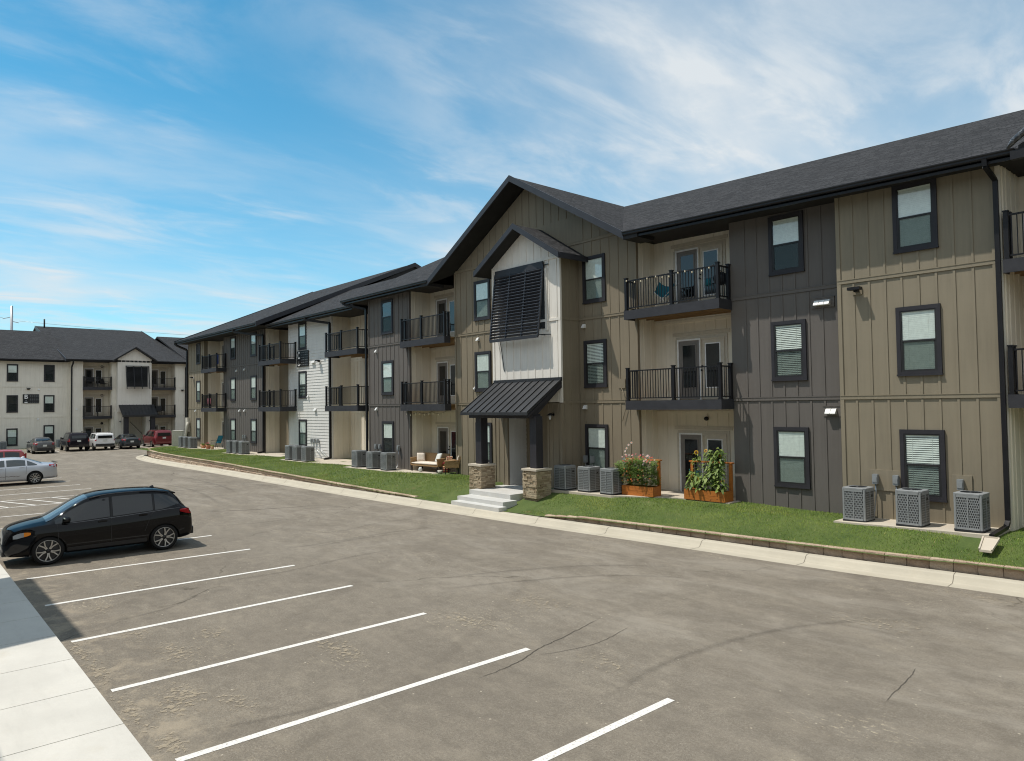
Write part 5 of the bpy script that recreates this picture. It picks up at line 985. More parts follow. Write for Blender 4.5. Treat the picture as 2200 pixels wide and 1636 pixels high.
def wheel_meshes(r, wd, rimr, style, rimmat):
    t = MB(); h = wd / 2
    t.lathe([(rimr - .01, -h * .7), (rimr + .02, -h * .98), (r - .03, -h), (r - .006, -h * .75), (r, -h * .3), (r, h * .3), (r - .006, h * .75), (r - .03, h), (rimr + .02, h * .98), (rimr - .01, h * .7)], (0, 0, 0), 'y', 36)
    tm = t.mesh('wheel', 'tyre_rubber')
    m = MB(); m.lathe([(0, h * .30), (rimr * .9, h * .22), (rimr, h * .2)], (0, 0, 0), 'y', 32, 1); m.lathe([(rimr * .955, h * .35), (rimr * .965, h * .80), (rimr + .004, h * .86), (rimr + .012, h * .7)], (0, 0, 0), 'y', 36, 0); m.lathe([(0, h * .78), (.055, h * .74), (.07, h * .4)], (0, 0, 0), 'y', 16, 1)
    if style == 'twin':
        for k in range(5):
            for dd in (-1, 1):
                a0 = 2 * math.pi * k / 5 + dd * .22; a1 = 2 * math.pi * k / 5 + dd * .27
                m.bar((.06 * math.cos(a0), h * .70, .06 * math.sin(a0)), (rimr * .55 * math.cos((2 * math.pi * k / 5 + dd * .13)), h * .74, rimr * .55 * math.sin((2 * math.pi * k / 5 + dd * .13))), .026, .03, 0, (0, 1, 0)); m.bar((rimr * .52 * math.cos((2 * math.pi * k / 5 + dd * .13)), h * .74, rimr * .52 * math.sin((2 * math.pi * k / 5 + dd * .13))), (rimr * .96 * math.cos(a1), h * .8, rimr * .96 * math.sin(a1)), .028, .03, 0, (0, 1, 0))
    else:
        ns = {'ten': 10, 'six': 6, 'five': 5}[style]
        for k in range(ns):
            a = 2 * math.pi * k / ns; w_ = {'ten': .028, 'six': .06, 'five': .075}[style]; m.bar((.04 * math.cos(a), h * .66, .04 * math.sin(a)), (rimr * .96 * math.cos(a), h * .78, rimr * .96 * math.sin(a)), w_, .03, 0, (0, 1, 0))
    return tm, m.mesh('rim', [rimmat, 'rim_dark'])
def make_car(name, car, paint_mat, wheels, r, wb, track, style, rimmat, glass, windows, windscreen, rear_glass, loc, rz, label, cat, seams=(), handles=(), mirror=None, lamps=(), extra=None, arch=1.13, scale=1.0, group='cars parked in the lot'):
    t = empty(name, loc, rz, label, cat, group); halfw = track; t.scale = (scale,) * 3
    me = cut_arches(car.body().mesh('body', [paint_mat]), wheels, r * arch, halfw, 'body'); link('body', me, t)
    for (xs, u0, u1) in windows:               # side glass: list of x positions with lower / upper limits
        for fl in (1, -1):
            m = MB(); rows = []
            for x, a, b in zip(xs, u0, u1): rows.append([car.side(x, a + (b - a) * k / 5) for k in range(6)])
            car.patch(m, rows, 0.004, fl); m.build('window', glass, t)
    for nm, (xa, xb, v0, v1) in (('windscreen', windscreen),) + ((('rear_window', rear_glass),) if rear_glass else ()):
        m = MB(); rows = []
        for i in range(9):
            x = xa + (xb - xa) * i / 8; rows.append([car.deck(x, -(v0 + (v1 - v0) * i / 8) + 2 * (v0 + (v1 - v0) * i / 8) * j / 10) for j in range(11)])
        car.patch(m, rows, 0.005, 1); m.build(nm, 'clear_car_glass' if nm == 'windscreen' else glass, t)
    sm = MB()
    for (xa, ua, xb, ub) in seams:              # door shut lines
        for fl in (1, -1):
            rows = []
            for i in range(9):
                x = xa + (xb - xa) * i / 8; u = ua + (ub - ua) * i / 8; f = car.low if u <= 1 else (lambda xx, uu: car.side(xx, uu - 1)); rows.append([f(x - .006, u), f(x + .006, u)])
            car.patch(sm, rows, 0.0025, fl)
    if sm.v: sm.build('door_seams', 'black_plastic', t)
    for (x, u) in handles:
        for fl in (1, -1):
            m = MB(); p = car.low(x, u); y = p[1] * fl; m.rbox(x - .11, x + .11, min(y - .02 * fl, y + .035 * fl), max(y - .02 * fl, y + .035 * fl), p[2] - .018, p[2] + .018, .012, 0, 'y'); m.build('handle', paint_mat, t)
    if mirror:
        x, u, sz = mirror
        for fl in (1, -1):
            m = MB(); p = car.side(x, u); y = p[1] * fl; y1 = (p[1] + .20) * fl; m.lathe([(0, -.09), (.05, -.085), (.075, -.03), (.078, .03), (.06, .085), (0, .10)], (x, (y + y1) / 2 + .02 * fl, p[2] + .06), 'x', 12); m.v = [(a, (b - y1) * 1.35 + y1 - .03 * fl, c) for a, b, c in m.v]; m.bar((x, y - .02 * fl, p[2] + .02), (x, y1 - .05 * fl, p[2] + .03), .07, .03); m.build('mirror', paint_mat if sz else 'black_plastic', t)
    for (nm, mat, kind, pts) in lamps:
        for fl in ((1, -1) if kind != 'one' else (1,)):
            m = MB(); rows = []
            if kind == 'side': rows = [[car.atz(x, za + (zb - za) * k / 4) for k in range(5)] for x, za, zb in pts]
            car.patch(m, rows, 0.007, fl); m.build(nm, mat, t)
    tm, rm_ = wheel_meshes(r, .225, r * .70 if style != 'twin' else r * .74, style, rimmat)
    for x in wheels:
        for fl in (1, -1):
            o = link('wheel', tm, t); o.location = (x, fl * (halfw - .125), r); o.rotation_euler = (0, random.uniform(0, 1), 0 if fl > 0 else math.pi); link('rim', rm_, o)
    if extra: extra(t, car)
    return t
def plate(t, x, z, y=0): m = MB(); m.box(x - .012, x + .006, y - .155, y + .155, z - .08, z + .08); m.build('number_plate', 'plate_pale', t)
def fin(t, x, z, mat): m = MB(); m.add([(x - .10, -.03, z), (x + .10, -.02, z), (x + .10, .02, z), (x - .10, .03, z), (x - .07, 0, z + .085), (x - .02, 0, z + .075)], [(0, 1, 5, 4), (2, 3, 4, 5), (0, 4, 3), (1, 2, 5)], 0, True); m.build('antenna', mat, t)
# -- black crossover, nearest
edge = Car(top=[(-2.24, .62), (-2.225, .80), (-2.19, 1.0), (-2.10, 1.15), (-1.95, 1.36), (-1.80, 1.56), (-1.62, 1.69), (-1.1, 1.775), (-.5, 1.79), (0, 1.775), (.42, 1.71), (.75, 1.575), (1.2, 1.31), (1.5, 1.155), (1.75, 1.115), (2.05, 1.05), (2.28, .97), (2.38, .85), (2.42, .62)],
           belt=[(-2.24, .60), (-2.19, .98), (-2.08, 1.13), (-1.8, 1.155), (-1, 1.11), (0, 1.055), (1.0, 1.02), (1.4, 1.03), (1.9, .99), (2.2, .90), (2.42, .60)],
           sill=[(-2.24, .42), (-2.15, .34), (-1.85, .29), (-1, .245), (1, .245), (1.9, .26), (2.25, .28), (2.42, .36)],
           width=[(-2.24, .72), (-2.20, .82), (-2.07, .90), (-1.75, .95), (-1.2, .96), (0, .955), (1.2, .96), (1.7, .95), (2.05, .88), (2.25, .80), (2.36, .71), (2.42, .60)],
           roofw=[(-2.24, .6), (-2.05, .66), (-1.75, .62), (-1.0, .66), (0, .66), (.5, .64), (.9, .66), (1.5, .75), (1.85, .75), (2.2, .68), (2.42, .52)])
def edge_extra(t, c):
    m = MB()                                                    # tail spoiler
    m.add([(-1.45, -.58, 1.62), (-1.45, .58, 1.62), (-1.80, .55, 1.575), (-1.80, -.55, 1.575), (-1.45, -.58, 1.69), (-1.45, .58, 1.69), (-1.81, .55, 1.61), (-1.81, -.55, 1.61)], [(0, 3, 2, 1), (4, 5, 6, 7), (0, 4, 7, 3), (1, 2, 6, 5), (2, 3, 7, 6), (0, 1, 5, 4)], 0, False); m.build('spoiler', 'paint_black', t)
    for fl in (1, -1):                                          # sill cladding
        m = MB()
        rows = [[c.low(x, u) for u in (0.0, .08, .16)] for x in np.linspace(-.95, 1.0, 14)]; c.patch(m, rows, .014, fl); m.build('sill_cladding', 'black_plastic', t)
    m = MB(); rows = [[(x, y, c.top(x) * 0 + z) for y in np.linspace(-.46, .46, 9)] for x, z in ((2.43, .50), (2.428, .60), (2.41, .70), (2.37, .80))]; m2 = MB()
    vs = [(x + .004 - .10 * (abs(y) / .46) ** 2, y, z) for r_ in rows for (x, y, z) in r_]; m.add(vs, [(i * 9 + j, i * 9 + j + 1, (i + 1) * 9 + j + 1, (i + 1) * 9 + j) for i in range(3) for j in range(8)], 0, True); m.build('grille', 'black_plastic', t)
    m = MB(); m.rbox(2.22, 2.43, -.62, .62, .30, .40, .04, 0, 'z'); m.build('bumper_lip', 'black_plastic', t)
    for fl in (1, -1): m = MB(); m.box(2.16, 2.20, fl * .70 - .03, fl * .70 + .03, .44, .56); m.build('fog_lamp', 'clear_lens', t)
    for fl in (1, -1): m = MB(); m.lathe([(.03, -.02), (.04, 0), (.035, .03)], (-2.26, fl * .5, .40), 'x', 10); m.build('exhaust', 'chrome', t)
    m = MB(); m.rbox(-2.29, -2.1, -.72, .72, .36, .56, .06, 0, 'z'); m.build('rear_bumper', 'black_plastic', t)
    plate(t, -2.225, .86); fin(t, -1.25, 1.735, 'paint_black')
    for fl in (1, -1):
        m = MB(); pts = [(x, (c.rw(x) + .012) * fl, c.top(x) - .055) for x in np.linspace(-1.6, .45, 14)]; m.tube(pts, .012, 6); m.build('roof_rail', 'black_plastic', t)
    for fl in (1, -1):
        m = MB(); rows = [[c.side(x, u) for u in (0.0, .022)] for x in np.linspace(-1.85, 1.1, 20)]; c.patch(m, rows, .008, fl); m.build('window_trim', 'strip_metal', t)
make_car('parked_car', edge, 'paint_black', (1.43, -1.42), .375, 2.85, .965, 'twin', 'rim_silver', 'tinted_glass',
         [([-.02, .25, .55, .85, 1.1, 1.28], [.07] * 6, [.90, .90, .90, .88, .84, .70]), ([-1.12, -.85, -.6, -.3, -.10], [.07] * 5, [.88, .90, .90, .90, .90]), ([-1.84, -1.70, -1.52, -1.34, -1.18], [.42, .24, .12, .07, .07], [.56, .74, .84, .88, .88])],
         (.48, 1.47, .92, .97), (-2.06, -1.86, .86, .84), (-22.16, 4.53, 0), R(-92), 'glossy black crossover nearest the viewer, nose over the near sidewalk', 'car',
         seams=[(1.18, .12, 1.24, 1.0), (-.05, .10, -.06, 1.0), (-.05, 1.0, -.10, 1.9), (-.9, .35, -1.13, .95), (-1.13, .95, -1.16, 1.88), (-.92, .18, 1.2, .18)], handles=[(.16, .84), (-.86, .86)], mirror=(1.02, .16, True),
         scale=.945, lamps=[('headlight', 'head_lens', 'side', [(2.20, .76, .84), (2.12, .76, .88), (2.05, .78, .90), (1.97, .80, .91)]), ('indicator', 'amber_lens', 'side', [(1.97, .80, .91), (1.88, .82, .91), (1.82, .85, .90)]), ('tail_light', 'red_lens', 'side', [(-2.17, .99, 1.11), (-2.10, .99, 1.14), (-2.0, 1.02, 1.15), (-1.84, 1.08, 1.14)])], extra=edge_extra)
# -- sedans
def sedan(L=2.42, h=1.44, w=.91, nose=.72, deckz=1.06):
    return Car(top=[(-L, .70), (-L + .02, .90), (-L + .07, deckz - .02), (-L + .35, deckz + .02), (-L + .68, deckz + .06), (-L + 1.05, 1.25), (-L + 1.5, h - .04), (-.45, h), (.1, h - .015), (.45, h - .10), (.95, 1.16), (1.32, .985), (1.75, .92), (2.1, .83), (2.28, .74), (2.38, .58)],
               belt=[(-L, .66), (-L + .1, .92), (-L + .6, .955), (-1, .95), (0, .93), (1.2, .90), (1.8, .84), (2.2, .70), (2.38, .56)], sill=[(-L, .36), (-L + .1, .28), (-1.8, .24), (-1, .20), (1, .20), (1.9, .20), (2.38, .30)],
               width=[(-L, .62), (-L + .06, .74), (-L + .25, .84), (-1.6, w), (0, w), (1.5, w), (1.95, .86), (2.2, .72), (2.38, .50)], roofw=[(-L, .56), (-L + .5, .68), (-1.2, .60), (-.6, .585), (.2, .58), (.8, .62), (1.3, .70), (1.8, .70), (2.38, .40)])
SW = lambda h: [([-.08, .2, .5, .75, .98], [.08] * 5, [.88, .88, .86, .80, .58]), ([-.98, -.8, -.5, -.16], [.08] * 4, [.86, .88, .88, .88]), ([-1.50, -1.3, -1.06], [.14, .08, .08], [.36, .72, .86])]
LS = lambda L, z0, z1: ('tail_light', 'red_lens', 'side', [(-L + .012, z0 + .02, z1 - .04), (-L + .06, z0, z1), (-L + .18, z0 + .02, z1), (-L + .42, z0 + .08, z1)])
def sed_extra(L, zt, mt):
    def f(t, c):
        plate(t, -L - .005, .74); fin(t, -.95, c.top(-.95) - .01, mt); m = MB(); m.rbox(-L - .015, -L + .15, -.60, .60, .30, .52, .05, 0, 'z'); m.build('rear_bumper', 'black_plastic', t)
    return f
L_ = 2.45
make_car('parked_car', sedan(L_), 'paint_silver', (1.42, -1.40), .335, 2.82, .925, 'ten', 'rim_silver', 'clear_car_glass', SW(0), (.30, 1.26, .93, .96), (-L_ + .72, -1.02, .92, .88), (-46.15, 4.66, 0), R(-90),
         'silver sedan cut by the left edge of the view, between painted stall lines', 'car', seams=[(1.05, .12, 1.12, 1.0), (-.12, .12, -.12, 1.0), (-1.0, .4, -1.02, 1.0), (-.9, .14, 1.05, .14)], handles=[(.12, .82), (-.82, .84)], mirror=(.92, .14, True),
         lamps=[LS(L_, .84, 1.00)], extra=lambda t, c: (sed_extra(L_, 1, 'paint_silver')(t, c), [MB().box(-L_ + .0, -L_ + .12, -.66, .66, 1.075, 1.10).build('lip_spoiler', 'paint_dark', t)], [(lambda m: (m.v.extend([(c.low(x, .40 + .02 * math.sin(x * 40))[0], c.low(x, .4)[1] + .004, .47 + .012 * math.sin(x * 31) + d) for x in np.linspace(-.75, .35, 24) for d in (0, .018)]), m.f.extend([(2 * i, 2 * i + 1, 2 * i + 3, 2 * i + 2) for i in range(23)]), m.mi.extend([0] * 23), m.sm.extend([False] * 23), m.tint.extend([0] * 48), m.build('scrape', 'dark_wood', t)))(MB())]))
L2 = 2.28
make_car('parked_car', sedan(L2, 1.47, .88, .72, 1.08), 'paint_grey', (1.38, -1.32), .31, 2.7, .885, 'five', 'rim_silver', 'tinted_glass', SW(0), (.30, 1.26, .93, .96), (-L2 + .70, -1.0, .92, .88), (-78.6, 10.95, 0), R(180),
         'dark grey sedan with bright wheels at the left end of the far row', 'car', seams=[(-.12, .12, -.12, 1.0)], lamps=[LS(L2, .80, 1.00)], extra=sed_extra(L2, 1, 'paint_grey'), mirror=(.92, .14, True))
make_car('parked_car', sedan(L_, 1.44, .91, .72, 1.07), 'paint_slate', (1.42, -1.40), .33, 2.8, .92, 'ten', 'rim_silver', 'tinted_glass', SW(0), (.30, 1.26, .93, .96), (-L_ + .72, -1.02, .92, .88), (-80.1, 18.4, 0), R(180),
         'blue black sedan between the white boxy wagon and the red minivan', 'car', seams=[(-.12, .12, -.12, 1.0)], lamps=[LS(L_, .82, 1.0)], extra=sed_extra(L_, 1, 'paint_slate'), mirror=(.92, .14, True))
make_car('parked_car', sedan(2.35, 1.45, .90, .72, 1.06), 'paint_plum', (1.42, -1.36), .33, 2.8, .91, 'ten', 'rim_silver', 'tinted_glass', SW(0), (.30, 1.26, .93, .96), (-2.35 + .72, -1.0, .92, .88), (-78.9, 24.6, 0), R(180),
         'dark plum car at the right end of the far row, behind the utility cabinet', 'car', lamps=[LS(2.35, .82, 1.0)], mirror=(.92, .14, True))
# -- boxy wagons, minivan
def wagon(L=2.3, h=1.78, w=.92, rk=.16, belt=1.10, clr=.28, hood=1.10, ws=(.45, 1.2)):
    return Car(top=[(-L, .62), (-L + .02, .95), (-L + .05, belt + .02), (-L + rk, h - .16), (-L + rk + .16, h - .03), (-1.2, h), (-.2, h), (ws[0] - .1, h - .04), (ws[0] + .2, h - .20), (ws[1], hood + .05), (ws[1] + .2, hood), (1.9, hood - .06), (2.12, hood - .2), (2.22, .62)],
               belt=[(-L, .6), (-L + .05, belt - .06), (-L + .2, belt), (0, belt - .02), (1.2, hood - .06), (1.9, hood - .12), (2.22, .6)], sill=[(-L, .45), (-L + .2, clr + .06), (-1, clr), (1, clr), (2.22, clr + .1)],
               width=[(-L, .78), (-L + .05, .84), (-L + .25, w - .02), (-1.2, w), (1.2, w), (1.8, w - .03), (2.1, .80), (2.22, .68)], roofw=[(-L, .74), (-L + .3, .72), (0, .72), (.6, .70), (1.2, .74), (2.22, .6)], crown=.04)
def WG(L, front): return [([-.08, .2, .45, front - .25, front], [.06] * 5, [.90, .90, .88, .80, .55]), ([-1.0, -.7, -.4, -.16], [.06] * 4, [.90] * 4), ([-L + .34, -L + .6, -1.08], [.08] * 3, [.84, .88, .90])]
def wag_extra(L, h, rail, spare=False, rb='black_plastic', belt=1.1):
    def f(t, c):
        plate(t, -L - .012, .98 if not spare else .86); m = MB(); m.rbox(-L - .06, -L + .25, -.80, .80, .42, .64, .06, 0, 'z'); m.build('rear_bumper', rb, t)
        m = MB(); m.box(-L + .02, -L + .05, -.60, .60, belt + .10, h - .26); m.v = [(x + (z - belt) * .22 - .035, y, z) for x, y, z in m.v]; m.build('tailgate_glass', 'tinted_glass', t)
        if rail:
            for fl in (1, -1): m = MB(); m.tube([(-L + .45, .64 * fl, h - .02), (-L + .5, .64 * fl, h + .05), (.2, .64 * fl, h + .05), (.28, .64 * fl, h - .02)], .02, 6); m.build('roof_rail', 'black_plastic', t)
    return f
def wlamp(L, z0, z1, d=.14): return ('tail_light', 'red_lens', 'side', [(-L + .008, z0, z1), (-L + .05, z0, z1), (-L + d, z0, z1)])
make_car('parked_car', wagon(2.35, 1.76, .93, .22, 1.12, .36, 1.18), 'paint_dark', (1.42, -1.34), .39, 2.78, .94, 'six', 'rim_silver', 'tinted_glass', WG(2.35, 1.08), (.50, 1.18, .92, .95), None, (-80.2, 13.9, 0), R(180),
         'black off road wagon with roof rails in the far row', 'car', seams=[(-.12, .1, -.12, 1.0)], lamps=[wlamp(2.35, .92, 1.22, .2)], extra=wag_extra(2.35, 1.76, True, False, 'paint_dark', 1.12), mirror=(1.0, .14, False))
make_car('parked_car', wagon(2.15, 1.68, .89, .14, 1.08, .30, 1.12), 'paint_white', (1.36, -1.26), .345, 2.63, .905, 'five', 'rim_silver', 'tinted_glass', WG(2.15, 1.05), (.50, 1.18, .92, .95), None, (-79.6, 16.0, 0), R(180),
         'white boxy wagon in the middle of the far row', 'car', seams=[(-.12, .1, -.12, 1.0), (-.9, .3, -1.04, 1.0)], lamps=[wlamp(2.15, .92, 1.10)], extra=wag_extra(2.15, 1.68, True, False, 'black_plastic', 1.08), mirror=(1.0, .14, True))
make_car('parked_car', wagon(2.55, 1.74, .97, .30, 1.06, .24, 1.08, (.75, 1.55)), 'paint_red', (1.55, -1.52), .345, 3.08, .985, 'five', 'rim_silver', 'tinted_glass', [([.05, .4, .8, 1.1, 1.35], [.06] * 5, [.9, .9, .86, .74, .5]), ([-1.05, -.7, -.3, -.05], [.06] * 4, [.9] * 4), ([-2.2, -1.7, -1.15], [.06] * 3, [.84, .9, .9])], (.8, 1.5, .92, .95), None, (-80.4, 21.4, 0), R(180),
         'dark red minivan in the far row', 'car', seams=[(0, .1, 0, 1.0), (-1.1, .3, -1.1, 1.0)], lamps=[wlamp(2.55, .95, 1.38, .12)], extra=wag_extra(2.55, 1.74, True, False, 'paint_red', 1.06), mirror=(1.2, .14, True))
make_car('parked_car', wagon(2.1, 1.72, .88, .12, 1.10, .22, 1.1), 'paint_scarlet', (1.3, -1.25), .33, 2.6, .895, 'five', 'rim_silver', 'tinted_glass', WG(2.1, 1.05), (.50, 1.18, .92, .95), None, (-49.3, 4.0, 0), R(-90),
         'bright red hatchback showing only its roof behind the silver sedan', 'car', lamps=[wlamp(2.1, 1.0, 1.5, .08)], extra=wag_extra(2.1, 1.72, False, False, 'paint_scarlet', 1.1))
# ------------------------------------------------------------------ air conditioning condensers
def uvbox_panel(m_name, w, h, mat, parent, origin, ux, uz, n=1):
    me = bpy.data.meshes.new(m_name); o, a, b = Vector(origin), Vector(ux), Vector(uz)
    me.from_pydata([o, o + a * w, o + a * w + b * h, o + b * h], [], [(0, 1, 2, 3)]); uv = me.uv_layers.new(name='UVMap')
    for i, q in enumerate(((0, 0), (w, 0), (w, h), (0, h))): uv.data[i].uv = q
    me.materials.append(MATS[mat]); return link(m_name, me, parent)
ACW, ACH = 0.58, 0.88
def make_condenser():
    t = empty('air_conditioner', (0, 0, 0)); w = ACW / 2
    m = MB(); m.rbox(-w - .012, w + .012, -w - .012, w + .012, 0.0, 0.05, .05); m.build('base_pan', 'dark_grille', t)
    m = MB(); m.rbox(-w + .02, w - .02, -w + .02, w - .02, .05, ACH - .05, .03, 1)
    for sx in (-1, 1):
        for sy in (-1, 1): m.rbox(min(sx * w, sx * (w - .065)), max(sx * w, sx * (w - .065)), min(sy * w, sy * (w - .065)), max(sy * w, sy * (w - .065)), .05, ACH - .04, .025)
    for s in (-1, 1):
        m.box(-.012, .012, s * w - .012, s * w + .012, .05, ACH - .04); m.box(s * w - .012, s * w + .012, -.012, .012, .05, ACH - .04); m.box(-w + .06, w - .06, s * w - .010, s * w + .010, .05, .09); m.box(s * w - .010, s * w + .010, -w + .06, w - .06, .05, .09); m.box(-w + .06, w - .06, s * w - .010, s * w + .010, ACH - .10, ACH - .04); m.box(s * w - .010, s * w + .010, -w + .06, w - .06, ACH - .10, ACH - .04)
    m.build('cabinet', ['ac_grey', 'dark_grille'], t)
    for (o, ux) in (((-w + .06, -w - .001, .09), (1, 0, 0)), ((w + .001, -w + .06, .09), (0, 1, 0)), ((-w - .001, w - .06, .09), (0, -1, 0)), ((w - .06, w + .001, .09), (-1, 0, 0))): uvbox_panel('coil_guard', ACW - .12, ACH - .19, 'coil_guard', t, o, ux, (0, 0, 1))
    m = MB(); N = 28; ro, zt = w + .012, ACH                       # top cover with a round opening
    sq = []; ri = .225
    for k in range(N):
        a = 2 * math.pi * k / N; c_, s_ = math.cos(a), math.sin(a); q = min(1 / max(abs(c_), 1e-6), 1 / max(abs(s_), 1e-6)); q = min(q, 1.32); sq.append((c_ * q * ro, s_ * q * ro))
    vs = [(x, y, zt - .045) for x, y in sq] + [(x, y, zt - .008) for x, y in sq] + [(x * .96, y * .96, zt) for x, y in sq] + [(ri * math.cos(2 * math.pi * k / N), ri * math.sin(2 * math.pi * k / N), zt + .008) for k in range(N)] + [(ri * math.cos(2 * math.pi * k / N), ri * math.sin(2 * math.pi * k / N), zt - .06) for k in range(N)]
    m.add(vs, [(i * N + k, i * N + (k + 1) % N, (i + 1) * N + (k + 1) % N, (i + 1) * N + k) for i in range(4) for k in range(N)]); m.build('top_cover', 'ac_grey', t)
    m = MB(); m.lathe([(0, zt - .05), (ri + .01, zt - .05)], (0, 0, 0), 'z', 24)
    for r in (.06, .10, .14, .18, .215): m.lathe([(r - .004, zt), (r, zt + .005), (r + .004, zt), (r, zt - .004), (r - .004, zt)], (0, 0, 0), 'z', 28)
    for k in range(8): a = math.pi * k / 4; m.bar((.05 * math.cos(a), .05 * math.sin(a), zt), (ri * math.cos(a), ri * math.sin(a), zt + .004), .008, .006)
    m.lathe([(0, zt + .02), (.05, zt + .015), (.06, zt - .01)], (0, 0, 0), 'z', 14); m.build('fan_grille', 'dark_grille', t)
    m = MB(); m.box(w, w + .005, .08, .17, ACH - .24, ACH - .19); m.build('grip', 'black_plastic', t); return t
acs = [(-8.17, 19.14, .70, 0, 'grey condenser with a white conduit behind it, first of three left of the black downspout', 'trio under the tan bay'), (-6.83, 19.05, .745, 0, 'grey condenser in front of the lowest window of the tan bay', ''), (-5.53, 18.98, .79, 0, 'grey condenser next to the black downspout', ''),
       (-18.42, 18.68, .74, 0, 'grey condenser beside the right stone pillar base', ''), (-17.38, 18.83, .74, 0, 'grey condenser in the middle between the stone pillar and the flower planter', ''), (-16.30, 18.80, .74, 0, 'grey condenser touching the flower planter', ''),
       (-33.95, 18.95, .66, 0, 'grey condenser at the left of the trio before the downspout of the second dark bay', ''), (-32.45, 18.98, .66, 0, 'middle grey condenser of the trio left of the wicker sofa', ''), (-31.12, 19.02, .66, 0, 'grey condenser nearest the wicker sofa', ''),
       (-42.1, 18.85, .66, 0, 'left grey condenser of the trio in front of the white lap siding', ''), (-41.1, 18.88, .66, 0, 'middle grey condenser of the trio in front of the white lap siding', ''), (-39.95, 18.92, .66, 0, 'right grey condenser of the trio in front of the white lap siding', ''),
       (-52.1, 18.85, .66, 0, 'left grey condenser of the trio under the far dark bay', ''), (-51.2, 18.95, .66, 0, 'middle grey condenser of the trio under the far dark bay', ''), (-50.1, 18.98, .66, 0, 'right grey condenser of the trio under the far dark bay', ''),
       (-63.6, 18.95, .66, 0, 'grey condenser right behind the beige utility cabinet', ''), (-62.6, 19.0, .66, 0, 'middle grey condenser at the far corner of the building', ''), (-61.3, 19.0, .66, 0, 'grey condenser nearest the teal lawn chair', ''),
       (-87.6, 8.2, -.02, R(90), 'grey condenser at the left edge under the letter B wall', ''), (-87.6, 9.0, -.02, R(90), 'grey condenser left of the low window of the letter B building', ''), (-87.6, 11.6, -.02, R(90), 'grey condenser behind the dark grey sedan roof', ''), (-87.6, 13.9, -.02, R(90), 'grey condenser behind the black off road wagon', '')]
ac0 = make_condenser()
for i, (x, y, z, rz, lab, _) in enumerate(acs):
    o = ac0 if i == 0 else copy_tree(ac0, (x, y, z), rz)
    o.location = (x, y, z); o.rotation_euler = (0, 0, rz); tag(o, lab, 'air conditioner', 'air conditioning condensers along the walls')
# ------------------------------------------------------------------ small yard things
m = MB(); m.add([(-5.10, 18.2, .80), (-4.80, 18.2, .80), (-5.06, 17.75, .60), (-4.83, 17.75, .60), (-5.10, 18.2, .74), (-4.80, 18.2, .74), (-5.06, 17.75, .55), (-4.83, 17.75, .55)], [(0, 2, 3, 1), (4, 5, 7, 6), (0, 4, 6, 2), (1, 3, 7, 5), (2, 6, 7, 3), (0, 1, 5, 4)])
for a_, b_ in (((-5.10, 18.2, .80), (-5.06, 17.75, .60)), ((-4.80, 18.2, .80), (-4.83, 17.75, .60)), ((-5.1, 18.2, .8), (-4.8, 18.2, .8))): m.bar(a_, b_, .03, .05)
tag(m.build('splash_block', 'pad_concrete'), 'pale concrete splash block on the grass below the downspout outlet', 'splash block')
t = empty('path_light', (-4.62, 20.0, .55), 0, 'small black mushroom path light at the right edge', 'path light')
MB().tube([(0, 0, 0), (0, 0, .38)], .014, 8).build('stake', 'black_metal', t); MB().lathe([(0, .46), (.05, .455), (.10, .42), (.10, .41), (.03, .40), (.025, .36), (0, .36)], (0, 0, 0), 'z', 18).build('lamp_shade', 'brushed_metal', t)
t = empty('utility_cabinet', (-67.2, 19.6, .5), R(-25), 'beige utility cabinet at the far corner of the lawn', 'utility cabinet')
m = MB(); m.rbox(-.5, .5, -.42, .42, 0, 1.38, .02); m.box(-.52, .52, -.44, .44, 1.38, 1.46); m.build('housing', 'box_beige', t); m = MB(); m.box(-.46, -.02, -.435, -.42, .08, 1.32); m.box(.02, .46, -.435, -.42, .08, 1.32); m.build('door_panel', 'box_beige', t)
# utility pole with wires beyond the second building
t = empty('utility_pole', (-130, 14.3, -.3), 0, 'tall utility pole rising behind the roof of the far building', 'utility pole')
MB().tube([(0, 0, 0), (0, 0, 20.0)], [.26, .17], 10).build('pole', 'brushed_metal', t); m = MB(); m.bar((0, -1.1, 18.0), (0, .2, 18.4), .09); m.bar((0, 0, 17.7), (0, .9, 17.5), .09); m.build('crossarm', 'brushed_metal', t)
m = MB()
for p, q, sag in (((0, .9, 17.8), (4, 60, 17.2), .8), ((0, -1.1, 18.2), (-4, -50, 17.6), .8)): m.tube([Vector(p).lerp(Vector(q), k / 16) - Vector((0, 0, 4 * sag * (k / 16) * (1 - k / 16))) for k in range(17)], .022, 5)
m.build('wire', 'brushed_metal', t)
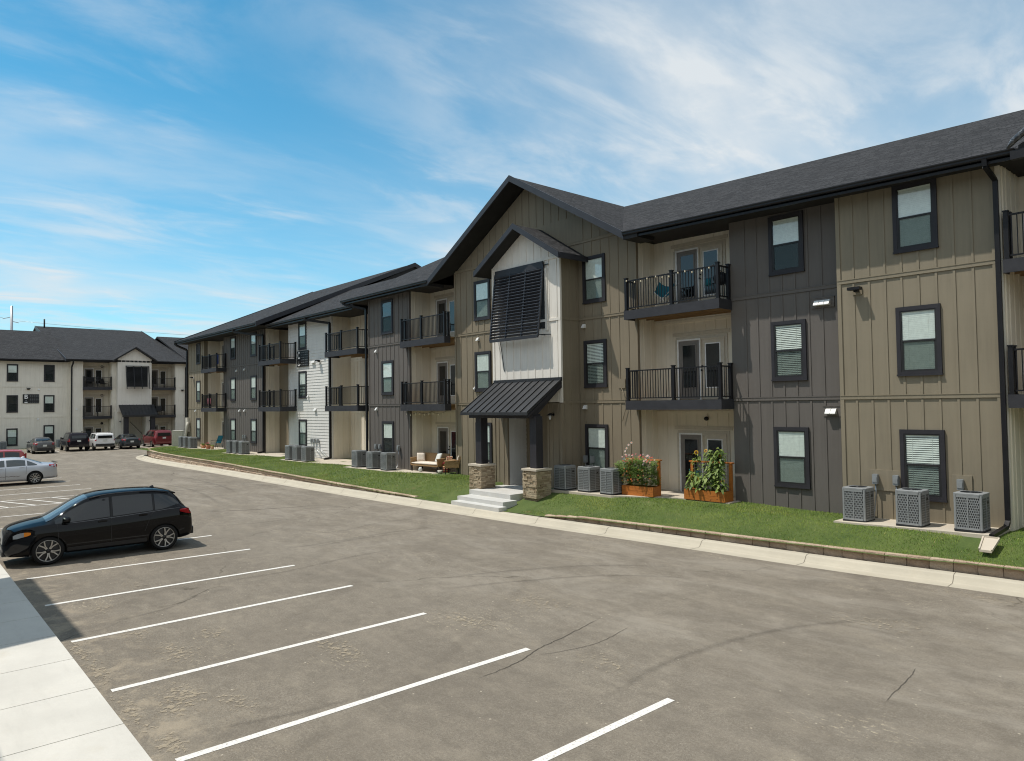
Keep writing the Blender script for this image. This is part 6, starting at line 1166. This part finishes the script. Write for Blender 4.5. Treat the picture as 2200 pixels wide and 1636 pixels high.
# ------------------------------------------------------------------ leaves and flowers
class Leaves:
    def __init__(s): s.v = []; s.f = []; s.t = []
    def leaf(s, p, d, n, L, w, tint, droop=.25):
        p, d, n = Vector(p), Vector(d).normalized(), Vector(n); sd = d.cross(n)
        sd = sd.normalized() if sd.length > 1e-6 else Vector((1, 0, 0)); n = sd.cross(d); o = len(s.v); m_ = p + d * L * .45 + n * L * .06; e = p + d * L - Vector((0, 0, droop * L))
        for q in (p, m_ - sd * w * .5, m_ + sd * w * .5, e): s.v.append(tuple(q)); s.t.append(tint)
        s.v.append(tuple(p + d * L * .75 - Vector((0, 0, droop * L * .5)) - sd * w * .33)); s.v.append(tuple(p + d * L * .75 - Vector((0, 0, droop * L * .5)) + sd * w * .33)); s.t += [tint, tint]
        s.f += [(o, o + 1, o + 2), (o + 1, o + 4, o + 5, o + 2), (o + 4, o + 3, o + 5)]
    def build(s, name, mat, parent):
        me = bpy.data.meshes.new(name); me.from_pydata(s.v, [], s.f); a = me.attributes.new('tint', 'FLOAT', 'POINT'); a.data.foreach_set('value', s.t); me.materials.append(MATS[mat]); return link(name, me, parent)
def planter(loc, rz, L, label):
    t = empty('planter_box', loc, rz, label, 'planter', 'cedar planter boxes on the patio'); D, H = .42, .32; w = L / 2
    m = MB(); m.box(-w, w, 0, .03, 0, H / 2 - .003); m.box(-w, w, 0, .03, H / 2 + .003, H); m.box(-w, w, D - .03, D, 0, H); m.box(-w, -w + .03, .03, D - .03, 0, H); m.box(w - .03, w, .03, D - .03, 0, H); m.build('box', 'cedar', t)
    MB().box(-w + .03, w - .03, .03, D - .03, .05, H - .03).build('soil_bed', 'soil', t)
    for x in (-w + .04, w - .045): MB().box(x - .045, x + .045, D, D + .09, 0, 1.16).build('post', 'cedar', t)
    MB().box(-w - .05, w + .05, D - .02, D + .11, 1.16, 1.20).build('top_rail', 'cedar', t)
    m = MB()
    for i in range(1, 12): x = -w + L * i / 12; m.box(x - .003, x + .003, D + .03, D + .036, H, 1.16)
    for i in range(1, 9): z = H + .84 * i / 9; m.box(-w + .05, w - .05, D + .026, D + .030, z - .003, z + .003)
    m.build('wire_trellis', 'brushed_metal', t); return t
PA = planter((-15.35, 18.98, .74), R(6), 1.22, 'orange stained planter full of pink and white flowers with a wire trellis'); PB = planter((-13.06, 19.44, .74), R(2), 1.46, 'orange stained planter with a tall trellis holding sunflowers')
t = empty('flowering_plant', (-15.38, 19.2, 1.0), R(6), 'bushy flowering plants with pink, white and orange blooms in the planter', 'flowers'); lf = Leaves(); rr = random.Random(11)
for i in range(6500):
    x = rr.gauss(0, .34); x = max(-.78, min(.62, x * 1.35 - .04)); hmax = .86 - .25 * abs(x) ** 2 + rr.uniform(-.1, .1); z = rr.random() ** .8 * hmax; y = rr.uniform(-.20, .18) - .04 * math.sin(x * 9) - .12 * (z > .25); z += .08; a = rr.uniform(0, 6.28)
    if math.sin(x * 13 + z * 7) + math.sin(z * 17 + y * 9) < -1.1: continue
    lf.leaf((x, y, z), (math.cos(a), math.sin(a) * .8 - .25, rr.uniform(-.2, .9)), (0, -.3, 1), rr.uniform(.05, .13), rr.uniform(.014, .036), rr.random() * .9, .15)
lf.build('foliage', 'leaf_fine', t)
m = MB()
for i in range(46):
    x = rr.uniform(-.6, .6); y = rr.uniform(-.25, .12); h_ = rr.uniform(.6, 1.02) - .2 * x * x; m.tube([(x * .8, y, .05), (x * .9, y, h_ * .6), (x, y - .03, h_)], .004, 4)
m.tube([(-.55, 0, .3), (-.58, -.02, .9), (-.50, -.03, 1.25), (-.42, -.03, 1.42)], .004, 4); m.build('stem', 'leaf_fine', t)
def bloom(m, c, r, d=(0, -1, .5), n=8, mi=0, ce=1):
    d = Vector(d).normalized(); u = d.orthogonal().normalized(); w_ = d.cross(u); c = Vector(c)
    for k in range(n):
        a0 = 2 * math.pi * k / n; a1 = a0 + 2 * math.pi / n * .42; am = a0; q = lambda a, rr_: c + (u * math.cos(a) + w_ * math.sin(a)) * rr_
        m.add([q(a0, r * .25), q(a0 - .30 * 6 / n, r * .7) + d * r * .1, q(a0, r), q(a0 + .30 * 6 / n, r * .7) + d * r * .1], [(0, 1, 2, 3)], mi)
    m.add([q(2 * math.pi * k / 8, r * .34) + d * r * .08 for k in range(8)] , [tuple(range(8))], ce)
for mat, n_, zr, sz in (('petal_pink', 30, (.74, 1.12), .036), ('petal_white', 28, (.64, 1.14), .036), ('petal_red', 14, (.84, 1.05), .036), ('petal_orange', 26, (.16, .65), .030)):
    m = MB()
    for i in range(n_):
        x = rr.uniform(-.55, .6); zz = rr.uniform(*zr); y = rr.uniform(-.36, -.2) if mat == 'petal_orange' else rr.uniform(-.34, .02); bloom(m, (x, y, zz), sz * rr.uniform(.8, 1.25), (rr.uniform(-.4, .4), -1, rr.uniform(.2, 1.0)), 7)
    if mat == 'petal_white': [bloom(m, p, .045, (0, -1, .4), 7) for p in ((-.42, -.04, 1.42), (-.5, -.04, 1.3), (-.56, -.04, 1.2), (-.3, -.04, 1.5))]
    m.build('blooms', [mat, 'petal_orange'], t)
def sunflower(loc, h_, lean, heads, seed, label, nl=30, dense=1.0):
    t = empty('sunflower', loc, 0, label, 'sunflower', 'sunflower plants in the planter'); rr = random.Random(seed); lf = Leaves(); st_ = MB(); pts = []
    for i in range(9): f = i / 8; pts.append((lean * f * f + .02 * math.sin(f * 7 + seed), -.03 * math.sin(f * 5), h_ * f))
    st_.tube(pts, [.014 - .007 * i / 8 for i in range(9)], 6); st_.build('stem', 'leaf_green', t)
    for i in range(int(nl * 1.9)):
        f = rr.random() ** .75; k_ = f * 8; i0 = min(int(k_), 7); f = max(f, .13); p = Vector(pts[i0]).lerp(Vector(pts[i0 + 1]), k_ - i0); a = rr.uniform(0, 6.28); L = rr.uniform(.07, .18) * (1.1 - .3 * f); d = Vector((math.cos(a), math.sin(a) * .8 - .2, rr.uniform(-.5, .35) if f > .25 else rr.uniform(.1, .6)))
        L *= 1.15; lf.leaf(p + d.normalized() * rr.uniform(.02, .09), d, (0, -.4, 1), L, L * rr.uniform(.42, .62), rr.random(), rr.uniform(.25, .75))
    lf.build('foliage', 'leaf_green', t)
    for (dx, dz, r, face) in heads:
        m = MB(); c = Vector(pts[8]) + Vector((dx, -.05, dz)); bloom(m, c, r, face, 16, 0, 0); bloom(m, c + Vector((0, -.006, .002)), r * .86, face, 13, 0, 0); d = Vector(face).normalized(); u = d.orthogonal().normalized(); w_ = d.cross(u)
        m.add([c + d * .02 + (u * math.cos(2 * math.pi * k / 14) + w_ * math.sin(2 * math.pi * k / 14)) * r * .45 for k in range(14)], [tuple(range(14))], 1); m.build('flower_head', ['petal_yellow', 'flower_eye'], t)
    return t
sunflower((-13.45, 19.62, 1.0), 1.20, .02, [(0, .03, .085, (.2, -1, .1))], 1, 'tallest left sunflower with a big dark eyed head against the dark door', 26)
sunflower((-13.58, 19.55, 1.0), .62, .0, [(.22, -.22, .065, (.3, -1, .2))], 2, 'short sunflower at the left of the planter with one bright bloom', 40)
sunflower((-13.10, 19.64, 1.0), 1.28, .06, [(-.02, .02, .07, (0, -1, .5))], 3, 'sunflower rising in the middle of the planter with a small yellow head', 34)
sunflower((-12.85, 19.62, 1.0), 1.30, .04, [], 4, 'leafy sunflower without open bloom near the middle of the planter', 60); sunflower((-12.70, 19.66, 1.0), 1.38, .10, [(.02, -.22, .055, (.4, -1, -.4))], 5, 'leafy sunflower drooping to the right over the trellis', 64)
sunflower((-12.58, 19.6, 1.0), 1.28, .06, [], 6, 'leafy sunflower by the right trellis post', 44); sunflower((-12.48, 19.56, 1.0), .34, .02, [(.0, .03, .075, (.2, -1, .2))], 7, 'low sunflower at the right end of the planter facing the lot', 8); sunflower((-13.2, 19.54, 1.0), .5, .02, [], 8, 'low leafy sunflower at the front middle of the planter', 46); sunflower((-12.98, 19.6, 1.0), .95, -.10, [], 9, 'slim sunflower with long bare lower stem', 26)
t = empty('side_table', (-13.75, 20.35, .74), 0, 'small wooden slatted table behind the planters', 'table'); MB().box(-.32, .32, -.2, .2, .52, .55).build('table_top', 'dark_wood', t)
for sx in (-1, 1):
    for sy in (-1, 1): MB().bar((sx * .28, sy * .16, .52), (sx * .34, sy * .2, 0), .03).build('leg', 'black_metal', t)
t = empty('watering_can', (-13.92, 20.3, 1.29), 0, 'sea green watering can standing on the small table', 'watering can'); MB().lathe([(0, 0), (.11, 0), (.13, .03), (.11, .24), (.08, .27), (.07, .26)], (0, 0, 0), 'z', 16).build('body', 'teal_plastic', t); MB().tube([(-.10, 0, .06), (-.2, 0, .18), (-.27, 0, .32)], [.03, .02, .015], 8).build('spout', 'teal_plastic', t); MB().tube([(.08, 0, .26), (.17, 0, .27), (.21, 0, .18), (.18, 0, .08), (.12, 0, .04)], .014, 7).build('handle', 'teal_plastic', t)
# ------------------------------------------------------------------ patio and balcony furniture
def cushion(m, x0, x1, y0, y1, z0, z1, r=.04):
    n = 8; vs = []
    def g(i, j, s):
        u, v = i / n * 2 - 1, j / n * 2 - 1; e = (1 - abs(u) ** 4) * (1 - abs(v) ** 4); zc, hh = (z0 + z1) / 2, (z1 - z0) / 2; return ((x0 + x1) / 2 + u * (x1 - x0) / 2, (y0 + y1) / 2 + v * (y1 - y0) / 2, zc + s * hh * (.35 + .65 * e ** .5))
    for s in (1, -1): vs += [g(i, j, s) for i in range(n + 1) for j in range(n + 1)]
    q = (n + 1) ** 2; fs = [(i * (n + 1) + j, (i + 1) * (n + 1) + j, (i + 1) * (n + 1) + j + 1, i * (n + 1) + j + 1) for i in range(n) for j in range(n)]; fs += [tuple(a + q for a in f)[::-1] for f in fs]
    for i in range(n):
        for (a, b) in (((i, 0), (i + 1, 0)), ((i + 1, n), (i, n)), ((0, i + 1), (0, i)), ((n, i), (n, i + 1))): A_, B_ = a[0] * (n + 1) + a[1], b[0] * (n + 1) + b[1]; fs.append((A_, q + A_, q + B_, B_))
    m.add(vs, fs, 0, True); return m
def pillow(name, mat, c, w, rx, rz, parent=None, label=None, cat=None):
    m = cushion(MB(), -w / 2, w / 2, -w / 2, w / 2, -.06, .06); o = m.build(name, mat, parent); o.location = c; o.rotation_euler = (rx, 0, rz)
    return tag(o, label, cat) if label else o
t = empty('wicker_sofa', (-28.95, 20.0, .66), R(4), 'wicker loveseat with pink cream cushions on the patio below the string lights', 'sofa'); w = 1.02
m = MB(); m.box(-w, w, -.35, .35, .27, .33); m.build('seat', 'wicker', t); m = MB(); m.add([(-w, .30, .33), (w, .30, .33), (w, .42, .86), (-w, .42, .86), (-w, .36, .33), (w, .36, .33), (w, .47, .86), (-w, .47, .86)], [(0, 1, 2, 3), (4, 7, 6, 5), (3, 2, 6, 7), (0, 3, 7, 4), (1, 5, 6, 2)]); m.build('backrest', 'wicker', t)
for s in (-1, 1): m = MB(); m.box(s * w - .03, s * w + .03, -.35, .36, .30, .62); m.tube([(s * w, -.38, .63), (s * w, .36, .64)], .035, 8); m.build('armrest', 'wicker', t)
for sx in (-1, 1):
    for sy in (-1, 1): MB().box(sx * (w - .05) - .022, sx * (w - .05) + .022, sy * .32 - .022, sy * .32 + .022, 0, .28).build('leg', 'black_metal', t)
cushion(MB(), -w + .04, w - .04, -.34, .28, .32, .46).build('cushion', 'cushion_cream', t)
pillow('throw_pillow', 'pillow_white', (-28.35, 20.12, 1.34), .46, R(68), R(-10), None, 'square white pillow leaning on the wicker loveseat', 'pillow'); pillow('throw_pillow', 'cushion_cream', (-29.75, 20.05, 1.32), .40, R(75), R(50), None, 'cream pillow poking above the left arm of the loveseat', 'pillow')
t = empty('wicker_chair', (-26.98, 19.98, .66), R(-48), 'wicker armchair with cream cushions in front of the patio door', 'chair'); w = .36
MB().box(-w, w, -.34, .34, .30, .36).build('seat', 'wicker', t); m = MB(); m.add([(-w, .28, .36), (w, .28, .36), (w, .40, .84), (-w, .40, .84), (-w, .33, .36), (w, .33, .36), (w, .45, .84), (-w, .45, .84)], [(0, 1, 2, 3), (4, 7, 6, 5), (3, 2, 6, 7), (0, 3, 7, 4), (1, 5, 6, 2)]); m.build('backrest', 'wicker', t)
for s in (-1, 1): m = MB(); m.box(s * w - .02, s * w + .02, -.34, .34, .32, .60); m.tube([(s * w, -.36, .61), (s * w, .36, .64)], .03, 8); m.build('armrest', 'wicker', t)
for sx in (-1, 1):
    for sy in (-1, 1): MB().box(sx * .33 - .02, sx * .33 + .02, sy * .31 - .02, sy * .31 + .02, 0, .31).build('leg', 'black_metal', t)
cushion(MB(), -w + .03, w - .03, -.33, .26, .35, .48).build('cushion', 'cushion_cream', t); o = cushion(MB(), -w + .05, w - .05, -.2, .2, -.06, .06).build('cushion', 'cushion_cream', t); o.location = (0, .27, .66); o.rotation_euler = (R(78), 0, 0)
pillow('throw_pillow', 'patterned_cloth', (-27.12, 19.82, 1.28), .40, R(70), R(-75), None, 'red patterned pillow on the wicker armchair', 'pillow')
t = empty('flower_pot', (-27.78, 20.15, .66), 0, 'striped red and tan flower pot between the loveseat and the armchair', 'flower pot'); MB().lathe([(0, 0), (.15, 0), (.19, .32), (.17, .32), (.15, .28), (0, .28)], (0, 0, 0), 'z', 16).build('pot', 'pot_tan', t); m = MB(); [m.lathe([(.156 + .012 * k, .04 + .09 * k), (.163 + .012 * k, .085 + .09 * k)], (0, 0, 0), 'z', 16) for k in range(3)]; m.build('stripes', 'red_paint', t)
lf = Leaves(); [lf.leaf((rr.uniform(-.1, .1), rr.uniform(-.1, .1), .3), (rr.uniform(-1, 1), rr.uniform(-1, 1), 1), (0, 0, 1), .2, .07, rr.random()) for _ in range(50)]; lf.build('foliage', 'leaf_green', t); m = MB(); [bloom(m, (rr.uniform(-.18, .18), rr.uniform(-.18, .1), rr.uniform(.38, .5)), .06) for _ in range(16)]; m.build('blooms', ['petal_red', 'petal_red'], t)
t = empty('flower_pot', (-27.45, 19.55, .66), 0, 'small pale pot at the patio edge in front of the armchair', 'flower pot'); MB().lathe([(0, 0), (.09, 0), (.12, .17), (.10, .17), (0, .14)], (0, 0, 0), 'z', 14).build('pot', 'box_beige', t)
t = empty('lantern', (-29.0, 19.5, .66), 0, 'small pale round ornament by the front leg of the loveseat', 'ornament'); MB().lathe([(0, .24), (.06, .22), (.10, .14), (.08, .03), (.05, 0), (0, 0)], (0, 0, 0), 'z', 14).build('globe', 'plate_pale', t)
# teal folding chair on the far patio
def lawn_chair(loc, rz, label, mat='teal_fabric'):
    t = empty('lawn_chair', loc, rz, label, 'chair'); m = MB(); m.add([(-.27, -.25, .42), (.27, -.25, .42), (.27, .22, .38), (-.27, .22, .38), (-.27, -.25, .44), (.27, -.25, .44), (.27, .22, .40), (-.27, .22, .40)], [(0, 3, 2, 1), (4, 5, 6, 7), (0, 1, 5, 4), (2, 3, 7, 6)]); m.build('seat', mat, t)
    m = MB(); m.add([(-.27, .22, .40), (.27, .22, .40), (.27, .46, 1.0), (-.27, .46, 1.0), (-.27, .24, .40), (.27, .24, .40), (.27, .48, 1.0), (-.27, .48, 1.0)], [(0, 1, 2, 3), (4, 7, 6, 5), (3, 2, 6, 7), (0, 3, 7, 4), (1, 5, 6, 2)]); m.build('backrest', mat, t)
    for s in (-1, 1):
        MB().tube([(s * .29, -.32, 0), (s * .29, -.25, .43), (s * .29, -.26, .62), (s * .31, .25, .64)], .014, 7).build('armrest', 'black_metal', t); MB().tube([(s * .29, .40, 0), (s * .29, .23, .4), (s * .28, .47, 1.0)], .014, 7).build('leg', 'black_metal', t); MB().tube([(s * .29, -.25, .43), (s * .29, .23, .40)], .013, 6).build('frame', 'black_metal', t)
    return t
lawn_chair((-59.3, 20.2, .66), R(20), 'teal sling lawn chair on the farthest patio')
for x, y, s, mt, lab in ((-60.7, 19.6, 1.0, 'pot_tan', 'tan flower pot left of the teal lawn chair'), (-60.2, 19.55, .8, 'terracotta', 'rust flower pot beside the tan pot on the far patio'), (-58.9, 19.45, 1.1, 'terracotta', 'terracotta pot with red blooms in front of the teal lawn chair'), (-58.1, 19.5, .8, 'pot_tan', 'small tan pot right of the teal lawn chair')):
    t = empty('flower_pot', (x, y, .66), 0, lab, 'flower pot'); MB().lathe([(0, 0), (.13 * s, 0), (.18 * s, .28 * s), (.15 * s, .28 * s), (0, .24 * s)], (0, 0, 0), 'z', 14).build('pot', mt, t); lf = Leaves(); [lf.leaf((rr.uniform(-.1, .1), rr.uniform(-.1, .1), .25 * s), (rr.uniform(-1, 1), rr.uniform(-1, 1), 1), (0, 0, 1), .2, .07, rr.random()) for _ in range(26)]; lf.build('foliage', 'leaf_green', t)
    if 'red' in lab: m = MB(); [bloom(m, (rr.uniform(-.2, .2), rr.uniform(-.2, .1), rr.uniform(.34, .5)), .06) for _ in range(14)]; m.build('blooms', ['petal_red', 'petal_red'], t)
# bucket camp chair, bicycle like exercise stand and string lights on the top balcony
t = empty('camp_chair', (-14.9, 20.15, 7.05), R(8), 'teal folding camp chair behind the top balcony railing', 'chair')
m = MB(); nn = 10; vs = [(.34 * (i / nn * 2 - 1), .18 * (j / 4 * 2 - 1) + .1 * (1 - (i / nn * 2 - 1) ** 2), .40 + .20 * (abs(i / nn * 2 - 1) ** 2.2) + .42 * (j / 4) ** 1.5) for i in range(nn + 1) for j in range(5)]
m.add(vs, [(i * 5 + j, (i + 1) * 5 + j, (i + 1) * 5 + j + 1, i * 5 + j + 1) for i in range(nn) for j in range(4)], 0, True); m.build('seat', 'teal_fabric', t)
for a_, b_ in (((-.36, -.25, 0), (.34, -.2, .62)), ((.36, -.25, 0), (-.34, -.2, .62)), ((-.36, .28, 0), (.34, .3, .9)), ((.36, .28, 0), (-.34, .3, .9))): MB().tube([a_, b_], .014, 6).build('leg', 'white_plastic', t)
t = empty('charcoal_grill', (-12.75, 20.2, 7.05), 0, 'black kettle grill with a teal bag at the right end of the top balcony', 'grill'); MB().lathe([(0, .98), (.10, .96), (.22, .86), (.25, .76), (.22, .64), (.10, .55), (0, .54)], (0, 0, 0), 'z', 18).build('bowl', 'black_metal', t)
for k in range(3): a = 2.1 * k + .4; MB().tube([(.14 * math.cos(a), .14 * math.sin(a), .58), (.26 * math.cos(a), .26 * math.sin(a), 0)], .012, 6).build('leg', 'black_metal', t)
MB().tube([(-.05, -.05, .98), (0, -.06, 1.04), (.05, -.05, .98)], .012, 6).build('handle', 'black_metal', t)
m = cushion(MB(), -.09, .09, -.12, .12, -.05, .05); o = m.build('fabric_bag', 'teal_fabric'); o.location = (-13.1, 20.0, 7.72); o.rotation_euler = (R(80), 0, R(15)); tag(o, 'small teal bag hung beside the grill on the top balcony', 'bag')
m = MB(); m.tube([(-13.1, 20.0, 7.84), (-12.95, 20.1, 7.88), (-12.85, 20.15, 7.9)], .006, 4); o = m.build('strap', 'black_metal', o); o.matrix_parent_inverse = o.parent.matrix_basis.inverted()
def string_lights(label, a, b, n, sag, drop):
    t = empty('string_lights', a, 0, label, 'string lights'); d = Vector(b) - Vector(a); pts = []
    for i in range(41): f = i / 40; pts.append(d * f - Vector((0, 0, sag * abs(math.sin(f * math.pi * 3)))))
    MB().tube(pts, .006, 4).build('wire', 'black_metal', t)
    for i in range(n): p = pts[int((i + .5) / n * 40)]; MB().lathe([(0, -drop - .05), (.022, -drop - .03), (.02, -drop), (.008, -drop + .02), (.008, 0)], p, 'z', 8).build('bulb', 'bulb_glow', t)
string_lights('string of small bulbs hanging under the balcony above the wicker furniture', (-30.4, 19.55, 3.55), (-26.9, 19.55, 3.58), 9, .10, .05); string_lights('string of small bulbs wound along the top balcony railing', (-16.1, 19.44, 8.16), (-12.5, 19.44, 8.14), 12, .12, .02)
# towels and things on far balconies
for nm, mt, c, w_, h_, lab in (('towel', 'blue_fabric', (-57.9, 19.75, 7.75), .5, .7, 'blue towel on the rail of the farthest top balcony'), ('towel', 'pink_fabric', (-59.2, 19.52, 4.45), .9, .45, 'pink cloth hung inside the rail of the farthest middle balcony')):
    m = MB(); m.add([(c[0] - w_ / 2 + w_ * i / 6, c[1] + .09 + .02 * math.sin(i * 2), c[2] + (h_ / 2 if j else -h_ / 2 + .04 * math.sin(i * 1.7))) for i in range(7) for j in (0, 1)] + [(c[0] - w_ / 2 + w_ * i / 6, c[1] + .105 + .02 * math.sin(i * 2), c[2] + (h_ / 2 if j else -h_ / 2 + .04 * math.sin(i * 1.7))) for i in range(7) for j in (0, 1)], [(2 * i, 2 * i + 2, 2 * i + 3, 2 * i + 1) for i in range(6)] + [(14 + 2 * i, 14 + 2 * i + 1, 14 + 2 * i + 3, 14 + 2 * i + 2) for i in range(6)] + [(2 * i + 1, 2 * i + 3, 14 + 2 * i + 3, 14 + 2 * i + 1) for i in range(6)], 0, True); tag(m.build(nm, mt), lab, 'towel')
def gas_grill(loc, rz, label):
    t = empty('gas_grill', loc, rz, label, 'grill'); m = MB(); m.rbox(-.38, .38, -.26, .26, .62, .84, .03); m.build('firebox', 'black_metal', t); m = MB(); m.lathe([(.26, -.37), (.26, .37)], (0, .0, .84), 'x', 20); m.v = [(x, y, max(z, .84)) for x, y, z in m.v]; m.add([(.37, y, z) for y, z in ((-.26, .84), (.26, .84), (.18, 1.02), (-.18, 1.02))] + [(-.37, y, z) for y, z in ((-.26, .84), (.26, .84), (.18, 1.02), (-.18, 1.02))], [(0, 1, 2, 3), (7, 6, 5, 4)]); m.build('lid', 'black_metal', t)
    for s in (-1, 1): MB().box(s * .62 - .2 if s > 0 else -.82, .82 if s > 0 else -.42, -.2, .2, .78, .81).build('shelf', 'brushed_metal', t)
    for sx in (-1, 1):
        for sy in (-1, 1): MB().box(sx * .34 - .02, sx * .34 + .02, sy * .22 - .02, sy * .22 + .02, 0, .62).build('leg', 'black_metal', t)
    return t
gas_grill((-88.7, 16.85, 6.35), R(90), 'black gas grill on the upper balcony of the letter B building')
t = lawn_chair((-88.6, 18.2, 6.35), R(120), 'dark folding chair beside the gas grill on the letter B building', 'black_plastic'); lawn_chair((-88.5, 23.7, 3.21), R(70), 'dark chair on the balcony right of the canopy of the letter B building', 'black_plastic')
m = MB(); m.lathe([(0, .55), (.14, .5), (.16, .25), (.12, 0), (0, 0)], (-88.4, 23.2, 3.21), 'z', 12); tag(m.build('storage_bag', 'petal_yellow'), 'yellow bundle on the balcony right of the canopy', 'bundle')
